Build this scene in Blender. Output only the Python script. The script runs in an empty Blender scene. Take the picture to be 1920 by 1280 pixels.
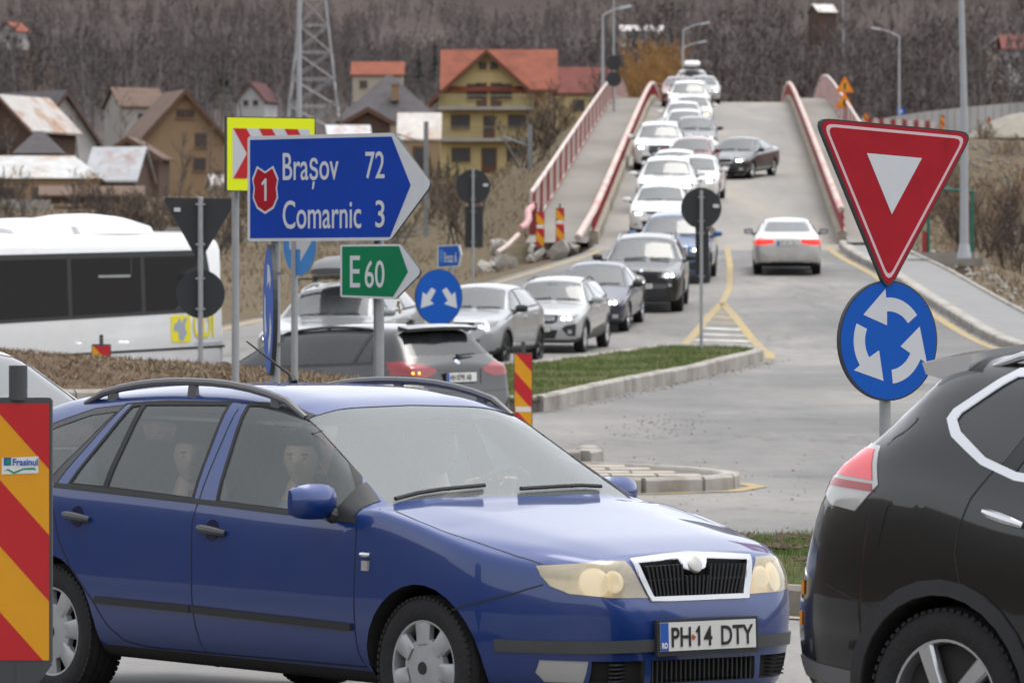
import bpy, bmesh, math, random
from mathutils import Vector, Matrix, kdtree
from mathutils.bvhtree import BVHTree
from mathutils.geometry import delaunay_2d_cdt
R_ = math.radians
rnd = random.Random(7)
scn = bpy.context.scene
col = scn.collection

# ------------------------------------------------------------------ camera, sky, sun, exposure
F = 10666.7          # focal length in photograph pixels (200 mm on a 36 mm frame, 1920 px wide)
CH = 1.58            # camera height
cam_d = bpy.data.cameras.new('camera'); cam = bpy.data.objects.new('camera', cam_d); col.objects.link(cam)
cam.location = (0, 0, CH); cam.rotation_euler = (R_(90), 0, 0)
cam_d.lens = 200; cam_d.sensor_width = 36; cam_d.clip_start = 0.5; cam_d.clip_end = 9000
cam_d.dof.use_dof = True; cam_d.dof.focus_distance = 27.0; cam_d.dof.aperture_fstop = 11.0
scn.camera = cam
SUN_EL, SUN_AZ = 76, 70          # bright overcast, sun veiled high up
world = bpy.data.worlds.new('World'); scn.world = world; world.use_nodes = True
wn = world.node_tree.nodes; wl = world.node_tree.links
bg = wn['Background']
sky = wn.new('ShaderNodeTexSky'); sky.sky_type = 'NISHITA'; sky.sun_disc = False
sky.sun_elevation = R_(SUN_EL); sky.sun_rotation = R_(SUN_AZ); sky.air_density = 1.0; sky.dust_density = 3.0; sky.ozone_density = 1.0
hs = wn.new('ShaderNodeHueSaturation'); hs.inputs['Saturation'].default_value = 0.18
wl.new(sky.outputs[0], hs.inputs['Color']); wl.new(hs.outputs[0], bg.inputs['Color'])
bg.inputs['Strength'].default_value = 0.15
sun_d = bpy.data.lights.new('sun', 'SUN'); sun_d.energy = 0.6; sun_d.angle = R_(40); sun_d.color = (1.0, 0.96, 0.9)
sun = bpy.data.objects.new('sun', sun_d); col.objects.link(sun)
sun.rotation_euler = (R_(90 - SUN_EL), 0, R_(180 - SUN_AZ))
scn.view_settings.view_transform = 'Standard'; scn.view_settings.look = 'None'; scn.view_settings.gamma = 1
scn.view_settings.exposure = 1.08
scn.cycles.max_bounces = 8; scn.cycles.transparent_max_bounces = 24; scn.cycles.glossy_bounces = 4
scn.cycles.caustics_reflective = False; scn.cycles.caustics_refractive = False
scn.cycles.use_denoising = True
scn.cycles.sample_clamp_indirect = 4.0

# ------------------------------------------------------------------ small helpers
def px2w(px, py, D):
    return Vector(((px - 960) / F * D, D, CH - (py - 640) / F * D))
def PX(px, D): return (px - 960) / F * D
def PZ(py, D): return CH - (py - 640) / F * D
def lerp(a, b, t): return a + (b - a) * t
def clamp(v, a, b): return max(a, min(b, v))
def sstep(a, b, v):
    t = clamp((v - a) / (b - a), 0, 1); return t * t * (3 - 2 * t)
def table(nodes):
    """monotone cubic through (x, v) nodes"""
    xs = [n[0] for n in nodes]; vs = [n[1] for n in nodes]; n = len(xs)
    d = [(vs[i + 1] - vs[i]) / (xs[i + 1] - xs[i]) for i in range(n - 1)]
    m = [d[0]] + [0 if d[i - 1] * d[i] <= 0 else 2 * d[i - 1] * d[i] / (d[i - 1] + d[i]) for i in range(1, n - 1)] + [d[-1]]
    def f(x):
        if x <= xs[0]: return vs[0]
        if x >= xs[-1]: return vs[-1]
        i = 0
        while xs[i + 1] < x: i += 1
        h = xs[i + 1] - xs[i]; t = (x - xs[i]) / h
        return ((2*t**3 - 3*t*t + 1) * vs[i] + (t**3 - 2*t*t + t) * h * m[i] + (-2*t**3 + 3*t*t) * vs[i + 1] + (t**3 - t*t) * h * m[i + 1])
    return f

MATS = {}
def mat(name, color, rough=0.6, metal=0.0, var=0.0, vscale=3.0, bump=0.0, bscale=40.0, coat=0.0, spec=0.5, emit=None, estr=0.0,
        color2=None, c2scale=1.0, c2lo=0.45, c2hi=0.6, stretch=(1, 1, 1), coord='Object', coatr=0.04, trans=0.0, rvar=0.0):
    if name in MATS: return MATS[name]
    m = bpy.data.materials.new(name); m.use_nodes = True; MATS[name] = m
    nt = m.node_tree; N = nt.nodes; L = nt.links; b = N['Principled BSDF']
    c4 = (*color, 1) if len(color) == 3 else color
    b.inputs['Base Color'].default_value = c4; b.inputs['Roughness'].default_value = rough
    b.inputs['Metallic'].default_value = metal; b.inputs['Specular IOR Level'].default_value = spec
    if coat: b.inputs['Coat Weight'].default_value = coat; b.inputs['Coat Roughness'].default_value = coatr
    if trans: b.inputs['Transmission Weight'].default_value = trans
    if emit: b.inputs['Emission Color'].default_value = (*emit, 1); b.inputs['Emission Strength'].default_value = estr
    if var or bump or color2 or rvar:
        tc = N.new('ShaderNodeTexCoord'); mp = N.new('ShaderNodeMapping'); mp.inputs['Scale'].default_value = stretch
        L.new(tc.outputs[coord], mp.inputs['Vector'])
        cur = None
        if color2:
            n2 = N.new('ShaderNodeTexNoise'); n2.inputs['Scale'].default_value = c2scale; n2.inputs['Detail'].default_value = 6
            n2.inputs['Roughness'].default_value = 0.65
            L.new(mp.outputs[0], n2.inputs['Vector'])
            rp = N.new('ShaderNodeMapRange'); rp.inputs['From Min'].default_value = c2lo; rp.inputs['From Max'].default_value = c2hi
            L.new(n2.outputs['Fac'], rp.inputs['Value'])
            mx = N.new('ShaderNodeMix'); mx.data_type = 'RGBA'; mx.inputs['A'].default_value = c4; mx.inputs['B'].default_value = (*color2, 1)
            L.new(rp.outputs[0], mx.inputs['Factor']); cur = mx.outputs['Result']
        if var:
            n1 = N.new('ShaderNodeTexNoise'); n1.inputs['Scale'].default_value = vscale; n1.inputs['Detail'].default_value = 8
            n1.inputs['Roughness'].default_value = 0.7
            L.new(mp.outputs[0], n1.inputs['Vector'])
            r1 = N.new('ShaderNodeMapRange'); r1.inputs['From Min'].default_value = 0.25; r1.inputs['From Max'].default_value = 0.75
            r1.inputs['To Min'].default_value = 1 - var; r1.inputs['To Max'].default_value = 1 + var
            L.new(n1.outputs['Fac'], r1.inputs['Value'])
            vm = N.new('ShaderNodeVectorMath'); vm.operation = 'SCALE'
            if cur: L.new(cur, vm.inputs[0])
            else: vm.inputs[0].default_value = c4[:3]
            L.new(r1.outputs[0], vm.inputs['Scale']); cur = vm.outputs[0]
        if rvar:
            n4 = N.new('ShaderNodeTexNoise'); n4.inputs['Scale'].default_value = vscale; n4.inputs['Detail'].default_value = 5
            L.new(mp.outputs[0], n4.inputs['Vector'])
            r4 = N.new('ShaderNodeMapRange'); r4.inputs['To Min'].default_value = max(0.02, rough - rvar); r4.inputs['To Max'].default_value = rough + rvar
            r4.inputs['From Min'].default_value = 0.3; r4.inputs['From Max'].default_value = 0.7
            L.new(n4.outputs['Fac'], r4.inputs['Value']); L.new(r4.outputs[0], b.inputs['Roughness'])
        if cur: L.new(cur, b.inputs['Base Color'])
        if bump:
            n3 = N.new('ShaderNodeTexNoise'); n3.inputs['Scale'].default_value = bscale; n3.inputs['Detail'].default_value = 5
            L.new(mp.outputs[0], n3.inputs['Vector'])
            bp = N.new('ShaderNodeBump'); bp.inputs['Strength'].default_value = bump; bp.inputs['Distance'].default_value = 0.02
            L.new(n3.outputs['Fac'], bp.inputs['Height']); L.new(bp.outputs[0], b.inputs['Normal'])
    return m

def glass_mat(name, tint, opacity, diff, rough=0.02, fm=1.5):
    """thin car glass: tinted see-through + mirror by Fresnel + a little dust"""
    if name in MATS: return MATS[name]
    m = bpy.data.materials.new(name); m.use_nodes = True; MATS[name] = m
    nt = m.node_tree; N = nt.nodes; L = nt.links; N.remove(N['Principled BSDF']); out = N['Material Output']
    tr = N.new('ShaderNodeBsdfTransparent'); tr.inputs[0].default_value = (*tint, 1)
    df = N.new('ShaderNodeBsdfDiffuse'); df.inputs[0].default_value = (*diff, 1)
    gl = N.new('ShaderNodeBsdfGlossy'); gl.inputs['Roughness'].default_value = rough; gl.inputs[0].default_value = (1, 1, 1, 1)
    m1 = N.new('ShaderNodeMixShader'); m1.inputs[0].default_value = opacity
    L.new(tr.outputs[0], m1.inputs[1]); L.new(df.outputs[0], m1.inputs[2])
    fr = N.new('ShaderNodeFresnel'); fr.inputs[0].default_value = 1.6
    mm = N.new('ShaderNodeMath'); mm.operation = 'MULTIPLY'; mm.inputs[1].default_value = fm; mm.use_clamp = True
    L.new(fr.outputs[0], mm.inputs[0])
    m2 = N.new('ShaderNodeMixShader'); L.new(mm.outputs[0], m2.inputs[0]); L.new(m1.outputs[0], m2.inputs[1]); L.new(gl.outputs[0], m2.inputs[2])
    L.new(m2.outputs[0], out.inputs[0])
    return m

def mk_mesh(name, verts, faces, mats=(), smooth=False, fmat=None, auto=None):
    me = bpy.data.meshes.new(name); me.from_pydata([tuple(v) for v in verts], [], faces)
    for m in mats: me.materials.append(m)
    if fmat: me.polygons.foreach_set('material_index', fmat)
    if smooth: me.polygons.foreach_set('use_smooth', [True] * len(me.polygons))
    me.update()
    return me
def link(name, me, parent=None, loc=None, rot=None):
    o = bpy.data.objects.new(name, me); col.objects.link(o)
    if parent: o.parent = parent
    if loc is not None: o.location = loc
    if rot is not None: o.rotation_euler = rot
    return o
def tag(o, label=None, cat=None, group=None, kind=None):
    if label: o['label'] = label
    if cat: o['category'] = cat
    if group: o['group'] = group
    if kind: o['kind'] = kind
    return o
def empty(name, label, cat, loc=(0, 0, 0), rz=0, group=None):
    o = bpy.data.objects.new(name, None); col.objects.link(o); o.empty_display_size = 0.2
    o.location = loc; o.rotation_euler = (0, 0, rz)
    return tag(o, label, cat, group)
def children(o): return list(o.children)
def copy_tree(o, parent=None):
    c = o.copy(); col.objects.link(c); c.parent = parent
    for ch in children(o): copy_tree(ch, c)
    return c

class MB:
    """collects simple solids into one mesh"""
    def __init__(s): s.v = []; s.f = []; s.m = []; s.mi = 0
    def add(s, vs, fs):
        b = len(s.v); s.v += [Vector(p) for p in vs]
        for f in fs: s.f.append([b + i for i in f]); s.m.append(s.mi)
        return s
    def box(s, c, sz, rz=0, rx=0, ry=0, taper=1.0):
        hx, hy, hz = sz[0] / 2, sz[1] / 2, sz[2] / 2
        vs = [(-hx, -hy, -hz), (hx, -hy, -hz), (hx, hy, -hz), (-hx, hy, -hz)] + [(x * taper, y * taper, hz) for x, y in ((-hx, -hy), (hx, -hy), (hx, hy), (-hx, hy))]
        M = Matrix.Rotation(rz, 3, 'Z') @ Matrix.Rotation(ry, 3, 'Y') @ Matrix.Rotation(rx, 3, 'X'); c = Vector(c)
        return s.add([M @ Vector(v) + c for v in vs], [(0, 3, 2, 1), (4, 5, 6, 7), (0, 1, 5, 4), (1, 2, 6, 5), (2, 3, 7, 6), (3, 0, 4, 7)])
    def tube(s, pts, r, n=8, caps=True):
        pts = [Vector(p) for p in pts]; k = len(pts); rs = r if isinstance(r, (list, tuple)) else [r] * k
        rings = []; up = Vector((0, 0, 1))
        for i, p in enumerate(pts):
            t = (pts[min(i + 1, k - 1)] - pts[max(i - 1, 0)]).normalized()
            a = t.cross(up if abs(t.z) < 0.95 else Vector((1, 0, 0))).normalized(); b = t.cross(a)
            rings.append([p + (a * math.cos(2 * math.pi * j / n) + b * math.sin(2 * math.pi * j / n)) * rs[i] for j in range(n)])
        vs = [v for rg in rings for v in rg]; fs = []
        for i in range(k - 1):
            for j in range(n): fs.append((i * n + j, i * n + (j + 1) % n, (i + 1) * n + (j + 1) % n, (i + 1) * n + j))
        if caps: fs += [tuple(range(n - 1, -1, -1)), tuple((k - 1) * n + j for j in range(n))]
        return s.add(vs, fs)
    def lathe(s, prof, n=24, axis='Z', c=(0, 0, 0)):
        c = Vector(c); vs = []; k = len(prof); fs = []
        for r, h in prof:
            for j in range(n):
                a = 2 * math.pi * j / n; x, y = r * math.cos(a), r * math.sin(a)
                vs.append(c + (Vector((x, y, h)) if axis == 'Z' else Vector((x, h, y)) if axis == 'Y' else Vector((h, x, y))))
        for i in range(k - 1):
            for j in range(n): fs.append((i * n + j, i * n + (j + 1) % n, (i + 1) * n + (j + 1) % n, (i + 1) * n + j))
        return s.add(vs, fs)
    def prism(s, poly, d0, d1, plane='XZ'):
        """polygon in a plane pulled from d0 to d1 along the third axis"""
        n = len(poly)
        P = (lambda a, b, d: (a, d, b)) if plane == 'XZ' else (lambda a, b, d: (a, b, d)) if plane == 'XY' else (lambda a, b, d: (d, a, b))
        vs = [P(a, b, d0) for a, b in poly] + [P(a, b, d1) for a, b in poly]
        return s.add(vs, [tuple(range(n)), tuple(range(2 * n - 1, n - 1, -1))] + [(i, i + n, (i + 1) % n + n, (i + 1) % n) for i in range(n)])
    def build(s, name, mats, parent=None, smooth=False, loc=None, rot=None):
        mats = mats if isinstance(mats, (list, tuple)) else [mats]
        return link(name, s.mesh(name, mats, smooth), parent, loc, rot)
    def mesh(s, name, mats, smooth=False):
        mats = mats if isinstance(mats, (list, tuple)) else [mats]
        me = mk_mesh(name, s.v, s.f, mats, smooth, s.m)
        bm = bmesh.new(); bm.from_mesh(me); bmesh.ops.recalc_face_normals(bm, faces=bm.faces); bm.to_mesh(me); bm.free()
        if smooth: me.set_sharp_from_angle(angle=R_(40))
        return me
def circ(r, n, cx=0, cy=0, a0=0): return [(cx + r * math.cos(a0 + 2 * math.pi * i / n), cy + r * math.sin(a0 + 2 * math.pi * i / n)) for i in range(n)]
def round_poly(poly, r, k=4):
    out = []; n = len(poly)
    for i in range(n):
        p = Vector(poly[i]); a = Vector(poly[i - 1]); b = Vector(poly[(i + 1) % n])
        rr = min(r, (a - p).length * .49, (b - p).length * .49)
        A = p + (a - p).normalized() * rr; B = p + (b - p).normalized() * rr
        for j in range(k + 1):
            t = j / k; q = A * (1 - t) ** 2 + p * 2 * t * (1 - t) + B * t * t; out.append((q.x, q.y))
    return out
def text_mesh(name, txt, size, sx, m, parent, loc, rot, depth=0.0008, align='LEFT', bold=0.0, spacing=1.0):
    cu = bpy.data.curves.new(name, 'FONT'); cu.body = txt; cu.size = size; cu.extrude = depth; cu.align_x = align; cu.offset = bold; cu.space_character = spacing
    cu.resolution_u = 4
    ob = bpy.data.objects.new(name, cu); col.objects.link(ob)
    dg = bpy.context.evaluated_depsgraph_get(); me = bpy.data.meshes.new_from_object(ob.evaluated_get(dg))
    bpy.data.objects.remove(ob); bpy.data.curves.remove(cu)
    for v in me.vertices: v.co.x *= sx
    me.materials.clear(); me.materials.append(m); me.name = name
    return link(name, me, parent, loc, rot)
# ------------------------------------------------------------------ materials used by vehicles
rubber = mat('tyre_rubber', (.018, .018, .019), .85, var=.25, vscale=12, bump=.3, bscale=60)
blackp = mat('black_plastic', (.022, .023, .025), .55, var=.15, vscale=20)
greyp = mat('grey_plastic', (.06, .062, .065), .55, var=.12, vscale=15)
seal = mat('window_rubber', (.01, .01, .011), .6)
chrome = mat('chrome', (.75, .76, .78), .12, 1.0)
alloy = mat('alloy', (.55, .56, .58), .32, .85, var=.1, vscale=8)
alloy_d = mat('dark_alloy', (.05, .05, .055), .35, .6)
coverp = mat('wheel_cover_silver', (.42, .43, .44), .45, .35, var=.15, vscale=9)
hub_d = mat('brake_dark', (.03, .028, .027), .8)
under = mat('underbody', (.018, .017, .016), .9)
glass = glass_mat('car_glass', (.80, .86, .84), .16, (.42, .46, .46))
glass_f = glass_mat('fabia_glass', (.80, .88, .87), .085, (.60, .70, .70), .02, 1.0)
glass_fw = glass_mat('fabia_windshield', (.70, .79, .78), .14, (.72, .80, .79), .02, 1.15)
glass_d = glass_mat('privacy_glass', (.06, .065, .07), .3, (.05, .05, .055))
busglass = glass_mat('bus_glass', (.16, .17, .19), .30, (.06, .065, .08), .02, .7)
lens = glass_mat('lamp_lens', (.93, .95, .95), .10, (.8, .8, .78), .05)
reflector = mat('lamp_reflector', (.72, .72, .73), .2, .9, var=.15, vscale=25)
reflector_w = mat('lamp_reflector_warm', (.80, .70, .50), .3, .6, var=.25, vscale=18)
lens_old = glass_mat('lamp_lens_aged', (.90, .86, .74), .30, (.80, .72, .54), .08)
bulb_w = mat('lit_bulb', (1, 1, 1), .4, emit=(1.0, .97, .92), estr=9)
bulb_y = mat('lit_bulb_warm', (1, .9, .7), .4, emit=(1.0, .72, .36), estr=6)
bulb_fabia = mat('lit_bulb_old', (1, .9, .7), .4, emit=(1.0, .82, .56), estr=.28)
red_lens = mat('red_lens', (.36, .006, .012), .12, coat=1)
red_lit = mat('red_lens_lit', (.5, .02, .02), .2, emit=(1, .04, .02), estr=.5)
pink_lens = mat('red_lens_lit_soft', (.55, .05, .07), .15, emit=(1, .13, .14), estr=.12, coat=1)
amber_lit = mat('amber_lit', (.8, .3, .02), .3, emit=(1, .38, .03), estr=2.0)
amber = mat('amber_lens', (.7, .25, .03), .2, coat=.6)
clear_lens = mat('clear_lens', (.46, .46, .45), .12, .2, coat=1)
plate_w = mat('plate_white', (.72, .72, .70), .4, var=.05)
plate_k = mat('plate_black', (.012, .012, .012), .5)
plate_b = mat('plate_blue', (.02, .10, .45), .4)
cloth_g = mat('seat_cloth', (.045, .047, .055), .95, var=.2, vscale=30)
cloth_l = mat('seat_cloth_light', (.16, .17, .18), .95, var=.2, vscale=30)
headl = mat('roof_lining', (.35, .34, .32), .95)
mirror_m = mat('mirror_glass', (.7, .72, .75), .04, 1.0)

def paint(name, c, metal=0.35, rough=0.32, dirt=(.20, .17, .14), damt=.12):
    """coated car paint with road dust that thickens on the lower panels"""
    if name in MATS: return MATS[name]
    m = bpy.data.materials.new(name); m.use_nodes = True; MATS[name] = m
    nt = m.node_tree; N = nt.nodes; L = nt.links; b = N['Principled BSDF']
    b.inputs['Metallic'].default_value = metal; b.inputs['Coat Weight'].default_value = 1.0; b.inputs['Coat Roughness'].default_value = .035
    tc = N.new('ShaderNodeTexCoord'); sp = N.new('ShaderNodeSeparateXYZ'); L.new(tc.outputs['Object'], sp.inputs[0])
    mr = N.new('ShaderNodeMapRange'); mr.inputs['From Min'].default_value = .95; mr.inputs['From Max'].default_value = .2
    mr.inputs['To Min'].default_value = .15; mr.inputs['To Max'].default_value = 1
    L.new(sp.outputs['Z'], mr.inputs['Value'])
    ns = N.new('ShaderNodeTexNoise'); ns.inputs['Scale'].default_value = 4; ns.inputs['Detail'].default_value = 8; ns.inputs['Roughness'].default_value = .7
    L.new(tc.outputs['Object'], ns.inputs['Vector'])
    r2 = N.new('ShaderNodeMapRange'); r2.inputs['From Min'].default_value = .35; r2.inputs['From Max'].default_value = .75; r2.inputs['To Max'].default_value = damt * 2
    L.new(ns.outputs['Fac'], r2.inputs['Value'])
    mu = N.new('ShaderNodeMath'); mu.operation = 'MULTIPLY'; L.new(mr.outputs[0], mu.inputs[0]); L.new(r2.outputs[0], mu.inputs[1])
    mx = N.new('ShaderNodeMix'); mx.data_type = 'RGBA'; mx.inputs['A'].default_value = (*c, 1); mx.inputs['B'].default_value = (*dirt, 1)
    L.new(mu.outputs[0], mx.inputs['Factor']); L.new(mx.outputs['Result'], b.inputs['Base Color'])
    r3 = N.new('ShaderNodeMapRange'); r3.inputs['To Max'].default_value = .25 + rough; r3.inputs['To Min'].default_value = rough; r3.inputs['From Max'].default_value = .3
    L.new(mu.outputs[0], r3.inputs['Value']); L.new(r3.outputs[0], b.inputs['Roughness'])
    return m
PAINT = paint('paint_white', (.72, .72, .71), 0, .3)

# ------------------------------------------------------------------ loft-and-cut vehicle builder
def rcurve(nodes, R=.1):
    """polyline through (x, v) nodes with parabola-rounded corners; a node may carry its own radius"""
    nodes = sorted(nodes, key=lambda n: n[0]); xs = [n[0] for n in nodes]; vs = [n[1] for n in nodes]; k = len(xs)
    sl = [(vs[i + 1] - vs[i]) / max(1e-6, xs[i + 1] - xs[i]) for i in range(k - 1)]
    rr = [0] * k
    for i in range(1, k - 1):
        r = nodes[i][2] if len(nodes[i]) > 2 else R
        rr[i] = max(1e-5, min(r, (xs[i] - xs[i - 1]) * .5, (xs[i + 1] - xs[i]) * .5))
    def f(x):
        if x <= xs[0]: return vs[0]
        if x >= xs[-1]: return vs[-1]
        i = 0
        while xs[i + 1] < x: i += 1
        for j in (i, i + 1):
            if 0 < j < k - 1 and abs(x - xs[j]) < rr[j]:
                r = rr[j]; t = x - (xs[j] - r); v0 = vs[j] - sl[j - 1] * r
                return v0 + sl[j - 1] * t + (sl[j] - sl[j - 1]) * t * t / (4 * r)
        return vs[i] + sl[i] * (x - xs[i])
    return f
def inside(p, poly):
    x, y = p; c = False; n = len(poly); j = n - 1
    for i in range(n):
        xi, yi = poly[i]; xj, yj = poly[j]
        if (yi > y) != (yj > y) and x < (xj - xi) * (y - yi) / (yj - yi) + xi: c = not c
        j = i
    return c
def clip_half(poly, a, b, c):
    """keep a*x + b*y <= c"""
    out = []; n = len(poly)
    for i in range(n):
        p, q = poly[i], poly[(i + 1) % n]; dp = a * p[0] + b * p[1] - c; dq = a * q[0] + b * q[1] - c
        if dp <= 0: out.append(p)
        if dp * dq < 0:
            t = dp / (dp - dq); out.append((p[0] + (q[0] - p[0]) * t, p[1] + (q[1] - p[1]) * t))
    return out

class Body:
    def __init__(s, c):
        """c: curves of x (forward): zb, zt, yw, ys, zs, yr, zdrop, zm ; xf, xt end stations"""
        s.c = c; xf, xt = c['xf'], c['xt']; s.xf, s.xt = xf, xt
        step = c.get('step', .05)
        xs = set(); x = xt
        while x < xf: xs.add(round(x, 4)); x += step
        for d in (0, .006, .014, .024, .036, .05, .066, .084, .105, .13, .16, .2): xs.add(round(xf - d, 4)); xs.add(round(xt + d, 4))
        xs = sorted(xs, reverse=True)
        ys = [xs[0]]
        for x in xs[1:]:
            if ys[-1] - x > .005: ys.append(x)
        s.rings = []
        fr = c.get('fr', (.30, .45, .5, .30, .38, .5)); nb = c.get('nb', 4)
        for x in ys: s.rings.append([(x, y, z) for y, z in s.section(x, fr, nb)])
        s.mesh()
    def pts(s, x):
        c = s.c; zb, zt, yw = c['zb'](x), c['zt'](x), c['yw'](x)
        ysh = min(c['ys'](x), yw); zs = min(c['zs'](x), zt - .012); zm = clamp(c['zm'](x), zb + .04, zs - .02) if zs - zb > .08 else (zb + zs) / 2
        zr = zt - c['zd'](x); zr = max(zr, zs + .004); yr = min(c['yr'](x), ysh - .01)
        zl = zb + min(.12, (zm - zb) * .45)
        return [(0, zb), (yw * .86, zb), (yw * .975, zl), (yw, zm), (ysh, zs), (yr, zr), (yr * c.get('ridge', .5), zt - (zt - zr) * c.get('rz', .22)), (0, zt)]
    def section(s, x, fr, nb):
        P = [Vector(p) for p in s.pts(x)]; out = [P[0]]
        for i in range(1, 7):
            f = fr[i - 1]; A = P[i] + (P[i - 1] - P[i]) * f; B = P[i] + (P[i + 1] - P[i]) * f
            for j in range(nb + 1):
                t = j / nb; out.append(A * (1 - t) ** 2 + P[i] * 2 * t * (1 - t) + B * t * t)
        out.append(P[7])
        return [(p.x, p.y) for p in out]
    def mesh(s):
        bm = bmesh.new(); k = len(s.rings[0]); grid = []
        for rg in s.rings:
            right = [bm.verts.new((x, -y, z)) for x, y, z in rg]
            left = [right[0]] + [bm.verts.new((x, y, z)) for x, y, z in rg[1:-1]] + [right[-1]]
            grid.append((right, left))
        for i in range(len(grid) - 1):
            for side in (0, 1):
                a, b = grid[i][side], grid[i + 1][side]
                for j in range(k - 1):
                    q = (a[j], b[j], b[j + 1], a[j + 1]) if side == 0 else (a[j], a[j + 1], b[j + 1], b[j])
                    bm.faces.new(q)
        for i in (0, len(grid) - 1):
            r, l = grid[i]
            for j in range(k - 1):
                q = [r[j], r[j + 1], l[j + 1], l[j]]; q2 = []
                for v in q:
                    if v not in q2: q2.append(v)
                if i: q2.reverse()
                bm.faces.new(q2)
        bmesh.ops.recalc_face_normals(bm, faces=bm.faces); bm.normal_update()
        s.bm = bm
        s.kd = kdtree.KDTree(len(bm.verts)); s.nrm = []
        for i, v in enumerate(bm.verts): s.kd.insert(v.co, i); s.nrm.append(v.normal.copy())
        s.kd.balance()
        s.bvh = BVHTree.FromBMesh(bm)
    def normal(s, p):
        n = Vector()
        for co, i, d in s.kd.find_n(p, 4): n += s.nrm[i] / (d + 1e-4)
        return n.normalized()
    AX = {'R': (0, 2, 1), 'L': (0, 2, 1), 'F': (1, 2, 0), 'B': (1, 2, 0), 'T': (0, 1, 2)}
    def facing(s, view, n):
        return {'R': n.y < -.08, 'L': n.y > .08, 'F': n.x > .06, 'B': n.x < -.06, 'T': n.z > .08}[view]
    def hit(s, view, a, b):
        d = {'R': Vector((0, 1, 0)), 'L': Vector((0, -1, 0)), 'F': Vector((-1, 0, 0)), 'B': Vector((1, 0, 0)), 'T': Vector((0, 0, -1))}[view]
        o = Vector((a, 0, b)) if view in 'RL' else Vector((0, a, b)) if view in 'FB' else Vector((a, b, 0))
        h = s.bvh.ray_cast(o - d * 9, d)
        if h[0] is None:
            h = s.bvh.find_nearest(o - d * 1.0)
        return h[0], s.normal(h[0])
    def cut(s, regions):
        """regions: dict(name, view, poly, mat, off, ...) ; later ones win"""
        bm = s.bm
        for r in regions:
            ax, ay, az = s.AX[r['view']]; poly = r['poly']; n = len(poly)
            x0, x1 = min(p[0] for p in poly), max(p[0] for p in poly); y0, y1 = min(p[1] for p in poly), max(p[1] for p in poly)
            cand = set()
            for f in bm.faces:
                if not s.facing(r['view'], f.normal): continue
                us = [v.co[ax] for v in f.verts]; ws = [v.co[ay] for v in f.verts]
                if max(us) < x0 or min(us) > x1 or max(ws) < y0 or min(ws) > y1: continue
                cand.add(f)
            for i in range(n):
                p, q = poly[i], poly[(i + 1) % n]
                ex0, ex1 = min(p[0], q[0]) - 1e-4, max(p[0], q[0]) + 1e-4; ey0, ey1 = min(p[1], q[1]) - 1e-4, max(p[1], q[1]) + 1e-4
                sel = []
                for f in cand:
                    if not f.is_valid: continue
                    us = [v.co[ax] for v in f.verts]; ws = [v.co[ay] for v in f.verts]
                    if max(us) < ex0 or min(us) > ex1 or max(ws) < ey0 or min(ws) > ey1: continue
                    sel.append(f)
                if not sel: continue
                d = Vector((q[0] - p[0], q[1] - p[1]))
                if d.length < 1e-6: continue
                co = [0, 0, 0]; co[ax], co[ay] = p; no = [0, 0, 0]; no[ax], no[ay] = -d.y, d.x
                geo = list({e for f in sel for e in f.edges}) + list({v for f in sel for v in f.verts}) + sel
                ret = bmesh.ops.bisect_plane(bm, geom=geo, dist=1e-5, plane_co=co, plane_no=no)
                for g in ret['geom']:
                    if isinstance(g, bmesh.types.BMFace): cand.add(g)
                cand = {f for f in cand if f.is_valid}
        bm.normal_update(); bm.verts.index_update(); bm.faces.index_update()
        lab = {}
        cs = [(f, f.calc_center_median(), f.normal.copy()) for f in bm.faces]
        for ri, r in enumerate(regions):
            ax, ay, az = s.AX[r['view']]; poly = r['poly']
            x0, x1 = min(p[0] for p in poly), max(p[0] for p in poly); y0, y1 = min(p[1] for p in poly), max(p[1] for p in poly)
            lim = r.get('lim')
            for f, c, n in cs:
                u, w = c[ax], c[ay]
                if u < x0 or u > x1 or w < y0 or w > y1 or not s.facing(r['view'], n): continue
                if lim and not lim(c): continue
                if inside((u, w), poly): lab[f.index] = ri
        groups = {}
        for f in bm.faces: groups.setdefault(lab.get(f.index, -1), []).append(f)
        return groups
    def part(s, faces, off=0.0, skirt=True, m0=None, ms=None, skirt_to=None):
        """mesh data from some faces, moved along the surface normal with side walls back to the surface"""
        idx = {}; vs = []; ns = []; fs = []; cnt = {}
        for f in faces:
            loop = []
            for v in f.verts:
                if v.index not in idx:
                    n = s.normal(v.co); idx[v.index] = len(vs); vs.append(v.co + n * off); ns.append(n)
                loop.append(idx[v.index])
            fs.append(loop)
            for e in f.edges: cnt[e.index] = cnt.get(e.index, 0) + 1
        fm = [0] * len(fs)
        if skirt and (abs(off) > 1e-4 or skirt_to is not None):
            s.bm.edges.ensure_lookup_table()
            base = {}
            for f in faces:
                for lp in f.loops:
                    if cnt[lp.edge.index] == 1:
                        a, b = lp.vert, lp.link_loop_next.vert
                        for v in (a, b):
                            if v.index not in base:
                                base[v.index] = len(vs); n = ns[idx[v.index]]
                                vs.append(v.co + n * (skirt_to if skirt_to is not None else 0.0)); ns.append(n)
                        fs.append([idx[b.index], idx[a.index], base[a.index], base[b.index]]); fm.append(1 if ms else 0)
        me = bpy.data.meshes.new('part'); me.from_pydata(vs, [], fs)
        me.materials.append(m0)
        if ms: me.materials.append(ms)
        me.polygons.foreach_set('material_index', fm); me.polygons.foreach_set('use_smooth', [True] * len(fs))
        me.update()
        try: me.normals_split_custom_set_from_vertices([tuple(n) for n in ns])
        except Exception: pass
        return me
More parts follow.
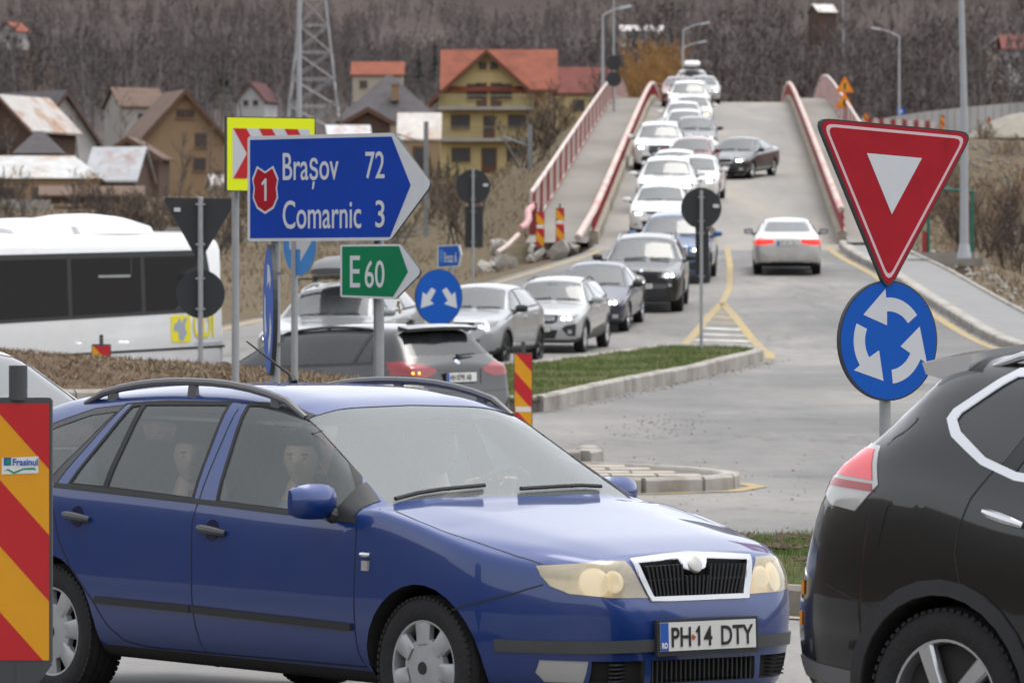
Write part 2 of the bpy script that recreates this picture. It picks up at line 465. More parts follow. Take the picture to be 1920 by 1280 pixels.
    def ribbon(s, mb, view, line, w=.005, lift=.0012, step=.03, close=False):
        pts = []
        ln = line + [line[0]] if close else line
        for i in range(len(ln) - 1):
            a, b = Vector(ln[i]), Vector(ln[i + 1]); k = max(1, int((b - a).length / step))
            for j in range(k): pts.append(a.lerp(b, j / k))
        pts.append(Vector(ln[-1]))
        P = [s.hit(view, p.x, p.y) for p in pts]; vs = []; fs = []; k = len(P)
        for i, (p, n) in enumerate(P):
            t = (P[min(i + 1, k - 1)][0] - P[max(i - 1, 0)][0])
            sd = n.cross(t).normalized() if t.length > 1e-6 else Vector((0, 0, 1))
            vs += [p + n * lift - sd * w / 2, p + n * lift + sd * w / 2]
        for i in range(k - 1): fs.append((2 * i, 2 * i + 1, 2 * i + 3, 2 * i + 2))
        mb.add(vs, fs)
    def place_on(s, view, a, b): return s.hit(view, a, b)

# ---- wheels: tyre mesh with a rim as its child; axis along Y, outer face towards -Y
_wh = {}
def tyre_mesh(R, rim, w):
    key = ('t', R, rim, w)
    if key in _wh: return _wh[key]
    h = w / 2; sw = R - rim
    prof = [(rim - .01, h * .80), (rim, h * .92), (rim + sw * .45, h * 1.04), (R - .022, h * .96), (R - .006, h * .80), (R, h * .55), (R, h * .42), (R - .008, h * .41), (R - .008, h * .35), (R, h * .34), (R, h * .06), (R - .008, h * .05)]
    prof = prof + [(r, -y) for r, y in reversed(prof)]
    mb = MB(); mb.lathe(prof, 44, 'Y'); mb.mi = 0
    # shoulder tread grooves
    for i in range(64):
        a = 2 * math.pi * (i + .5) / 64
        for sgn in (-1, 1):
            c = Vector((math.cos(a) * (R - .0105), sgn * h * .80, math.sin(a) * (R - .0105))); mb.box(c, (.019, h * .30, .012), ry=-a + math.pi / 2)
    me = mb.mesh('tyre', rubber, True); _wh[key] = me; return me
def rim_mesh(rim, w, style, m):
    key = ('r', rim, w, style, m.name)
    if key in _wh: return _wh[key]
    mb = MB(); h = w / 2; yo = -h * .80
    mb.lathe([(rim * 1.02, yo - .004), (rim * 1.0, yo - .012), (rim * .955, yo - .010), (rim * .93, yo + .012), (rim * .92, h * .7)], 40, 'Y')
    n, wide, dish, hub = style
    for i in range(n):
        a = 2 * math.pi * i / n + .2
        r0, r1 = rim * hub * .8, rim * .95
        w0, w1 = wide * rim * .75, wide * rim
        d = Vector((math.cos(a), 0, math.sin(a))); t = Vector((-math.sin(a), 0, math.cos(a)))
        y0, y1 = yo - dish, yo - .006
        vs = []
        for (r, ww, y) in ((r0, w0, y0), ((r0 + r1) / 2, (w0 + w1) / 2 * .96, (y0 + y1) / 2 - dish * .15), (r1, w1, y1)):
            vs += [d * r + t * ww / 2 + Vector((0, y + .006, 0)), d * r + t * ww * .36 + Vector((0, y - .004, 0)), d * r - t * ww * .36 + Vector((0, y - .004, 0)), d * r - t * ww / 2 + Vector((0, y + .006, 0)),
                   d * r - t * ww / 2 + Vector((0, y + .03, 0)), d * r + t * ww / 2 + Vector((0, y + .03, 0))]
        fs = []
        for q in (0, 6):
            for j in range(6): fs.append((q + j, q + (j + 1) % 6, q + 6 + (j + 1) % 6, q + 6 + j))
        mb.add(vs, fs)
    mb.lathe([(0.0005, yo - dish - .006), (rim * hub * .35, yo - dish - .006), (rim * hub, yo - dish + .004), (rim * hub * 1.02, yo + .02)], 28, 'Y')
    mb.mi = 1
    mb.lathe([(0.0005, yo + .05), (rim * .92, yo + .05)], 28, 'Y')
    mb.lathe([(0.0005, yo - dish - .010), (rim * .13, yo - dish - .010), (rim * .14, yo - dish - .004)], 20, 'Y')
    me = mb.mesh('rim', [m, hub_d], True); _wh[key] = me; return me

class Tpl:
    """a vehicle template: list of (name, mesh, parent index or None, matrix, material slots)"""
    def __init__(s): s.items = []
    def add(s, name, me, parent=None, M=None):
        s.items.append((name, me, parent, M or Matrix.Identity(4))); return len(s.items) - 1
    def mbadd(s, name, mb, mats, parent=None, smooth=True, M=None): return s.add(name, mb.mesh(name, mats, smooth), parent, M)
    def spawn(s, name, label, cat, M, group=None, pm=None, swap=None, skip=()):
        root = empty(name, label, cat, group=group); root.matrix_world = M
        made = []
        for (n, me, par, mt) in s.items:
            if n in skip or (par is not None and made[par] is None): made.append(None); continue
            o = bpy.data.objects.new(n, me); col.objects.link(o)
            o.parent = root if par is None else made[par]
            o.matrix_basis = mt
            for i, sl in enumerate(o.material_slots):
                new = None
                if sl.material is PAINT and pm: new = pm
                if swap and sl.material and sl.material.name in swap: new = swap[sl.material.name]
                if new: sl.link = 'OBJECT'; sl.material = new
            made.append(o)
        return root
def car_matrix(P, a, pitch=0.0, roll=0.0):
    """front-axle ground point P; heading (cos a, -sin a) in degrees; pitch nose-down, roll in radians"""
    return Matrix.Translation(P) @ Matrix.Rotation(R_(-a), 4, 'Z') @ Matrix.Rotation(pitch, 4, 'Y') @ Matrix.Rotation(roll, 4, 'X')
# ------------------------------------------------------------------ car templates
def mirror_poly(poly): return [(-a, b) for a, b in reversed(poly)]
def car_tpl(p):
    fo, wb, ro, hw, H = p['fo'], p['wb'], p['ro'], p['hw'], p['H']; xt = -(wb + ro)
    hz = p['hood_z']; cx, cz = p['cowl']; wx, wz = p['wst']; rx, rz = p['roof_end']; gx, gz = p['tail_top']; bf, br = p['belt']
    tr, rim, tw = p.get('tyre', (.31, .205, .2)); gnd = p.get('clear', .2)
    deck = p.get('deck')
    zt = p.get('zt') or ([(fo, .56), (fo - .02, .62), (fo - .045, hz - .07), (fo - .11, hz), (cx, cz, .05), (wx, wz, .16), ((wx + rx) / 2, H, .4), (rx, rz, .12), (gx, gz, .07)] +
        ([(deck[0], deck[1], .05), (xt + .035, deck[1] - .10, .02), (xt, .60)] if deck else [(xt + .03, gz - .22, .05), (xt, .58)]))
    yw = p.get('yw') or [(fo, hw * .55), (fo - .03, hw * .74), (fo - .10, hw * .87), (fo - .30, hw * .965), (-.05, hw), (-wb, hw), (xt + .35, hw * .97), (xt + .12, hw * .91), (xt + .03, hw * .82), (xt, hw * .68)]
    zb = p.get('zb') or [(fo, .34), (fo - .03, .25), (fo - .3, gnd), (xt + .35, gnd + .03), (xt + .05, .32), (xt, .40)]
    zs = p.get('zs') or [(fo, .54), (fo - .05, hz - .15), (fo - .2, hz - .09), (cx, bf + .0), (-wb, br), (xt + .12, br - .01), (xt + .04, min(br - .1, .8)), (xt, .56)]
    yr = p.get('yr') or [(fo, hw * .45), (fo - .1, hw * .70), (cx + .1, hw * .80), (cx, hw * .845, .05), (wx, hw * .69, .1), (rx, hw * .665), (gx, hw * .74), (xt, hw * .55)]
    zd = p.get('zd') or [(fo, .02), (fo - .2, .035), (cx + .1, .04), (cx, .035), (wx, .055), (rx, .06), (gx, .05), (xt, .03)]
    dys = p.get('dys', .035)
    ywf = rcurve(yw, .15); c = dict(xf=fo, xt=xt, zt=rcurve(zt, .05), yw=ywf, zb=rcurve(zb, .06), zs=rcurve(zs, .12), yr=rcurve(yr, .1), zd=rcurve(zd, .1),
        ys=(lambda x: ywf(x) - dys), zm=(lambda x: p.get('zm', .60)), step=p.get('step', .06), nb=p.get('nb', 3), fr=p.get('fr', (.30, .45, .5, .30, .36, .5)), ridge=p.get('ridge', .5), rz=p.get('rz', .22))
    B = Body(c); T = Tpl(); T.body_obj = B
    reg = []
    def rg(name, view, poly, m, off=0.0, **k):
        views = ('R', 'L') if view == 'S' else (view,)
        for v in views: reg.append(dict(name=name, view=v, poly=poly, mat=m, off=off, **k))
        if k.get('mir'): reg.append(dict(name=name, view=view, poly=mirror_poly(poly), mat=m, off=off, **{a: b for a, b in k.items() if a != 'mir'}))
    B_ = c
    # lower cladding first so that everything else wins over it
    for nm, view, poly, m, off, k in p.get('first', []): rg(nm, view, poly, m, off, **k)
    sf = B_['zs']; ztf = B_['zt']; zdf = B_['zd']
    # glasshouse
    side_windows = p.get('windows')
    if side_windows is None:
        top = p.get('dlo_top', .04); bot = p.get('dlo_bot', .02)
        xa = cx - .02; xr = p.get('dlo_rear', (rx + .05, gx + .25))
        up = []; x = xa
        while x > xr[0]:
            zz = ztf(x) - zdf(x) - top
            if zz > sf(x) + bot + .02: up.append((x, zz))
            x -= .08
        up.append((xr[0], ztf(xr[0]) - zdf(xr[0]) - top))
        xs0 = up[0][0] + .06
        lowr = [(xr[1], sf(xr[1]) + bot), ((xs0 + xr[1]) / 2, sf((xs0 + xr[1]) / 2) + bot), (xs0, sf(xs0) + bot)]
        dlo = up + lowr
        if p.get('dlo_trim', True): rg('window_surround', 'S', dlo, p.get('dlo_mat', blackp), .001)
        bx = p.get('bpillar', -1.0 - .15); dx = p.get('cpillar', None)
        g = .022
        ins = [(u + (0 if i else 0), w) for i, (u, w) in enumerate(dlo)]
        cxm = sum(u for u, w in dlo) / len(dlo); czm = sum(w for u, w in dlo) / len(dlo)
        ins = [(cxm + (u - cxm) * .965, czm + (w - czm) * .88) for u, w in dlo]
        side_windows = [clip_half(ins, -1, .06, -(bx + .035))]
        rest = clip_half(ins, 1, -.06, bx - .035)
        if dx:
            side_windows.append(clip_half(rest, -1, p.get('cslant', .1), -(dx + .03))); side_windows.append(clip_half(rest, 1, -p.get('cslant', .1), dx - .03))
        else: side_windows.append(rest)
    gm = p.get('glass', glass); gr = p.get('glass_rear', gm)
    for i, w in enumerate(side_windows):
        if len(w) > 2: rg('side_window', 'S', w, gm if i == 0 else gr, -.004, ms=seal)
    ww = p.get('ws_inset', .05); n = 6; tp = []
    x0, x1 = cx - .035, wx + .03
    yrf = B_['yr']
    right = [(lerp(x0, x1, i / n), -(yrf(lerp(x0, x1, i / n)) - ww)) for i in range(n + 1)]
    rg('windshield', 'T', [(x0 + .03, 0)] + right + [(x1 - .015, 0)] + [(a, -b) for a, b in reversed(right)], p.get('glass_ws', gm), -.003, ms=seal, lim=lambda q: q.z > cz - .06)
    if p.get('rear_glass'): rpoly = p['rear_glass']
    else:
        yt_, yb_ = yrf(rx) - .10, yrf(gx) - .06
        rpoly = round_poly([(-yb_, gz + .04), (yb_, gz + .04), (yt_, rz - .07), (-yt_, rz - .07)], .06)
    rg('rear_window', 'B', rpoly, gr, -.003, ms=seal, lim=lambda q: q.x < rx + .3)
    # wheel openings and arch trim
    ar = p.get('arch', tr + .045)
    for k, ax in enumerate((0, -wb)):
        if p.get('arch_trim'): rg('arch_trim', 'S', circ(ar + p['arch_trim'], 28, ax, tr), p.get('clad_mat', greyp), .012, ms=p.get('clad_mat', greyp))
    for nm, view, poly, m, off, k in p.get('regions', []): rg(nm, view, poly, m, off, **k)
    for ax in (0, -wb): rg('HOLE', 'S', [(u, max(w, .02)) for u, w in circ(ar, 30, ax, tr)], None)
    groups = B.cut(reg)
    lamp_children = []
    T.body = None
    body_faces = groups.pop(-1, [])
    bme = B.part(body_faces, 0, False, PAINT)
    bme.materials.append(under)
    for pl in bme.polygons:
        if pl.normal.z < -.55 and pl.center.z < .5: pl.material_index = 1
    T.add('body', bme)
    # merge the faces of one region name + side into one part (regions are listed one by one)
    for ri, faces in groups.items():
        r = reg[ri]
        if r['name'] == 'HOLE':
            continue
        if not faces: continue
        i = T.add(r['name'], B.part(faces, r['off'], True, r['mat'], r.get('ms')))
        if r.get('lamp'):
            T.add('reflector', B.part(faces, -r['lamp'][1], True, r['lamp'][0], None, 0.0), i)
            for (kind, a, b, rad) in r['lamp'][2]:
                s = -1 if r['view'] in 'FB' and sum(q[0] for q in r['poly']) < 0 else 1
                aa = abs(a) * s
                q, nn = B.hit(r['view'], aa, b)
                mb = MB(); rot = nn.to_track_quat('Z', 'Y').to_matrix()
                cc = q - nn * (r['lamp'][1] * .55)
                prof = [(0.0005, .018), (rad * .6, .014), (rad * .95, .004), (rad, -.004)]
                t2 = MB(); t2.lathe(prof, 16); mb.add([rot @ v + cc for v in t2.v], t2.f)
                T.mbadd('bulb', mb, kind, i)
    # wheel housings, wheels
    for ax in (0, -wb):
        for sy in (-1, 1):
            mb = MB(); n = 14; vs = []; yo_, yi_ = sy * (hw - .012), sy * (hw - .36); r2 = ar + .004
            for q in range(n + 1):
                a = math.pi * q / n * 1.16 - .25
                vs += [(ax + math.cos(a) * r2, yo_ if q else yo_, tr + math.sin(a) * r2), (ax + math.cos(a) * (r2 + .02), yi_, tr + math.sin(a) * (r2 + .02))]
            fs = [(2 * q, 2 * q + 2, 2 * q + 3, 2 * q + 1) for q in range(n)] + [tuple(2 * q + 1 for q in range(n + 1))]
            # pull the outer edge back to the body surface
            for q in range(n + 1):
                u, w = vs[2 * q][0], vs[2 * q][2]
                h = B.bvh.ray_cast(Vector((u, sy * 3, max(w, .1))), Vector((0, -sy, 0)))
                if h[0]: vs[2 * q] = (u, h[0].y - sy * .002, w)
            mb.add(vs, fs); T.mbadd('wheel_housing', mb, under, None, False)
    style = p.get('rim_style', (5, .34, .012, .30)); rm = p.get('rim_mat', alloy)
    for ax in (0, -wb):
        for sy in (-1, 1):
            M = Matrix.Translation((ax, sy * (hw - .035 - tw / 2), tr)) @ (Matrix.Rotation(math.pi, 4, 'Z') if sy > 0 else Matrix.Identity(4)) @ Matrix.Rotation(rnd.uniform(0, 6), 4, 'Y')
            st = p.get('steer', 0) if ax == 0 else 0
            if st: M = Matrix.Translation(M.translation) @ Matrix.Rotation(R_(st), 4, 'Z') @ M.to_3x3().to_4x4()
            wI = T.add('wheel', tyre_mesh(tr, rim, tw), None, M)
            T.add('rim', rim_mesh(rim, tw, style, rm), wI)
    # panel gaps
    for view, line in p.get('gaps', []):
        for v in (('R', 'L') if view == 'S' else (view,)): mb = MB(); B.ribbon(mb, v, line, p.get('gapw', .006)); T.mbadd('panel_gap', mb, seal)
    # mirrors
    mx, my, mz = p.get('mirror', (cx - .22, hw + .09, bf + .09))
    for sy in (-1, 1):
        if sy > 0 and p.get('far_mirror'): mx, my = mx + p['far_mirror'][0], my + p['far_mirror'][1]
        mb = MB(); W2, H2, D2 = .115, .075, .06
        prof = []
        vs = []; ncol = 10; nrow = 6
        for i in range(nrow + 1):
            v = -1 + 2 * i / nrow
            for j in range(ncol):
                a = 2 * math.pi * j / ncol
                k = (1 - abs(v) ** 3) ** .5 if abs(v) < 1 else .35
                dx = math.cos(a) * D2 * (1 if math.cos(a) > 0 else .55) * max(k, .35)
                dz = math.sin(a) * H2 * max(k, .5) ** .6
                vs.append((mx + dx, sy * (my + v * W2), mz + dz))
        fs = [(i * ncol + j, i * ncol + (j + 1) % ncol, (i + 1) * ncol + (j + 1) % ncol, (i + 1) * ncol + j) for i in range(nrow) for j in range(ncol)]
        fs += [tuple(range(ncol)), tuple(nrow * ncol + j for j in range(ncol))]
        mb.add(vs, fs)
        i = T.mbadd('wing_mirror', mb, p.get('mirror_mat', PAINT))
        m2 = MB(); m2.tube([(mx + .01, sy * (my - .08), mz - .05), (mx + .03, sy * (my - .17), mz - .085)], [.03, .04], 8)
        T.mbadd('mirror_arm', m2, blackp, i)
        m3 = MB(); m3.box((mx - .036, sy * my, mz), (.006, .17, .10)); T.mbadd('mirror_glass', m3, mirror_m, i)
    # door handles
    for (hx, hzz) in p.get('handles', []):
        for sy, v in ((-1, 'R'), (1, 'L')):
            mb = MB(); pts = []
            for k in range(5):
                q, nn = B.hit(v, hx - .09 + .18 * k / 4, hzz + (k - 2) * -p.get('hslope', .004)); pts.append(q + nn * (.022 if 0 < k < 4 else .004))
            mb.tube(pts, [.012, .017, .018, .017, .012], 8); T.mbadd('door_handle', mb, p.get('handle_mat', PAINT))
    # roof rails
    if p.get('rails'):
        x0, x1, hh, m = p['rails'][:4]; yy = p['rails'][4] if len(p['rails']) > 4 else None
        for sy in (-1, 1):
            mb = MB(); pts = []; n = 12
            for k in range(n + 1):
                x = lerp(x0, x1, k / n); y = sy * ((yy(x) if yy else yrf(x) - .03)); q = B.hit('T', x, y)[0]
                pts.append(q + Vector((0, 0, hh * (math.sin(math.pi * k / n) ** .45) - .004)))
            mb.tube(pts, [.012] + [.017] * (n - 1) + [.012], 8)
            for xx in (x0 - .13 * (x0 - x1), (x0 + x1) / 2, x1 + .13 * (x0 - x1)):
                y = sy * ((yy(xx) if yy else yrf(xx) - .03)); q = B.hit('T', xx, y)[0]
                mb.box(q + Vector((0, 0, hh * .3)), (.06, .02, hh * .9), taper=.8)
            T.mbadd('roof_rail', mb, m)
    # wipers
    for y0, y1 in p.get('wipers', [(-.45, .05), (.15, .6)]):
        mb = MB(); pts = []
        for k in range(5):
            y = lerp(y0, y1, k / 4); q, nn = B.hit('T', cx - .05 - .03 * k / 4, y); pts.append(q + nn * .012)
        mb.tube(pts, .009, 6); T.mbadd('wiper', mb, seal)
    # number plates
    for view, zc_, wd in p.get('plates', [('F', .44, .52), ('B', .80, .52)]):
        q, nn = B.hit(view, 0, zc_); sx = 1 if view == 'F' else -1
        mb = MB(); mb.box((0, 0, 0), (.012, wd + .012, .125)); pi_ = T.mbadd('number_plate', mb, blackp, None, False, Matrix.Translation(q + Vector((sx * .012, 0, 0))))
        m2 = MB(); m2.box((sx * .0075, 0, 0), (.004, wd, .112)); j = T.mbadd('plate_face', m2, plate_w, pi_, False)
        m3 = MB(); m3.box((sx * .0085, (-.235 if sx > 0 else .235), 0), (.004, .045, .108)); T.mbadd('plate_band', m3, plate_b, pi_, False)
        m4 = MB(); r5 = random.Random(int(wd * 1000 + zc_ * 99 + hw * 555))
        for g in range(8):
            if g in (2, 5): continue
            y = (-.17 + g * .052) * (1 if sx > 0 else -1)
            m4.box((sx * .0098, y, 0), (.002, .008, .07)); m4.box((sx * .0098, y + .014, r5.choice((.03, 0, -.03))), (.002, .02, .010)); m4.box((sx * .0098, y + .026, r5.choice((0.015, -.015))), (.002, .008, .04))
        if p.get('plate_chars', True): T.mbadd('plate_characters', m4, plate_k, pi_, False)
    # cabin: floor, dashboard, seats, steering wheel
    fl = .32; sx0 = p.get('seat_x', -1.25); rs = p.get('rseat_x', sx0 - .85); zh = H - 1.45
    if p.get('cabin', True):
        mb = MB(); mb.box((cx - .18, 0, cz - .14), (.42, hw * 1.5, .18), ry=.12); T.mbadd('dashboard', mb, blackp)
        mb = MB(); sw = []
        for k in range(21):
            a = 2 * math.pi * k / 20; sw.append((cx - .55 + math.sin(a) * .08, .36 + math.cos(a) * .18, cz - .06 + math.sin(a) * .17 + zh * 0))
        mb.tube(sw, .016, 6, False); mb.box((cx - .54, .36, cz - .07), (.03, .30, .05)); T.mbadd('steering_wheel', mb, blackp)
        sm = p.get('seat_mat', cloth_g)
        for (x, y, w) in [(sx0, -.36, .48), (sx0, .36, .48)]:
            mb = MB(); z0 = .30 + gnd + zh * .4
            mb.box((x + .10, y, z0), (.5, w, .16)); mb.box((x - .24, y, z0 + .33), (.15, w, .60), ry=-.22, taper=.86); T.mbadd('front_seat', mb, sm)
            m2 = MB(); m2.box((x - .335, y, z0 + .70), (.09, .25, .19), ry=-.2, taper=.8); T.mbadd('headrest', m2, sm)
        if p.get('rear_bench', True):
            mb = MB(); z0 = .34 + gnd + zh * .4; mb.box((rs + .1, 0, z0), (.5, hw * 1.45, .16)); mb.box((rs - .22, 0, z0 + .30), (.15, hw * 1.45, .58), ry=-.3); T.mbadd('rear_bench', mb, sm)
            for y in (-.38, .38):
                m2 = MB(); m2.box((rs - .33, y, z0 + .64), (.09, .24, .16), ry=-.2, taper=.8); T.mbadd('headrest', m2, sm)
        mb = MB(); mb.box(((wx + rx) / 2, 0, min(wz, rz) - .075), (wx - rx - .12, yrf((wx + rx) / 2) * 1.75, .015)); T.mbadd('headliner', mb, headl)
        mb = MB(); mb.box((wx + .12, 0, wz - .13), (.03, .22, .07)); T.mbadd('rear_view_mirror', mb, blackp)
        # floor pan keeps daylight out from below
        mb = MB(); mb.box(((cx + gx) / 2, 0, gnd + .12), (abs(cx - gx) + .3, hw * 1.7, .02)); T.mbadd('floor_pan', mb, under)
    for fn in p.get('extra', []): fn(T, B, p)
    B.bm.free()
    return T

# ---- the near blue estate
def fabia_extra(T, B, p):
    # grille: chrome surround is a cut region; here the vertical bars and the round badge
    mb = MB()
    for k in range(24):
        y = -.262 + .524 * k / 23; y2 = y * .88
        zt_, zb_ = .718 - abs(y) * .02, .600
        if abs(y) < .075: zt_ = .672
        a, n1 = B.hit('F', y, zt_); b, n2 = B.hit('F', y2, zb_)
        mb.box((a + b) / 2 + Vector((-.012, 0, 0)), (.03, .009, (a - b).length), rx=math.atan2(y2 - y, zt_ - zb_) * -1 * -1)
    T.mbadd('grille_bar', mb, blackp, None, False)
    q, n = B.hit('F', 0, .715); mb = MB(); t2 = MB(); t2.lathe([(.0005, .007), (.030, .006), (.036, .003), (.038, -.008)], 24)
    rot = n.to_track_quat('Z', 'Y').to_matrix(); mb.add([rot @ v + q + n * .006 for v in t2.v], t2.f); T.mbadd('badge', mb, mat('badge_silver', (.42, .41, .39), .35, .5, var=.15))
    # lower grille bars
    mb = MB()
    for k in range(22):
        y = -.265 + .53 * k / 21; a, n1 = B.hit('F', y, .345); b, n2 = B.hit('F', y, .262); mb.box((a + b) / 2 - Vector((.02, 0, 0)), (.03, .008, .085))
    T.mbadd('lower_grille_bar', mb, blackp, None, False)
    for sy in (-1, 1):
        mb = MB()
        for k in range(5):
            z = .272 + k * .016; q, n = B.hit('F', sy * .40, z); mb.box(q - Vector((.03, 0, 0)), (.03, .13, .006), rz=sy * -.35)
        T.mbadd('intake_slat', mb, blackp, None, False)
    # side repeater + badge on the wing, fuel-type scratches
    for sy, v in ((-1, 'R'), (1, 'L')):
        q, n = B.hit(v, -.325, .678); mb = MB(); mb.box(q + n * .006, (.035, .014, .040)); T.mbadd('side_repeater', mb, clear_lens)
        q, n = B.hit(v, -.331, .722); mb = MB(); mb.tube([q + Vector((-.03, 0, 0)) + n * .004, q + n * .006, q + Vector((.03, 0, 0)) + n * .004], [.008, .013, .008], 8); T.mbadd('wing_badge', mb, chrome)
        q, n = B.hit(v, -.50, .93); mb = MB()
        for (hx, hz_) in p['hcups']:
            q, n = B.hit(v, hx, hz_)
            t2 = MB(); t2.lathe([(.0005, .0005), (.03, .0008), (.045, .0012)], 20); rot = n.to_track_quat('Z', 'Y').to_matrix()
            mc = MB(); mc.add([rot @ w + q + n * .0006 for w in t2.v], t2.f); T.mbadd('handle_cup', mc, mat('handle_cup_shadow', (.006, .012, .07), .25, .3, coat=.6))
    # aerial whip at the rear of the roof
    q, n = B.hit('T', -1.86, 0.05); mb = MB(); mb.tube([q, q + Vector((-.02, 0, .03))], [.02, .012], 8)
    mb.tube([q + Vector((-.02, 0, .03)), q + Vector((-.30, -.02, .17))], [.006, .0035], 6); T.mbadd('aerial', mb, seal)
    # dangling cable inside the passenger window
    mb = MB(); pts = [(-1.29, -.585, 1.272), (-1.24, -.59, 1.238), (-1.16, -.595, 1.208), (-1.07, -.60, 1.19), (-.98, -.605, 1.182), (-.90, -.61, 1.186), (-.85, -.615, 1.198)]; mb.tube(pts, .0018, 5); T.mbadd('dash_cam_cable', mb, seal)
    # real plate text
    q, n = B.hit('F', 0, .437); x = q.x
    mb = MB(); mb.box((0, 0, 0), (.016, .545, .142)); i = T.mbadd('number_plate', mb, blackp, None, False, Matrix.Translation((x + .016, 0, .437)) @ Matrix.Rotation(-.05, 4, 'Y'))
    mb = MB(); mb.box((.010, 0, .004), (.004, .515, .112)); T.mbadd('plate_face', mb, plate_w, i, False)
    mb = MB(); mb.box((.0108, -.236, .004), (.004, .043, .110)); T.mbadd('plate_band', mb, plate_b, i, False)
    def txt(s, y, sz, m, z, sx=.72):
        o = text_mesh('plate_characters', s, sz, sx, m, None, (0, 0, 0), (0, 0, 0), .0006, bold=.0015); me = o.data; bpy.data.objects.remove(o)
        T.add('plate_characters', me, i, Matrix.Translation((.0136, y, z)) @ Matrix.Rotation(R_(90), 4, 'Z') @ Matrix.Rotation(R_(90), 4, 'X'))
    txt('PH', -.205, .108, plate_k, -.035, .86); txt('4', -.026, .108, plate_k, -.035, .86); t1_ = MB(); t1_.prism([(-.058, -.035), (-.046, -.035), (-.046, .043), (-.053, .043), (-.070, .022), (-.064, .015), (-.058, .022)], .0128, .0142, 'YZ'); T.mbadd('plate_characters', t1_, plate_k, i, False); txt('DTY', .062, .108, plate_k, -.035, .84)
    txt('RO', -.252, .03, plate_w, -.04)
    for (yy, zz, rr, m) in ((-.082, .0, .011, mat('plate_seal_red', (.55, .08, .03), .5)), (-.076, .008, .006, plate_w)):
        t2 = MB(); t2.lathe([(.0005, .0145), (rr, .0142)], 14, 'X'); t2.v = [v + Vector((0, yy, zz)) for v in t2.v]; T.mbadd('plate_sticker', t2, m, i, False)

fab_gaps = [('S', [(-1.414, 1.295), (-1.442, .898), (-1.47, .797), (-1.45, .6), (-1.441, .436), (-1.409, .262)]),
    ('S', [(-.425, .90), (-.405, .802), (-.398, .653), (-.385, .327), (-.36, .268)]),
    ('S', [(-2.47, .905), (-2.425, .798), (-2.381, .693), (-2.288, .579), (-2.127, .44), (-2.039, .339), (-1.949, .281), (-1.813, .262), (-1.409, .262), (-.9, .266), (-.36, .270)]),
    ('S', [(-2.45, .905), (-2.187, 1.270), (-1.906, 1.290), (-1.414, 1.298), (-1.2, 1.297)]),
    ('S', [(.197, .531), (.321, .565), (.44, .60), (.56, .645)]),
    ('T', [(-.26, -.715), (-.1, -.735), (.1, -.735), (.3, -.705), (.43, -.675), (.53, -.635)]), ('T', [(-.26, .715), (-.1, .735), (.1, .735), (.3, .705), (.43, .675), (.53, .635)]),
    
    ('T', [(.735, -.30), (.735, 0), (.735, .30)])]
fab_fwin = [(-1.318, .898), (-1.362, 1.284), (-1.292, 1.286), (-1.121, 1.273), (-.973, 1.232), (-.831, 1.169), (-.726, 1.112), (-.60, 1.025), (-.50, .95), (-.44, .89), (-.46, .868)]
fab_rwin = [(-2.075, .925), (-2.04, 1.268), (-1.494, 1.284), (-1.493, .903)]
fab_rq = [(-2.333, .930), (-2.13, 1.257), (-2.072, 1.266), (-2.107, .925)]
fab_qtr = [(-2.50, .935), (-2.225, 1.235), (-2.40, 1.215), (-2.6, 1.16), (-2.86, 1.07), (-3.00, .95)]
def grow(poly, d):
    cx_ = sum(p[0] for p in poly) / len(poly); cy_ = sum(p[1] for p in poly) / len(poly); out = []
    n = len(poly)
    for i in range(n):
        a, p, b = Vector(poly[i - 1]), Vector(poly[i]), Vector(poly[(i + 1) % n])
        e1 = (p - a).normalized(); e2 = (b - p).normalized(); n1 = Vector((e1.y, -e1.x)); n2 = Vector((e2.y, -e2.x))
        nn = (n1 + n2); nn = nn.normalized() / max(.35, nn.length / 2)
        if nn.dot(p - Vector((cx_, cy_))) < 0 and abs(nn.dot(p - Vector((cx_, cy_)))) > 1e-3: nn = -nn
        q = p + nn * d; out.append((q.x, q.y))
    return out
hl_f = [(-.652, .716), (-.44, .738), (-.352, .736), (-.32, .69), (-.27, .592), (-.45, .596), (-.59, .612), (-.636, .64), (-.652, .68)]
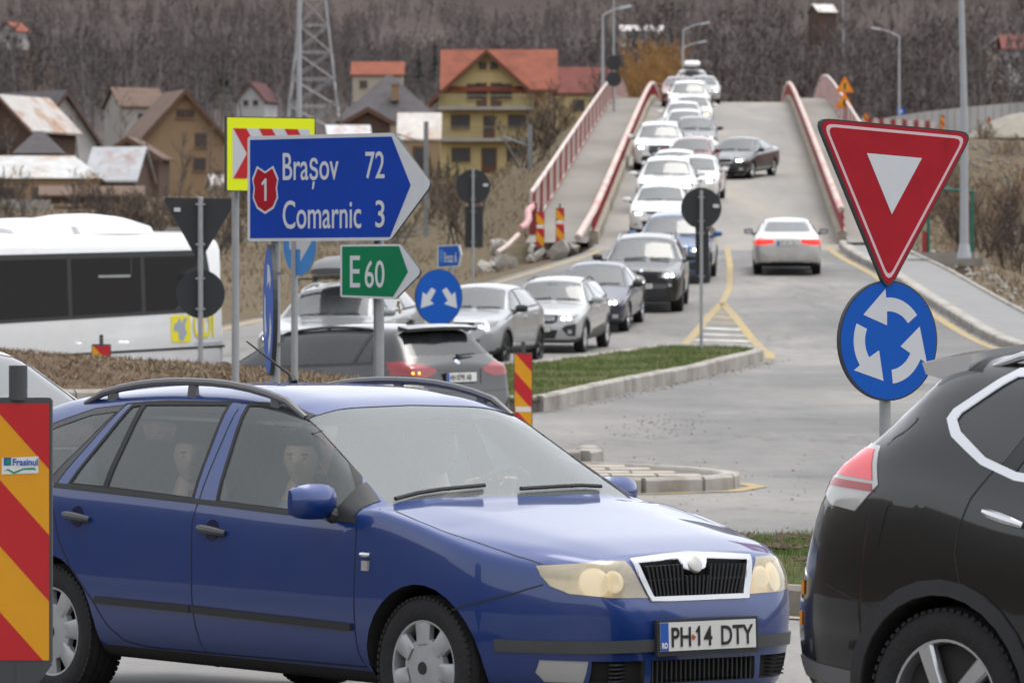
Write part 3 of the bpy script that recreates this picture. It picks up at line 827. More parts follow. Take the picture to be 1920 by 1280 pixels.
FAB = dict(fo=.785, wb=2.456, ro=.955, hw=.823, H=1.372, hood_z=.765, cowl=(-.33, .925), wst=(-1.03, 1.318), roof_end=(-2.75, 1.29), tail_top=(-3.22, .90), belt=(.865, .915),
    tyre=(.289, .19, .185), arch=.332, clear=.19, step=.04, nb=4, zm=.55,
    zt=[(.785, .50), (.776, .555, .01), (.762, .588, .01), (.745, .612, .01), (.722, .725, .015), (.690, .758, .02), (.50, .808, .1), (0, .882, .2), (-.33, .932, .04), (-1.03, 1.315, .14), (-1.45, 1.368, .3), (-2.1, 1.366, .4), (-2.75, 1.30, .2), (-3.0, 1.20, .08), (-3.22, .92, .06), (-3.35, .72, .04), (-3.411, .55)],
    yw=[(.785, .33), (.765, .44), (.715, .54), (.62, .635), (.50, .71), (.30, .795), (.15, .823), (-2.45, .823), (-2.95, .80), (-3.25, .75), (-3.36, .70), (-3.411, .55)],
    zb=[(.785, .27), (.765, .215), (.5, .185), (-2.6, .19), (-3.2, .26), (-3.411, .34)],
    zs=[(.785, .48), (.76, .565), (.70, .655), (.5, .712), (.35, .748), (0, .845), (-.33, .905), (-.45, .875), (-1.42, .905), (-2.45, .932), (-3.1, .94), (-3.25, .86), (-3.411, .50)],
    yr=[(.785, .28), (.74, .40), (.69, .48), (.5, .60), (.1, .69), (-.2, .72), (-.33, .705, .06), (-.65, .655), (-1.03, .598, .1), (-2.0, .60), (-2.75, .585), (-3.22, .66), (-3.411, .45)],
    zd=[(.785, .015), (.5, .03), (0, .04), (-.33, .04), (-1.03, .05), (-2.75, .055), (-3.411, .03)], dys=.032,
    fr=(.30, .45, .5, .28, .30, .28), ridge=.64, rz=.12,
    windows=[fab_fwin, fab_rwin, fab_rq], glass=glass_f, glass_ws=glass_fw, ws_inset=.035,
    first=[('front_bumper_strip', 'F', [(-.86, .378), (-.27, .385), (.27, .385), (.86, .378), (.86, .425), (.27, .432), (-.27, .432), (-.86, .425)], greyp, .010, dict(ms=greyp, lim=lambda q: q.x > .38)),
        ('window_seal', 'S', grow(fab_fwin, .016), seal, .0012, {}), ('window_seal', 'S', grow([fab_rq[0], fab_rq[1], fab_rwin[1], fab_rwin[2], fab_rwin[3], fab_rwin[0]], .016), seal, .0012, {}),
        ('quarter_panel_trim', 'S', [(-2.445, .925), (-2.175, 1.268), (-2.40, 1.245), (-2.62, 1.185), (-2.90, 1.09), (-3.06, .93)], greyp, -.002, {}),
        ('quarter_window', 'S', fab_qtr, glass_f, -.003, dict(ms=seal))],
    regions=[('belt_strip', 'S', [(-2.45, .905), (-1.42, .876), (-.42, .842), (-.42, .864), (-1.42, .897), (-2.45, .926)], blackp, .004, dict(ms=blackp)),
        ('side_moulding', 'S', [(-2.101, .432), (-1.452, .428), (-1.452, .457), (-2.101, .459)], blackp, .014, dict(ms=blackp)),
        ('side_moulding', 'S', [(-1.44, .428), (-.405, .414), (-.405, .442), (-1.44, .457)], blackp, .014, dict(ms=blackp)),
        ('mirror_sail', 'S', [(-.56, .872), (-.44, .858), (-.40, .93), (-.53, 1.0)], blackp, .003, dict(ms=blackp)),
        ('headlight', 'F', hl_f, lens_old, .002, dict(ms=seal, mir=True, lamp=(reflector_w, .07, [(bulb_fabia, .50, .665, .062), (bulb_fabia, .40, .665, .045)]), lim=lambda q: q.x > .25)),
        ('grille_surround', 'F', [(-.322, .742), (-.12, .756), (0, .760), (.12, .756), (.322, .742), (.30, .66), (.262, .578), (-.262, .578), (-.30, .66)], mat('grille_chrome', (.50, .51, .53), .25, .8), .008, dict(ms=chrome, lim=lambda q: q.x > .5)),
        ('grille', 'F', [(-.298, .728), (-.075, .738), (-.055, .70), (0, .682), (.055, .70), (.075, .738), (.298, .728), (.245, .594), (-.245, .594)], under, -.03, dict(ms=seal, lim=lambda q: q.x > .5)),
        ('lower_grille', 'F', [(-.28, .348), (.28, .348), (.28, .258), (-.28, .258)], under, -.035, dict(ms=blackp, lim=lambda q: q.x > .5)),
        ('side_intake', 'F', [(-.525, .35), (-.31, .35), (-.31, .258), (-.52, .258)], under, -.03, dict(ms=blackp, mir=True, lim=lambda q: q.x > .5)),
        ('fog_lamp', 'F', [(-.66, .352), (-.535, .35), (-.535, .262), (-.63, .262), (-.66, .30)], clear_lens, -.004, dict(ms=blackp, mir=True, lim=lambda q: q.x > .4)),
        ('tail_light', 'B', [(-.80, .95), (-.66, .97), (-.62, .70), (-.80, .68)], red_lens, .003, dict(mir=True, lim=lambda q: q.x < -3)),
        ('rear_bumper_strip', 'B', [(-.7, .50), (.7, .50), (.7, .55), (-.7, .55)], greyp, .01, dict(ms=greyp))],
    gaps=fab_gaps, gapw=.006, handles=[(-2.255, .788), (-1.33, .772)], hcups=[(-2.255, .79), (-1.33, .774)], handle_mat=greyp,
    rails=(-1.02, -2.52, .062, mat('rail_grey', (.13, .13, .14), .4, .3), lambda x: .565), mirror=(-.585, .885, .925), far_mirror=(-.06, -.07), rim_style=(7, .50, .010, .62), rim_mat=coverp, plates=[('B', .72, .52)], seat_x=-1.32, rseat_x=-2.2,
    extra=[fabia_extra], seat_mat=cloth_l, wipers=[(-.62, -.12), (.05, .52)], steer=0)
# ---- other vehicle kinds, seen mostly from the front
def fascia(fo, hw, hz, grille, lamp, low, fog=None, lampm=None, bulb=None, clad=None, gm=None, gsur=None, depth=.05):
    """regions of a car front: grille, head lamps, lower intake, fog lamps"""
    lim = lambda q: q.x > fo - .62
    out = []
    if clad: out.append(('bumper_cladding', 'F', [(-hw, .1), (hw, .1), (hw, clad), (-hw, clad)], greyp, .006, dict(ms=greyp, lim=lim)))
    if gsur: out.append(('grille_surround', 'F', grow(grille, .022), gsur, .008, dict(ms=gsur, lim=lim)))
    out.append(('grille', 'F', grille, gm or blackp, -.012, dict(ms=blackp, lim=lim)))
    out.append(('lower_intake', 'F', low, blackp, -.015, dict(ms=blackp, lim=lim)))
    ux = sum(a for a, b in lamp) / len(lamp); uz = sum(b for a, b in lamp) / len(lamp)
    b1 = (bulb or bulb_w); wd = abs(lamp[0][0] - ux)
    out.append(('headlight', 'F', lamp, lens, .003, dict(ms=seal, mir=True, lamp=(lampm or reflector, depth, [(b1, abs(ux) - .07, uz, .035), (b1, abs(ux) + .06, uz, .03)]), lim=lim)))
    if fog: out.append(('fog_lamp', 'F', fog, clear_lens, .003, dict(ms=blackp, mir=True, lim=lim)))
    return out
def tail(xt, hw, lampp, m=None, clad=None):
    lim = lambda q: q.x < xt + .6
    out = [('rear_bumper_cladding', 'B', [(-hw, .1), (hw, .1), (hw, clad or .42), (-hw, clad or .42)], blackp, .003, dict(ms=blackp, lim=lim))] if clad else []
    out.append(('tail_light', 'B', lampp, m or red_lens, .004, dict(ms=red_lens, mir=True, lim=lim)))
    return out
def doors(p, f=-.42, b=-1.42, r=-2.35, top=.9, bot=.3):
    g = [('S', [(f, top), (f + .02, .55), (f + .03, bot)]), ('S', [(b, top), (b, bot)]), ('S', [(r, top), (r + .05, .7), (r + .38, bot + .12), (r + .45, bot)]), ('S', [(r + .45, bot), (f + .03, bot)])]
    return g
def badge_extra(z, r=.045, m=chrome):
    def fn(T, B, p):
        q, n = B.hit('F', 0, z); t2 = MB(); t2.lathe([(.0005, .010), (r * .8, .008), (r, .0)], 18); rot = n.to_track_quat('Z', 'Y').to_matrix()
        mb = MB(); mb.add([rot @ v + q + n * .004 for v in t2.v], t2.f); T.mbadd('badge', mb, m)
    return fn
def bars_extra(y0, y1, z0, z1, n, m, horiz=False, name='grille_bar', th=.01):
    def fn(T, B, p):
        mb = MB()
        for k in range(n):
            if horiz:
                z = lerp(z0, z1, k / max(1, n - 1)); a, _ = B.hit('F', y0, z); b, _ = B.hit('F', y1, z); c, _ = B.hit('F', (y0 + y1) / 2, z)
                mb.tube([a, c, b], th * .6, 4)
            else:
                y = lerp(y0, y1, k / max(1, n - 1)); a, _ = B.hit('F', y, z0); b, _ = B.hit('F', y, z1); mb.box((a + b) / 2, (.02, th, abs(z1 - z0)))
        T.mbadd(name, mb, m, None, False)
    return fn
def roof_box_extra(x0, x1, y0, y1, m):
    def fn(T, B, p):
        zz = p['H'] + .10
        for x in (lerp(x0, x1, .22), lerp(x0, x1, .78)):
            mb = MB(); w = p['hw'] * .78; mb.box((x, 0, p['H'] + .065), (.06, w * 2, .03))
            for s in (-1, 1): mb.box((x, s * (w - .06), p['H'] + .02), (.10, .05, .10))
            T.mbadd('roof_bar', mb, blackp)
        mb = MB(); n = 14; vs = []; k = 12
        for i in range(n + 1):
            u = i / n; x = lerp(x0, x1, u); s = (math.sin(math.pi * clamp(u * .96 + .03, 0, 1)) ** .35)
            for j in range(k):
                a = 2 * math.pi * j / k; cy, sz = math.cos(a), math.sin(a)
                vs.append((x, (y0 + y1) / 2 + (abs(cy) ** .6) * math.copysign(1, cy) * (y1 - y0) / 2 * lerp(.6, 1, s), zz + .02 + (.17 + .15 * (abs(sz) ** .7) * math.copysign(1, sz)) * s if sz > 0 else zz + .02 + .17 * s - .13 * abs(sz) ** .6 * s))
        fs = [(i * k + j, i * k + (j + 1) % k, (i + 1) * k + (j + 1) % k, (i + 1) * k + j) for i in range(n) for j in range(k)] + [tuple(range(k)), tuple(n * k + j for j in range(k))]
        mb.add(vs, fs); i = T.mbadd('roof_box', mb, m)
    return fn
def aerial_extra(x, h=.05, fin=True):
    def fn(T, B, p):
        q, n = B.hit('T', x, 0); mb = MB()
        if fin: mb.prism([(q.x + .09, q.z - .005), (q.x - .07, q.z - .005), (q.x - .06, q.z + h), (q.x - .02, q.z + h)], -.018, .018)
        else: mb.tube([q, q + Vector((-.1, 0, .22))], [.008, .004], 6)
        T.mbadd('aerial', mb, PAINT if fin else seal)
    return fn

# compact crossover, squared front with a black band between the lamps
def cross_a():
    hw, hz, fo = .885, .86, .83
    p = dict(fo=fo, wb=2.60, ro=.66, hw=hw, H=1.53, hood_z=hz, cowl=(-.42, 1.04), wst=(-1.02, 1.47), roof_end=(-2.75, 1.46), tail_top=(-3.14, 1.02), belt=(.98, 1.05), tyre=(.325, .205, .205), clear=.22, bpillar=-1.38,
        dlo_rear=(-2.62, -2.80), cpillar=None, arch=.365, arch_trim=.055, rails=(-1.08, -2.55, .055, greyp), rim_style=(6, .40, .012, .34), handles=[(-1.36, .90), (-2.25, .93)],
        first=[('sill_cladding', 'S', [(-2.9, .1), (.6, .1), (.6, .33), (-2.9, .33)], greyp, .006, dict(ms=greyp)), ('door_cladding', 'S', [(-2.1, .34), (-.5, .34), (-.75, .46), (-2.05, .54)], greyp, .008, dict(ms=greyp))],
        regions=fascia(fo, hw, hz, [(-.42, .80), (.42, .80), (.40, .66), (.30, .62), (-.30, .62), (-.40, .66)], [(-.80, .80), (-.43, .785), (-.40, .70), (-.60, .69), (-.74, .72)], [(-.42, .50), (.42, .50), (.36, .32), (-.36, .32)], None, clad=.30) +
            [('fog_surround', 'F', [(-.78, .62), (-.56, .58), (-.50, .52), (-.62, .38), (-.76, .37)], blackp, .004, dict(ms=blackp, mir=True, lim=lambda q: q.x > .2)), ('fog_lamp', 'F', circ(.045, 12, -.66, .46), clear_lens, .006, dict(ms=blackp, mir=True, lim=lambda q: q.x > .2))] +
            tail(-3.26, hw, [(-.84, 1.0), (-.62, 1.0), (-.60, .80), (-.82, .78)], None, .5),
        gaps=doors(0, -.45, -1.40, -2.42, 1.0, .34), extra=[bars_extra(-.36, -.10, .76, .69, 3, chrome, True), bars_extra(.10, .36, .76, .69, 3, chrome, True)], plates=[('F', .52, .52), ('B', .72, .52)])
    return car_tpl(p)
# rounded crossover with dark mirrors and a rising belt line
def cross_b():
    hw, hz, fo = .885, .90, .86
    p = dict(fo=fo, wb=2.64, ro=.72, hw=hw, H=1.57, hood_z=hz, cowl=(-.40, 1.07), wst=(-1.08, 1.50), roof_end=(-2.70, 1.48), tail_top=(-3.18, 1.06), belt=(1.0, 1.10), tyre=(.33, .225, .21), clear=.23, bpillar=-1.40, dlo_rear=(-2.45, -2.72),
        arch=.37, arch_trim=.05, rim_style=(5, .30, .012, .28), rim_mat=alloy_d, handles=[(-1.38, .92), (-2.25, .96)], mirror_mat=blackp, handle_mat=PAINT, mirror=(-.60, .99, 1.08), dlo_mat=blackp,
        first=[('sill_cladding', 'S', [(-2.9, .1), (.6, .1), (.6, .36), (-2.9, .36)], blackp, .006, dict(ms=blackp)), ('sill_trim', 'S', [(-2.15, .40), (-.5, .40), (-.55, .44), (-2.1, .46)], chrome, .012, dict(ms=chrome))],
        regions=fascia(fo, hw, hz, [(-.45, .84), (.45, .84), (.34, .66), (-.34, .66)], [(-.81, .86), (-.46, .85), (-.40, .76), (-.56, .74), (-.68, .62), (-.76, .63)], [(-.55, .52), (.55, .52), (.45, .32), (-.45, .32)], clad=.28, gsur=chrome) +
            tail(-3.36, hw, [(-.84, 1.02), (-.45, .98), (-.45, .90), (-.80, .84)], None, .5),
        gaps=doors(0, -.45, -1.42, -2.40, 1.02, .38), plates=[('F', .60, .52), ('B', .70, .52)], extra=[aerial_extra(-2.5)])
    return car_tpl(p)
# large off-roader front: black, twin lamps
def suv_a(box=False, kid=True, rails=True):
    hw, hz, fo = .965, 1.0, .88
    lampp = [(-.86, .96), (-.50, .925), (-.46, .84), (-.52, .80), (-.80, .83), (-.86, .88)]
    if kid: gr = [(-.40, .93), (-.02, .945), (.02, .945), (.40, .93), (.37, .74), (.10, .70), (-.10, .70), (-.37, .74)]
    else: gr = [(-.38, .93), (.38, .93), (.36, .66), (.30, .60), (-.30, .60), (-.36, .66)]
    ex = [badge_extra(.965 if kid else .80, .045, mat('badge_pale', (.55, .6, .7), .3, .3) if kid else chrome)]
    ex += [bars_extra(-.34, -.04, .91, .73, 9, blackp if kid else chrome), bars_extra(.04, .34, .91, .73, 9, blackp if kid else chrome)]
    if box: ex.append(roof_box_extra(-.72, -2.85, -.42, .45, mat('roof_box_grey', (.10, .10, .105), .35, .2, var=.1)))
    p = dict(fo=fo, wb=2.93, ro=1.08, hw=hw, H=1.72, hood_z=hz, cowl=(-.42, 1.16), wst=(-1.18, 1.64), roof_end=(-3.2, 1.62), tail_top=(-3.72, 1.16), belt=(1.10, 1.17), tyre=(.37, .255, .27), clear=.24, bpillar=-1.42, dlo_rear=(-3.15, -3.4), cpillar=-2.5,
        arch=.41, arch_trim=.03, rim_style=(5, .26, .02, .25), handles=[(-1.42, 1.0), (-2.45, 1.03)], rails=(-1.25, -3.0, .05, alloy) if rails else None, zm=.68, mirror=(-.66, 1.08, 1.20), mirror_mat=blackp if kid else PAINT,
        first=[('sill_cladding', 'S', [(-3.2, .1), (.6, .1), (.6, .38), (-3.2, .38)], blackp, .006, dict(ms=blackp))],
        regions=fascia(fo, hw, hz, gr, lampp, [(-.60, .56), (.60, .56), (.66, .36), (-.66, .36)], [(-.70, .68), (-.62, .68), (-.62, .61), (-.70, .61)], clad=None, gsur=None if kid else chrome) + tail(-4.01, hw, [(-.92, 1.12), (-.55, 1.08), (-.55, .98), (-.90, .94)], None, .55),
        gaps=doors(0, -.48, -1.46, -2.62, 1.1, .40), plates=[('F', .62, .52), ('B', .88, .52)], extra=ex)
    return car_tpl(p)
# three-box saloon
def sedan(tailm=None, chars=True):
    hw, hz, fo = .895, .79, .87
    p = dict(fo=fo, wb=2.66, ro=.98, hw=hw, H=1.43, hood_z=hz, cowl=(-.42, .98), wst=(-1.18, 1.385), roof_end=(-2.25, 1.36), tail_top=(-3.05, 1.075), deck=(-3.52, 1.04), belt=(.90, .96), tyre=(.315, .215, .215), clear=.19, bpillar=-1.42, dlo_rear=(-2.2, -2.62),
        rim_style=(5, .30, .015, .28), handles=[(-1.42, .83), (-2.30, .86)], mirror=(-.62, .98, 1.0), mirror_mat=blackp, yr=[(fo, hw * .45), (fo - .1, hw * .70), (-.32, hw * .80), (-.42, hw * .83, .05), (-1.18, hw * .66, .1), (-2.25, hw * .63), (-3.05, hw * .76), (-3.52, hw * .78), (-3.64, hw * .6)],
        regions=fascia(fo, hw, hz, [(-.34, .735), (.34, .735), (.30, .60), (-.30, .60)], [(-.79, .745), (-.42, .73), (-.40, .64), (-.62, .63), (-.76, .67)], [(-.55, .42), (.55, .42), (.45, .29), (-.45, .29)], [(-.72, .42), (-.60, .42), (-.60, .34), (-.72, .34)], gsur=chrome) +
            tail(-3.64, hw, [(-.84, .93), (-.36, .935), (-.34, .84), (-.56, .80), (-.84, .79)], tailm, None),
        rear_glass=round_poly([(-.60, 1.10), (.60, 1.10), (.50, 1.325), (-.50, 1.325)], .05),
        gaps=doors(0, -.42, -1.44, -2.35, .92, .30), plates=[('F', .45, .52), ('B', .84, .52)], plate_chars=chars)
    return car_tpl(p)
# family hatchback / small MPV
def hatch(bulb=None):
    hw, hz, fo = .88, .84, .84
    p = dict(fo=fo, wb=2.60, ro=.78, hw=hw, H=1.48, hood_z=hz, cowl=(-.40, 1.02), wst=(-1.12, 1.43), roof_end=(-2.75, 1.41), tail_top=(-3.2, .98), belt=(.95, 1.02), tyre=(.315, .205, .205), clear=.2, bpillar=-1.40, dlo_rear=(-2.6, -2.9), dlo_trim=True,
        rim_style=(5, .36, .012, .3), handles=[(-1.40, .87), (-2.25, .9)], mirror=(-.60, .97, 1.04),
        regions=fascia(fo, hw, hz, [(-.36, .77), (.36, .77), (.32, .69), (-.32, .69)], [(-.78, .80), (-.42, .775), (-.38, .68), (-.60, .66), (-.74, .70)], [(-.48, .50), (.48, .50), (.42, .31), (-.42, .31)], [(-.70, .44), (-.58, .44), (-.58, .35), (-.70, .35)], bulb=bulb, gsur=chrome) + tail(-3.38, hw, [(-.84, 1.0), (-.64, 1.02), (-.62, .78), (-.82, .76)], None, .45),
        gaps=doors(0, -.42, -1.42, -2.35, .96, .30), plates=[('F', .53, .52), ('B', .74, .52)], extra=[badge_extra(.745, .04)])
    return car_tpl(p)
# mid-size off-roader seen from the rear quarter
def suv_rear():
    hw, fo = .945, .86
    def extra(T, B, p):
        q, n = B.hit('B', 0, 1.15); t2 = MB(); t2.lathe([(.0005, .008), (.03, .007), (.04, .0)], 18); rot = n.to_track_quat('Z', 'Y').to_matrix(); mb = MB(); mb.add([rot @ v + q + n * .003 for v in t2.v], t2.f); T.mbadd('badge', mb, mat('badge_blue_white', (.5, .58, .7), .3, .3))
        q, n = B.hit('B', 0, .965); mb = MB(); mb.box((0, 0, 0), (.014, .54, .13)); i = T.mbadd('number_plate', mb, blackp, None, False, Matrix.Translation((q.x - .012, 0, .965)))
        m2 = MB(); m2.box((-.008, 0, 0), (.004, .515, .112)); T.mbadd('plate_face', m2, plate_w, i, False); m2 = MB(); m2.box((-.0092, .235, 0), (.004, .042, .108)); T.mbadd('plate_band', m2, plate_b, i, False)
        o = text_mesh('plate_characters', 'HH 8795 AB', .095, .74, plate_k, None, (0, 0, 0), (0, 0, 0), .0006, bold=.002); me = o.data; bpy.data.objects.remove(o)
        T.add('plate_characters', me, i, Matrix.Translation((-.0116, .205, -.034)) @ Matrix.Rotation(R_(-90), 4, 'Z') @ Matrix.Rotation(R_(90), 4, 'X'))
        mb = MB(); q, n = B.hit('B', -.02, 1.205); q2, n2 = B.hit('B', -.36, 1.225); mb.tube([q + n * .03, (q + q2) / 2 + n * .035, q2 + n * .03], [.022, .013, .009], 6); T.mbadd('rear_wiper', mb, seal)
        mb = MB(); vs = []   # roof spoiler
        for y in (-.60, -.3, 0, .3, .60):
            z = 1.615 - abs(y) ** 2 * .05; vs += [(-3.28, y, z), (-3.52 + abs(y) * .10, y, z - .035), (-3.50 + abs(y) * .10, y, z - .075), (-3.28, y, z - .06)]
        fs = [(4 * i + j, 4 * i + (j + 1) % 4, 4 * i + 4 + (j + 1) % 4, 4 * i + 4 + j) for i in range(4) for j in range(4)] + [(0, 1, 2, 3), (16, 17, 18, 19)]
        mb.add(vs, fs); T.mbadd('roof_spoiler', mb, PAINT, None, False)
        q, n = B.hit('B', .72, 1.0)
        for z, y in ((1.03, .70), (1.03, .80)):
            q, n = B.hit('B', y, z); t2 = MB(); t2.lathe([(.0005, .004), (.016, .003), (.018, -.004)], 10); rot = n.to_track_quat('Z', 'Y').to_matrix(); mb = MB(); mb.add([rot @ v + q + n * .006 for v in t2.v], t2.f); T.mbadd('indicator', mb, amber_lit)
    p = dict(fo=fo, wb=2.86, ro=.985, hw=hw, H=1.655, hood_z=.98, cowl=(-.42, 1.12), wst=(-1.2, 1.57), roof_end=(-3.28, 1.585), tail_top=(-3.66, 1.20), belt=(1.03, 1.12), tyre=(.36, .245, .245), clear=.22, bpillar=-1.42, cpillar=-2.44, cslant=-.30, dlo_rear=(-3.02, -3.12), arch=.40, arch_trim=.04, rim_style=(5, .26, .02, .25),
        zm=.72, handles=[(-1.42, .96), (-2.40, .99)], rails=(-1.25, -2.95, .035, blackp), first=[('sill_cladding', 'S', [(-3.2, .1), (.6, .1), (.6, .40), (-3.2, .40)], blackp, .006, dict(ms=blackp))],
        zt=[(fo, .60), (fo - .02, .66), (fo - .045, .90), (fo - .12, .98), (-.42, 1.12, .05), (-1.2, 1.575, .16), (-2.2, 1.655, .5), (-3.28, 1.60, .10), (-3.62, 1.23, .06), (-3.72, 1.12, .03), (-3.745, .95, .02), (-3.79, .80, .02), (-3.845, .66)],
        regions=fascia(fo, hw, .98, [(-.38, .90), (.38, .90), (.34, .70), (-.34, .70)], [(-.82, .92), (-.46, .90), (-.44, .80), (-.80, .80)], [(-.55, .5), (.55, .5), (.5, .33), (-.5, .33)]) +
            tail(-3.845, hw, [(-.93, 1.15), (-.80, 1.175), (-.66, 1.15), (-.40, 1.07), (-.42, 1.02), (-.60, .97), (-.93, 1.0)], mat('tail_red', (.24, .004, .006), .12, coat=1), .55) + [('tail_recess', 'B', [(-.38, 1.06), (.38, 1.06), (.34, .88), (-.34, .88)], PAINT, -.012, dict(ms=PAINT, lim=lambda q: q.x < -3.4))],
        rear_glass=round_poly([(-.70, 1.235), (.70, 1.235), (.56, 1.55), (-.56, 1.55)], .07), gaps=doors(0, -.48, -1.46, -2.62, 1.05, .42) + [('B', [(-.72, 1.56), (-.80, 1.3), (-.74, 1.12)]), ('B', [(.72, 1.56), (.80, 1.3), (.74, 1.12)]), ('B', [(-.78, .80), (0, .78), (.78, .80)])],
        plates=[('F', .5, .52)], extra=[extra, aerial_extra(-2.9)], seat_mat=cloth_g, glass=glass_mat('tinted_glass', (.45, .49, .49), .16, (.14, .15, .155), .02, 1.1), glass_rear=glass_mat('tinted_glass', (.45, .49, .49), .16, (.14, .15, .155)))
    return car_tpl(p)
# big dark off-roader on the right edge, cut by the frame
def xtrail():
    hw, fo = .91, .95; rxl = -2.705
    sh = lambda pts: [(x + rxl, z) for x, z in pts]
    chromep = sh([(.268, 1.562), (.11, 1.546), (.053, 1.512), (-.095, 1.398), (-.105, 1.365), (-.05, 1.305), (.118, 1.215), (.278, 1.168), (.9, 1.11), (1.75, 1.06), (2.05, 1.08), (1.75, 1.30), (1.35, 1.50), (1.0, 1.565)])
    glassp = sh([(.27, 1.532), (.123, 1.518), (.075, 1.488), (-.052, 1.388), (-.06, 1.365), (-.02, 1.325), (.135, 1.238), (.285, 1.195), (.9, 1.14), (1.70, 1.09), (1.95, 1.105), (1.70, 1.27), (1.33, 1.47), (1.0, 1.535)])
    q1 = clip_half(glassp, 1, -.55, rxl + .20 - .55 * 1.2); q2 = clip_half(clip_half(glassp, -1, .55, -(rxl + .28 - .55 * 1.2)), 1, -.06, rxl + 1.05); q3 = clip_half(glassp, -1, .06, -(rxl + 1.12))
    lampp = sh([(-.50, 1.262), (-.396, 1.259), (-.345, 1.125), (-.455, 1.03), (-.60, 1.045), (-.70, 1.11), (-.70, 1.25)])
    redp = sh([(-.52, 1.245), (-.412, 1.245), (-.372, 1.14), (-.66, 1.155), (-.66, 1.245)]); red2 = sh([(-.374, 1.128), (-.366, 1.10), (-.68, 1.115), (-.68, 1.142)])
    def extra(T, B, p):
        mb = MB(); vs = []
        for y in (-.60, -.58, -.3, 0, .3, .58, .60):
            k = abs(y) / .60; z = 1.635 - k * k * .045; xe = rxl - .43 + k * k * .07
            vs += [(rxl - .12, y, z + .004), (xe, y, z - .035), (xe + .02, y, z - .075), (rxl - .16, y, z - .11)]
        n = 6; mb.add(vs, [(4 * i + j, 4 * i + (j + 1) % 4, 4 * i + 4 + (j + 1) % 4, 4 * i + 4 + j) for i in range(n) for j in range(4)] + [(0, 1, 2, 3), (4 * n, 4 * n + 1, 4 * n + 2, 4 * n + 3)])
        T.mbadd('roof_spoiler', mb, mat('spoiler_sky_sheen', (.60, .60, .61), .22, .2, coat=1), None, False)  # pale colour stands in for sky reflected on the dark spoiler
        for v, sy in (('R', -1), ('L', 1)):
            for (x, z, h) in ((-.77, .74, .05), (-.79, .63, .05)):
                q, n = B.hit(v, rxl + x, z); mb = MB(); mb.box(q + n * .003, (.012, .012, h)); T.mbadd('rear_reflector', mb, amber)
    p = dict(fo=fo, wb=2.705, ro=.93, hw=hw, H=1.665, hood_z=1.0, cowl=(-.40, 1.12), wst=(-1.15, 1.57), roof_end=(-2.95, 1.60), tail_top=(-3.33, 1.20), belt=(1.05, 1.17), tyre=(.358, .247, .225), clear=.21, step=.045, nb=4, zm=.78, arch=.40, arch_trim=.055, clad_mat=blackp,
        zt=[(fo, .60), (fo - .02, .66), (fo - .045, .90), (fo - .12, 1.0), (-.40, 1.12, .05), (-1.15, 1.575, .16), (-2.0, 1.665, .4), (-2.85, 1.625, .10), (-2.97, 1.585, .04), (-3.24, 1.31, .08), (-3.42, 1.16, .04), (-3.50, 1.04, .02), (-3.535, .82, .02), (-3.58, .74, .02), (-3.60, .58, .01), (-3.635, .50)],
        yw=[(fo, .5), (fo - .03, .68), (fo - .1, .79), (fo - .3, .88), (0, .91), (-2.7, .91), (-3.1, .895), (-3.35, .84), (-3.48, .77), (-3.56, .70), (-3.60, .60), (-3.635, .46)],
        yr=[(fo, .4), (fo - .1, .62), (-.3, .73), (-.40, .765, .05), (-1.15, .63, .1), (-2.0, .625), (-2.95, .60), (-3.33, .70), (-3.635, .40)],
        zs=[(fo, .58), (fo - .05, .84), (fo - .2, .92), (-.40, 1.05), (-2.4, 1.15), (-2.9, 1.25), (-3.3, 1.17), (-3.45, 1.02), (-3.54, .72), (-3.635, .48)], dys=.05,
        zb=[(fo, .34), (fo - .03, .25), (fo - .3, .21), (-3.1, .25), (-3.4, .30), (-3.635, .40)],
        windows=[q3, q2, q1], glass=glass_d, glass_ws=glass, dlo_trim=False, rim_style=(5, .30, .015, .24), handles=[(-1.40, 1.02), (-2.44, 1.035)], handle_mat=chrome, hslope=.010, mirror=(-.62, 1.03, 1.17),
        rails=(-1.15, -2.74, .06, mat('rail_silver', (.6, .61, .62), .3, .7)),
        first=[('window_chrome', 'S', chromep, chrome, .006, dict(ms=chrome)), ('window_surround', 'S', glassp, blackp, -.001, {}),
            ('sill_cladding', 'S', [(-3.2, .1), (.6, .1), (.6, .40), (-3.2, .40)], blackp, .006, dict(ms=blackp)),
            ('rear_skid_trim', 'S', sh([(-.97, .43), (-.30, .40), (-.30, .455), (-.97, .50)]), mat('skid_grey', (.16, .16, .165), .4, .3), .006, dict(ms=greyp))],
        regions=fascia(fo, hw, 1.0, [(-.36, .92), (.36, .92), (.28, .66), (-.28, .66)], [(-.82, .95), (-.46, .90), (-.44, .80), (-.80, .82)], [(-.55, .5), (.55, .5), (.5, .33), (-.5, .33)]) +
            [('tail_light', 'S', lampp, clear_lens, .006, dict(ms=chrome)), ('tail_light_red', 'S', redp, pink_lens, .009, dict(ms=red_lens)), ('tail_light_red', 'S', red2, red_lens, .009, dict(ms=red_lens)),
             ('fuel_flap', 'S', round_poly(sh([(-.285, 1.06), (-.14, 1.058), (-.172, .898), (-.322, .900)]), .02), PAINT, -.002, dict(ms=seal))],
        rear_glass=round_poly([(-.66, 1.22), (.66, 1.22), (.54, 1.53), (-.54, 1.53)], .07),
        gaps=[('S', sh([(.204, 1.226), (.105, 1.098), (.063, .997), (.056, .90), (.087, .80), (.15, .72)])), ('S', sh([(1.08, 1.1), (1.08, .42)])), ('S', sh([(2.22, 1.05), (2.25, .42)])), ('S', sh([(-.60, .765), (-.45, .725), (-.34, .70)])), ('S', sh([(-.30, 1.58), (-.36, 1.50), (-.50, 1.33), (-.53, 1.268)]))],
        plates=[('F', .5, .52)], extra=[extra], gapw=.007)
    return car_tpl(p)
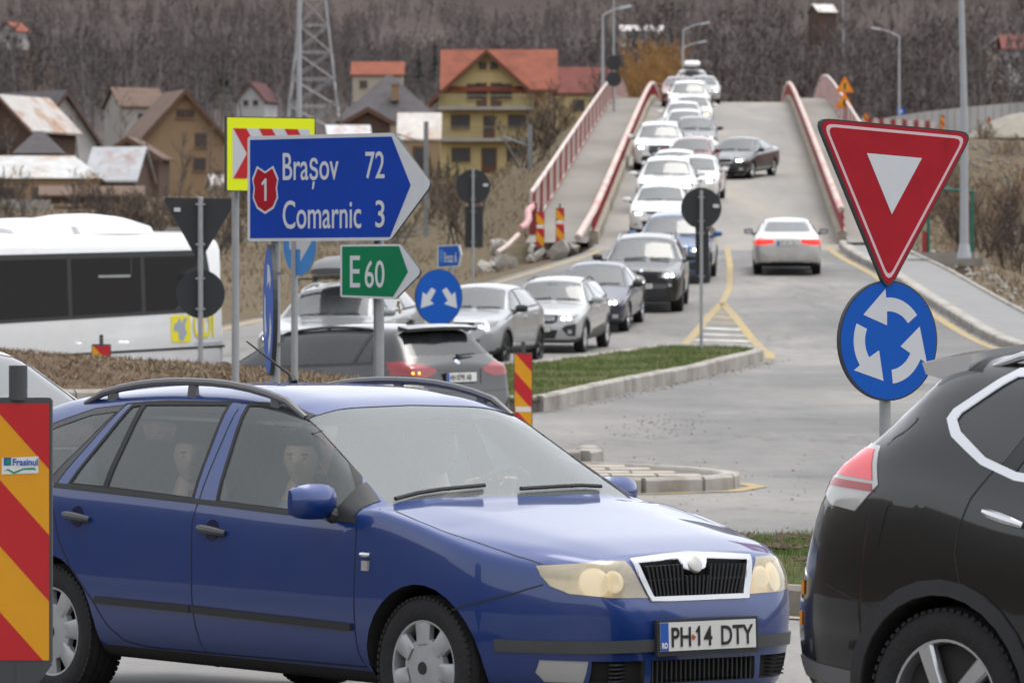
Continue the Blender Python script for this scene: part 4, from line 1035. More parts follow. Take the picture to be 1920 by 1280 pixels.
# ------------------------------------------------------------------ terrain
G_ = table([(0, 0), (55, 0), (65, .08), (80, .52), (100, .98), (117, 1.36), (130, 2.22), (145, 3.2), (160, 4.25), (180, 5.75), (200, 7.28), (250, 11.05), (275, 12.85), (290, 13.75), (302, 14.2), (315, 14.35), (335, 13.9), (400, 10.5), (430, 9.5)])
TL_ = table([(0, 0), (60, 0), (80, .1), (95, .3), (106, .8), (118, 2.0), (140, 3.0), (170, 3.8), (245, 5.8), (262, 6.0), (400, 11.5), (500, 16), (700, 27), (1300, 53), (2400, 128), (3200, 300), (4600, 560)])
TR_ = table([(0, 0), (60, -.05), (100, .95), (125, 2.05), (160, 2.6), (245, 5.7), (262, 6.0), (275, 9.0), (292, 11.8), (345, 13.2), (420, 14), (700, 24), (1300, 54), (2400, 128), (3200, 300), (4600, 560)])
XC = lambda Y: 5.6 + .0373 * (Y - 155) + .0006 * max(0, Y - 322) ** 2                # centre line of the bridge road
XRK = table([(0, 30), (70, 24), (95, 13.2), (118, 10.5), (130, 9.95), (145, 9.7), (158, 9.25), (160, 9.27)])
def xr(Y): return XRK(Y) if Y < 160 else XC(Y) + 3.5  # right kerb
XLK = table([(0, -60), (60, -40), (90, -16), (106, -9.5), (118, -5.6), (132, -2.6), (145, -.3), (158, 2.1), (160, 2.28)])
def xl(Y): return XLK(Y) if Y < 160 else XC(Y) - 3.5  # left edge
def hash2(a, b):
    v = math.sin(a * 127.1 + b * 311.7) * 43758.5453; return v - math.floor(v)
def vnoise(x, y):
    ix, iy = math.floor(x), math.floor(y); fx, fy = x - ix, y - iy; fx = fx * fx * (3 - 2 * fx); fy = fy * fy * (3 - 2 * fy)
    return lerp(lerp(hash2(ix, iy), hash2(ix + 1, iy), fx), lerp(hash2(ix, iy + 1), hash2(ix + 1, iy + 1), fx), fy)
def fbm(x, y, o=4):
    s = 0; a = .5
    for i in range(o): s += a * vnoise(x * 2 ** i + 17 * i, y * 2 ** i); a *= .5
    return s
def base(X, Y):
    """height of the trafficked surface"""
    z = G_(Y)
    near = 1 - sstep(29, 46, Y)
    if near > 0:
        z += near * (-.0139 * clamp(X + .365, -8, 8) + .0158 * clamp(Y - 22.5, -8, 8) - .04 * clamp(X - .9, 0, 2.5))
    if 60 < Y < 160 and X < -3: z += clamp(TL_(Y) - G_(Y), -.3 * (-3 - X), .3 * (-3 - X)) * sstep(60, 75, Y)
    return z
def terr(X, Y):
    if Y < -32:
        return .16 * max(0, -Y - 120) * (.8 + .4 * fbm(X / 90, Y / 90)) + .12 * max(0, abs(X) - 260)
    l = xl(Y) - (2.3 if Y > 160 else .6); r = xr(Y) + (2.3 if Y > 118 else .6)
    wild = 0
    if X < l:
        d = l - X; t = TL_(Y); g = base(max(X, l), Y); k = .65 if Y > 165 else .25
        z = g + clamp(t - g, -d * k, d * k); wild = min(1, d / 6)
    elif X > r:
        d = X - r; t = TR_(Y); g = base(min(X, r), Y); k = .65 if Y > 165 else .35
        z = g + clamp(t - g, -d * k, d * k); wild = min(1, d / 6)
    else: z = base(X, Y)
    if Y > 430:
        z = lerp(z, TL_(Y), sstep(430, 520, Y)); wild = 1
    if wild:
        a = .25 if Y < 200 else .4 if Y < 420 else min(14, .8 + (Y - 420) * .012)
        s = 6 if Y < 420 else 90
        z += wild * a * (fbm(X / s + 3, Y / s) - .48)
    z += .12 * max(0, abs(X) - 300) * sstep(0, 200, Y + 100)
    return z

def asphalt_mat():
    m = bpy.data.materials.new('asphalt'); m.use_nodes = True; N = m.node_tree.nodes; L = m.node_tree.links; b = N['Principled BSDF']
    tc = N.new('ShaderNodeTexCoord')
    def noise(scale, detail, st=(1, 1, 1), rough=.6):
        mp = N.new('ShaderNodeMapping'); mp.inputs['Scale'].default_value = st; L.new(tc.outputs['Object'], mp.inputs['Vector'])
        n = N.new('ShaderNodeTexNoise'); n.inputs['Scale'].default_value = scale; n.inputs['Detail'].default_value = detail; n.inputs['Roughness'].default_value = rough
        L.new(mp.outputs[0], n.inputs['Vector']); return n.outputs['Fac']
    def ramp(v, a, b_, c=0, d=1):
        r = N.new('ShaderNodeMapRange'); r.inputs['From Min'].default_value = a; r.inputs['From Max'].default_value = b_; r.inputs['To Min'].default_value = c; r.inputs['To Max'].default_value = d; L.new(v, r.inputs['Value']); return r.outputs[0]
    def mix(a, b_, f):
        x = N.new('ShaderNodeMix'); x.data_type = 'RGBA'
        if isinstance(a, tuple): x.inputs['A'].default_value = (*a, 1)
        else: L.new(a, x.inputs['A'])
        x.inputs['B'].default_value = (*b_, 1); L.new(f, x.inputs['Factor']); return x.outputs['Result']
    c = mix((.125, .122, .12), (.215, .205, .19), ramp(noise(.10, 5, (1.6, .5, 1)), .42, .62))       # dust drifts along the lanes
    c = mix(c, (.29, .27, .24), ramp(noise(.35, 7, (1.0, .35, 1), .7), .56, .72, 0, .75))              # pale dried mud
    c = mix(c, (.085, .08, .078), ramp(noise(.16, 5, (1.3, .45, 1)), .60, .74, 0, .55))                # damp / oily patches
    c = mix(c, (.10, .075, .06), ramp(noise(.8, 8, (1, .5, 1), .75), .63, .72, 0, .8))               # earth clods trodden in
    c = mix(c, (.09, .087, .084), ramp(noise(1.6, 8, (1.4, .35, 1), .8), .48, .66, 0, .45))                # worn wheel tracks and scuffs
    c = mix(c, (.07, .07, .07), ramp(noise(26, 3), .55, .75, 0, .55))                                  # stone grain
    wv = N.new('ShaderNodeTexVoronoi'); wv.feature = 'DISTANCE_TO_EDGE'; wv.inputs['Scale'].default_value = .16
    mp = N.new('ShaderNodeMapping'); mp.inputs['Scale'].default_value = (1, .5, 1); L.new(tc.outputs['Object'], mp.inputs['Vector'])
    nv = N.new('ShaderNodeTexNoise'); nv.inputs['Scale'].default_value = .9; nv.inputs['Detail'].default_value = 6; L.new(mp.outputs[0], nv.inputs['Vector'])
    vm = N.new('ShaderNodeVectorMath'); vm.operation = 'SCALE'; vm.inputs['Scale'].default_value = 3.0; L.new(nv.outputs['Color'], vm.inputs[0])
    va = N.new('ShaderNodeVectorMath'); L.new(mp.outputs[0], va.inputs[0]); L.new(vm.outputs[0], va.inputs[1]); L.new(va.outputs[0], wv.inputs['Vector'])
    c = mix(c, (.05, .048, .046), ramp(wv.outputs['Distance'], .0, .010, .55, 0))                      # hairline cracks
    L.new(c, b.inputs['Base Color'])
    L.new(ramp(noise(.3, 4), .3, .7, .62, .92), b.inputs['Roughness'])
    bp = N.new('ShaderNodeBump'); bp.inputs['Strength'].default_value = .35; bp.inputs['Distance'].default_value = .006; L.new(noise(45, 3), bp.inputs['Height']); L.new(bp.outputs[0], b.inputs['Normal'])
    return m
asphalt = asphalt_mat()
def soil_mat(name, a, b_, c_, sc=1.0):
    m = bpy.data.materials.new(name); m.use_nodes = True; MATS[name] = m; N = m.node_tree.nodes; L = m.node_tree.links; b = N['Principled BSDF']
    tc = N.new('ShaderNodeTexCoord')
    def nz(s, d=8, r=.7):
        n = N.new('ShaderNodeTexNoise'); n.inputs['Scale'].default_value = s * sc; n.inputs['Detail'].default_value = d; n.inputs['Roughness'].default_value = r; L.new(tc.outputs['Object'], n.inputs['Vector']); return n.outputs['Fac']
    def rp(v, lo, hi):
        r = N.new('ShaderNodeMapRange'); r.inputs['From Min'].default_value = lo; r.inputs['From Max'].default_value = hi; L.new(v, r.inputs['Value']); return r.outputs[0]
    x = N.new('ShaderNodeMix'); x.data_type = 'RGBA'; x.inputs['A'].default_value = (*a, 1); x.inputs['B'].default_value = (*b_, 1); L.new(rp(nz(.25), .42, .6), x.inputs['Factor'])
    y = N.new('ShaderNodeMix'); y.data_type = 'RGBA'; L.new(x.outputs['Result'], y.inputs['A']); y.inputs['B'].default_value = (*c_, 1); L.new(rp(nz(3.2), .52, .68), y.inputs['Factor'])
    z = N.new('ShaderNodeVectorMath'); z.operation = 'SCALE'; L.new(y.outputs['Result'], z.inputs[0])
    q = N.new('ShaderNodeMapRange'); q.inputs['From Min'].default_value = .3; q.inputs['From Max'].default_value = .7; q.inputs['To Min'].default_value = .7; q.inputs['To Max'].default_value = 1.35; L.new(nz(14), q.inputs['Value']); L.new(q.outputs[0], z.inputs['Scale'])
    L.new(z.outputs[0], b.inputs['Base Color']); b.inputs['Roughness'].default_value = .95; b.inputs['Specular IOR Level'].default_value = .15
    bp = N.new('ShaderNodeBump'); bp.inputs['Strength'].default_value = .8; bp.inputs['Distance'].default_value = .08; L.new(nz(9), bp.inputs['Height']); L.new(bp.outputs[0], b.inputs['Normal'])
    return m
soil = soil_mat('ground_earth', (.12, .10, .06), (.115, .085, .06), (.17, .13, .085))
litter = soil_mat('leaf_litter', (.055, .042, .039), (.075, .06, .053), (.042, .034, .034), .06)
concrete = mat('concrete', (.36, .34, .31), .85, var=.18, vscale=1.2, bump=.2, bscale=20, color2=(.22, .20, .17), c2scale=.6, c2lo=.52, c2hi=.7)
concrete_l = mat('kerb_concrete', (.33, .31, .285), .85, var=.2, vscale=2.5, bump=.2, bscale=25, color2=(.19, .165, .14), c2scale=1.3, c2lo=.46, c2hi=.68)
yellow_p = mat('road_yellow', (.35, .25, .08), .75, var=.2, vscale=6, color2=(.26, .22, .15), c2scale=1.6, c2lo=.40, c2hi=.60)
white_p = mat('road_white', (.55, .54, .50), .75, var=.2, vscale=6, color2=(.25, .24, .22), c2scale=1.2, c2lo=.48, c2hi=.62)

# ground sheet: graded grid out to the far hills
def axis(parts):
    out = []
    for a, b, st in parts:
        v = a
        while v < b - 1e-6: out.append(v); v += st
    out.append(parts[-1][1]); return out
ys = axis([(-900, -120, 60), (-120, 0, 20), (0, 20, 4), (20, 130, 1.5), (130, 330, 2.0), (330, 520, 6), (520, 1000, 20), (1000, 2600, 50), (2600, 4600, 200)])
xs = axis([(-1500, -300, 100), (-300, -100, 20), (-100, -34, 6), (-34, 34, 1.2), (34, 100, 6), (100, 300, 20), (300, 1500, 100)])
vs = []
for y in ys:
    for x in xs:
        z = terr(x, y); inroad = -32 < y < 430 and xl(y) - 2.4 < x < xr(y) + 2.4
        vs.append((x, y, z - (.10 if inroad else .02)))
nx = len(xs)
fs = [(j * nx + i, j * nx + i + 1, (j + 1) * nx + i + 1, (j + 1) * nx + i) for j in range(len(ys) - 1) for i in range(nx - 1)]
tag(link('ground', mk_mesh('ground', vs, fs, [soil, litter], True, [1 if ys[k // (nx - 1)] > 540 else 0 for k in range(len(fs))])), kind='structure')

def sheet(name, f_l, f_r, y0, y1, step, m, lift, kind='structure', nx=14, zf=base):
    """a strip of surface between two edge curves, draped on the ground"""
    vs = []; fs = []; n = max(1, int(round((y1 - y0) / step)))
    for j in range(n + 1):
        y = lerp(y0, y1, j / n); a, b_ = f_l(y), f_r(y)
        for i in range(nx + 1):
            x = lerp(a, b_, i / nx); vs.append((x, y, zf(x, y) + lift))
    for j in range(n):
        for i in range(nx): k = j * (nx + 1) + i; fs.append((k, k + 1, k + nx + 2, k + nx + 1))
    return link(name, mk_mesh(name, vs, fs, [m], True))
# added earth bank out of view on the left, darkens reflections in the car flanks
vs = []; fs = []
for j in range(41):
    y = -40 + j * 2.0
    for i, (x, z) in enumerate(((-13, -.2), (-14.5, .9), (-17, 3.0), (-20, 4.4), (-30, 5.0), (-60, 6.0))): vs.append((x + fbm(y * .2, i) * 1.5, y, z + (fbm(y * .3, i + 9) - .5) * (.6 if i else 0)))
for j in range(40):
    for i in range(5): k = j * 6 + i; fs.append((k, k + 1, k + 7, k + 6))
tag(link('added_dark_bank', mk_mesh('added_dark_bank', vs, fs, [soil_mat('added_bank_earth', (.06, .048, .035), (.075, .058, .04), (.05, .05, .025))], True)), kind='structure')
road = sheet('road', lambda y: max(xl(y), -40), lambda y: min(xr(y), 24), -30, 158, 1.25, asphalt, 0, nx=52); tag(road, kind='structure')
rb = sheet('bridge_road', xl, xr, 158, 425, 2, mat('bridge_deck_asphalt', (.20, .192, .182), .85, var=.15, vscale=.6, color2=(.27, .245, .21), c2scale=.25, c2lo=.42, c2hi=.62, stretch=(1.2, .12, 1), bump=.2, bscale=30), .003, nx=10); tag(rb, kind='structure')

def ribbon_on(mb, pts, w, lift, zf=base, step=1.0):
    P = []
    for i in range(len(pts) - 1):
        a, b_ = Vector(pts[i]), Vector(pts[i + 1]); k = max(1, int((b_ - a).length / step))
        for j in range(k): P.append(a.lerp(b_, j / k))
    P.append(Vector(pts[-1])); vs = []; fs = []
    for i, p in enumerate(P):
        t = (P[min(i + 1, len(P) - 1)] - P[max(i - 1, 0)]).normalized(); s = Vector((-t.y, t.x)) * w / 2
        for q in (p - s, p + s): vs.append((q.x, q.y, zf(q.x, q.y) + lift))
    for i in range(len(P) - 1): fs.append((2 * i, 2 * i + 1, 2 * i + 3, 2 * i + 2))
    mb.add(vs, fs)
def mark(name, pts, w, m=yellow_p, lift=.008):
    mb = MB(); ribbon_on(mb, pts, w, lift); o = mb.build(name, m); tag(o, kind='structure'); return o
mark('edge_line', [(xr(y) - .38, y) for y in range(96, 161, 2)], .22)
mark('edge_line', [(xl(y) + .35, y) for y in range(100, 160, 2)], .16)
mark('centre_line', [(6.05, 160), (5.75, 150), (5.35, 140), (4.95, 134)], .16)
for l in ([(4.95, 134), (4.2, 126), (3.3, 116.6)], [(4.95, 134), (5.1, 125), (5.25, 116), (5.1, 112.4)]): mark('hatch_border', l, .20)
for k in range(9):
    y = 116.5 + k * 1.75; t = (y - 116.5) / 17.5; a, b_ = lerp(3.5, 4.9, t), lerp(5.2, 5.0, t)
    mark('hatch_stripe', [(a, y), (b_, y - .5)], .42 if k % 2 else .30, white_p if k in (3, 4, 5) else yellow_p, .006)
mark('approach_edge_line', [(.6, 31.1), (1.5, 31.0), (2.7, 30.7), (4.5, 30.4)], .14)
mark('island_edge_line', [(.6, 58.3), (1.5, 58.45), (2.3, 59.2), (2.62, 60.6), (2.5, 61.6)], .2, yellow_p)
# wet sheen and pale tracks left by the traffic
for k in range(0): pass

# central island of the roundabout: an earth mound on a stone skirt
MC, MR = (-10.4, 56.0), (9.3, 11.8)
def mound_d(x, y): return math.hypot((x - MC[0]) / MR[0], (y - MC[1]) / MR[1])
def mound_z(x, y):
    d = mound_d(x, y); return 1.12 + .48 * max(0, 1 - d * d) ** .8 + .10 * (fbm(x * 1.3, y * 1.3) - .5) * (1 if d < .97 else 0)
# ---- kerbs built stone by stone
def kerb_run(name, label, pts, h, w, seg, top=.0, m=concrete_l, zf=base, cat='kerb', closed=False, gap=.012):
    """a run of kerb stones along pts; every stone is a part"""
    P = [Vector(p) for p in pts] + ([Vector(pts[0])] if closed else [])
    L = [0]
    for i in range(len(P) - 1): L.append(L[-1] + (P[i + 1] - P[i]).length)
    def at(d):
        d = clamp(d, 0, L[-1]); i = 0
        while i < len(P) - 2 and L[i + 1] < d: i += 1
        return P[i].lerp(P[i + 1], (d - L[i]) / max(1e-6, L[i + 1] - L[i]))
    p0 = at(0); root = tag(empty(name, label, cat, (p0.x, p0.y, zf(p0.x, p0.y))), None)
    n = max(1, int(L[-1] / seg)); sg = L[-1] / n
    for k in range(n):
        a, b_ = at(k * sg + gap / 2), at((k + 1) * sg - gap / 2); t = (b_ - a).normalized(); s = Vector((-t.y, t.x)) * w / 2; j = rnd.uniform(-.004, .004)
        vs = []
        for q in (a, b_):
            z = zf(q.x, q.y)
            for sd, zz in ((-1, -.15), (-1, h - .03), (-.75, h), (.75, h), (1, h - .03), (1, -.15)): vs.append((q.x + s.x * sd - root.location.x, q.y + s.y * sd - root.location.y, z + zz + j - root.location.z))
        fs = [(i, (i + 1) % 6, 6 + (i + 1) % 6, 6 + i) for i in range(6)] + [(5, 4, 3, 2, 1, 0), (6, 7, 8, 9, 10, 11)]
        link('kerb_stone', mk_mesh('kerb_stone', vs, fs, [m]), root)
    return root
ISL = [(-5.2, 86), (-2, 82.5), (.34, 81.4), (1.6, 89.5), (3.1, 98), (4.3, 107), (4.85, 111.2), (4.75, 113.6), (4.2, 114.9), (3.1, 115), (1.5, 107), (.4, 100.8), (-2.5, 95.5), (-5.2, 93)]
kerb_run('traffic_island_kerb', 'long pale concrete kerb round the grass splitter island', round_poly(ISL, .8, 3), .24, .22, 1.0, closed=True)
def fill(name, poly, h, m, zf=base, step=1.2, noise=.03):
    import_pts = [Vector((p[0], p[1])) for p in poly]; n = len(poly); x0, x1 = min(p[0] for p in poly), max(p[0] for p in poly); y0, y1 = min(p[1] for p in poly), max(p[1] for p in poly)
    pts = list(import_pts); y = y0
    while y < y1:
        x = x0
        while x < x1:
            if inside((x, y), poly): pts.append(Vector((x + rnd.uniform(-.2, .2) * step, y + rnd.uniform(-.2, .2) * step)))
            x += step
        y += step
    r = delaunay_2d_cdt(pts, [], [list(range(n))], 1, 1e-4)
    vs = [(v.x, v.y, zf(v.x, v.y) + h + noise * (fbm(v.x, v.y) - .5)) for v in r[0]]
    return link(name, mk_mesh(name, vs, [list(f) for f in r[2]], [m], True))
lawn_m = soil_mat('lawn_earth', (.06, .085, .022), (.10, .095, .035), (.085, .12, .03), 2.0)
tag(fill('traffic_island_lawn', ISL, .20, lawn_m, step=1.0, noise=.10), kind='structure')
# paved tip and kerb beside the roundabout (right of the blue estate's windscreen)
PT = [(-1.5, 58.9), (.6, 58.6), (1.5, 58.8), (2.15, 59.5), (2.38, 60.6), (2.0, 62.4), (1.0, 64), (-1.5, 65)]
kerb_run('paved_island_kerb', 'low curved kerb of the small paved island behind the blue estate', round_poly(PT, .4, 3), .16, .2, .75, closed=True)
pav_m = mat('paving_stone', (.30, .27, .235), .85, var=.2, vscale=2.0, bump=.2, bscale=18, color2=(.38, .34, .29), c2scale=1.0)
joint_m = mat('paving_joint', (.11, .10, .085), .95)
pv = fill('paved_island', PT, .135, joint_m, step=1.0, noise=0); tag(pv, kind='structure')
pm_ = []
for k in range(3):
    mb = MB(); mb.box((0, 0, 0), (.46 - .01 * k, .94, .03), taper=.985); pm_.append(mb.mesh('paving_slab', pav_m))
yy = 58.9; row = 0
while yy < 64.6:
    xx = -1.4 + (row % 2) * .25
    while xx < 2.5:
        if all(inside((xx + a, yy + b_), PT) for a in (-.26, .26) for b_ in (-.5, .5)):
            o = link('paving_slab', pm_[(row + int(xx * 7)) % 3], pv, (xx, yy, base(xx, yy) + .145 + rnd.uniform(-.004, .004)))
        xx += .485
    yy += .97; row += 1
kerb_run('roundabout_kerb', 'upright kerb end showing behind the blue estate windscreen pillar', [(.2, 66.95), (.75, 66.8), (1.0, 67.2), (.9, 68.2)], .19, .24, .6)
# grass verge with kerb between the two near cars
VG = [(.9, 31.75), (2.2, 31.5), (4.4, 31.2), (4.4, 39.4), (2.4, 38.9), (1.45, 37.6), (.9, 35)]
kerb_run('verge_kerb', 'grey kerb below the near grass verge between blue and dark cars', [(.5, 31.65), (1.7, 31.45), (4.5, 31.0)], .165, .16, 1.0)
vz = lambda x, y: base(x, y) + .10 * sstep(31.5, 34, y) * 1.2
tag(fill('grass_verge', VG, .135, lawn_m, zf=vz, step=.35, noise=.05), kind='structure')
# right pavement with its kerb
sw_l = lambda y: xr(y) + .16
sw_r = lambda y: xr(y) + 1.45
def zkerb(x, y): return base(min(x, xr(y)), y) if y < 118 else G_(y)
sw = sheet('pavement', sw_l, sw_r, 92, 160, 1.5, mat('pavement_asphalt', (.20, .20, .20), .9, var=.12, vscale=1.5, bump=.2, bscale=40), .15, nx=3, zf=zkerb); tag(sw, kind='structure')
kerb_run('pavement_kerb', 'broad pale kerb along the right pavement up to the bridge', [(xr(y) + .06, y) for y in range(92, 161, 2)], .17, .30, 1.0)
kerb_run('pavement_back_kerb', 'thin pale kerb at the back of the right pavement', [(xr(y) + 1.5, y) for y in range(92, 161, 2)], .20, .10, 1.0, zf=zkerb)
# ------------------------------------------------------------------ bridge rails
red_p = mat('railing_red', (.30, .018, .022), .55, var=.25, vscale=2, color2=(.20, .05, .04), c2scale=1.2, c2lo=.55, c2hi=.7)
white_r = mat('railing_white', (.60, .53, .50), .6, var=.15, vscale=2, color2=(.42, .28, .24), c2scale=1.0, c2lo=.5, c2hi=.7)
pink_r = mat('rail_worn_paint', (.50, .40, .36), .6, var=.2, vscale=1.5, color2=(.48, .22, .20), c2scale=.5, c2lo=.5, c2hi=.62)
dirty_c = mat('parapet_concrete', (.30, .265, .215), .9, var=.25, vscale=1.0, bump=.3, bscale=12, color2=(.17, .14, .10), c2scale=.5, c2lo=.5, c2hi=.68)
steel = mat('galvanised_steel', (.36, .37, .385), .5, .65, var=.14, vscale=6)
steel_d = mat('dull_steel', (.25, .26, .27), .6, .5, var=.15, vscale=4)
lampgrey = mat('lamp_post_grey', (.38, .40, .43), .5, .35, var=.1, vscale=3)
D0, D1 = 161, 345
pave_b = mat('bridge_footway', (.21, .195, .175), .9, var=.2, vscale=.8, color2=(.15, .135, .115), c2scale=.4, c2lo=.45, c2hi=.65, stretch=(1, .3, 1))
for sd, nm in ((-1, 'left'), (1, 'right')):
    off = lambda y: XC(y) + sd * 3.5
    # pavement slab of the bridge
    f1, f2 = ((lambda y: XC(y) - 5.35), (lambda y: XC(y) - 3.62)) if sd < 0 else ((lambda y: XC(y) + 3.62), (lambda y: XC(y) + 5.35))
    t = sheet('bridge_pavement', f1, f2, 158, D1, 2.5, pave_b, .22, nx=2, zf=lambda x, y: G_(y)); tag(t, kind='structure')
    # low concrete parapet kerb with a worn pipe rail on close red posts
    root = empty('bridge_barrier', f'low {nm} bridge barrier with worn pinkish top rail and red posts', 'barrier', (off(D0), D0, G_(D0)))
    def rel(x, y, z): return (x - root.location.x, y - root.location.y, z - root.location.z)
    mb = MB(); n = 60
    prof = [(-.14, -.1), (-.14, .34), (-.10, .38), (.10, .38), (.14, .34), (.14, -.1)]
    vs = []; 
    for k in range(n + 1):
        y = lerp(D0, D1, k / n)
        for a, b_ in prof: vs.append(rel(off(y) + sd * .02 + a, y, G_(y) + b_))
    mb.add(vs, [(k * 6 + i, k * 6 + (i + 1) % 6, k * 6 + 6 + (i + 1) % 6, k * 6 + 6 + i) for k in range(n) for i in range(6)] + [(0, 1, 2, 3, 4, 5)]); mb.build('parapet_kerb', dirty_c, root)
    mb = MB(); pts = [rel(off(lerp(D0, D1, k / n)), lerp(D0, D1, k / n), G_(lerp(D0, D1, k / n)) + .98) for k in range(n + 1)]
    mb.tube([rel(off(D0) - sd * .0 + (-.5 if sd < 0 else .5), D0 - 3.2, G_(D0 - 3) + .35)] + pts if sd < 0 else pts, .10, 8); mb.build('pipe_rail', pink_r, root, True)
    mb = MB(); mb.box((0, 0, 0), (.05, .09, .62)); pme = mb.mesh('post', red_p)
    y = D0
    while y < D1:
        link('post', pme, root, rel(off(y) + sd * .03, y, G_(y) + .66)); y += 1.0 if y > 200 else .65
    for hz_ in (.55, .76):
        mb = MB(); mb.tube([rel(off(lerp(D0, D1, k / n)) + sd * .05, lerp(D0, D1, k / n), G_(lerp(D0, D1, k / n)) + hz_) for k in range(n + 1)], .045, 6); mb.build('guard_tube', red_p, root)
    # outer railing, painted red and white panel by panel
    xo = lambda y: XC(y) + sd * 5.35
    s0 = 163 if sd < 0 else 170
    root = empty('bridge_railing', f'tall red and white striped railing along the {nm} bridge pavement', 'railing', (xo(s0), s0, G_(s0)))
    k = 0; y = s0
    while y < D1 - 4:
        L_ = 3.3; y2 = y + L_; m = white_r if k % 2 else red_p
        mb = MB(); A = Vector(rel(xo(y), y, G_(y) + .2)); B_ = Vector(rel(xo(y2), y2, G_(y2) + .2))
        for hz_, r in ((1.12, .05), (.12, .04)): mb.tube([A + Vector((0, 0, hz_)), B_ + Vector((0, 0, hz_))], r, 6)
        nb = 16
        for j in range(nb):
            q = A.lerp(B_, (j + .5) / nb); mb.box(q + Vector((0, 0, .62)), (.035, .06, 1.0))
        mb.build('railing_panel', m, root)
        mb = MB(); mb.box(A + Vector((0, 0, .55)), (.09, .09, 1.25)); mb.build('railing_post', white_r if k % 2 else pink_r, root)
        mb = MB(); mb.tube([A + Vector((0, 0, 1.18)), B_ + Vector((0, 0, 1.18))], .055, 6); mb.build('hand_rail', white_r, root)
        y = y2 + .05; k += 1
# torn railing end and rubble beside the left footway
root = empty('broken_railing', 'bent and torn pink railing end lying at the foot of the left footway', 'railing', (PX(985, 161), 161, G_(161)))
q = lambda px, py, D: px2w(px, py, D) - root.location
mb = MB(); mb.tube([q(1000, 385, 162), q(990, 396, 161.6), q(991, 412, 161.2), q(985, 424, 161), q(974, 428, 160.6)], .10, 8); mb.build('bent_pipe', mat('pink_paint', (.52, .30, .30), .6, var=.2), root, True)
mb = MB(); mb.tube([q(972, 440, 160), q(950, 462, 158), q(932, 474, 157)], .07, 8); mb.build('torn_rail', pink_r, root, True)
mb = MB(); mb.box(q(1000, 420, 162), (.22, .15, 1.2), rx=.1); mb.build('end_post', red_p, root)
stone_m = mat('broken_concrete', (.30, .28, .25), .95, var=.3, vscale=3, bump=.5, bscale=8)
def rock_mesh(seed, r, m):
    rr = random.Random(seed); bm = bmesh.new(); bmesh.ops.create_icosphere(bm, subdivisions=1, radius=r)
    for v in bm.verts: v.co *= rr.uniform(.65, 1.25); v.co.z *= .7
    me = bpy.data.meshes.new('rock'); bm.to_mesh(me); bm.free(); me.materials.append(m); return me
rocks = [rock_mesh(k, .5, stone_m) for k in range(5)]
for k in range(26):
    px = rnd.uniform(905, 1105); D = rnd.uniform(156, 160.5); x = PX(px, D)
    if x > xl(D) - .3: x = xl(D) - rnd.uniform(.3, 1.5)
    o = link('rubble_block', rocks[k % 5], None, (x, D, terr(x, D) + .05), (rnd.uniform(0, 6), rnd.uniform(0, 6), rnd.uniform(0, 6))); s = rnd.uniform(.25, .9); o.scale = (s, s * .8, s * .6)
    tag(o, 'broken concrete lump in the rubble at the foot of the left footway', 'rubble', 'rubble at the footway end')

# ------------------------------------------------------------------ signs
sg_blue = mat('sign_blue', (.001, .085, .43), .5, var=.10, vscale=3, spec=.25)
sg_blue_d = mat('sign_blue_panel', (.001, .042, .34), .5, var=.14, vscale=2.5, spec=.25)
sg_lblue = mat('sign_faded_blue', (.02, .22, .60), .5, var=.12, vscale=5)
sg_white = mat('sign_white', (.55, .57, .60), .45, var=.05, vscale=8)
sg_red = mat('sign_red', (.34, .001, .012), .5, var=.2, vscale=5, spec=.3, rvar=.15)
sg_green = mat('sign_green', (.0, .17, .07), .5, var=.12, vscale=3, spec=.25)
sg_yel = mat('sign_fluo_yellow', (.80, .90, .0), .4)
sg_back = mat('sign_back_grey', (.028, .03, .034), .7, var=.15, vscale=3)
sg_rim = mat('sign_rim', (.03, .035, .04), .6)
sg_amb = mat('panel_amber', (.72, .32, .0), .4, var=.06, vscale=6, coat=.2)
sg_redp = mat('panel_red', (.50, .006, .012), .4, var=.06, vscale=6, coat=.2)
sg_org = mat('sign_orange', (.80, .20, .01), .5)
sticker = mat('sticker', (.6, .62, .65), .6)
def plate(root, name, poly, m, y0, th=.0015, holes=None):
    mb = MB(); mb.prism(poly, y0, y0 - th); return mb.build(name, m, root)
def sign_root(name, label, px, D, yaw, roll=0, py_ground=None, cat='road sign', group=None, zg=None):
    """origin at the sign's pole foot; panels are then placed by height"""
    x = PX(px, D); z = terr(x, D) if zg is None else zg
    r = empty(name, label, cat, (x, D, z), 0, group); return r
def panel(root, z, yaw, roll=0, dx=0, dy=0, name='sign_panel'):
    o = bpy.data.objects.new(name, None); return o
def holder(root, z, yaw, roll, dx=0.0, dy=0.0):
    """matrix that carries panel coordinates (u right, v up, front towards the viewer) to the root"""
    return Matrix.Translation((dx, dy, z - root.location.z)) @ Matrix.Rotation(R_(yaw), 4, 'Z') @ Matrix.Rotation(R_(roll), 4, 'Y')
def flat(root, M, name, poly, m, y0, th=.002, parent=None):
    mb = MB(); mb.prism(poly, y0, y0 - th); mb.v = [M @ v for v in mb.v]; return mb.build(name, m, parent or root)
def fit_text(root, M, txt, u, v, width, cap, m, y0, align='LEFT', parent=None, bold=.004):
    o = text_mesh('lettering', txt, 1.0, 1.0, m, None, (0, 0, 0), (0, 0, 0), .001, 'LEFT', bold)
    me = o.data; bpy.data.objects.remove(o)
    xs_ = [p.co.x for p in me.vertices]; x0, x1 = min(xs_), max(xs_); capz = .729
    sx = width / (x1 - x0); sy = cap / capz
    for p in me.vertices:
        p.co = M @ Vector((u + (p.co.x - x0) * sx, y0 - p.co.z - .001, v + p.co.y * sy))
    me.update(); return link('lettering', me, parent or root)
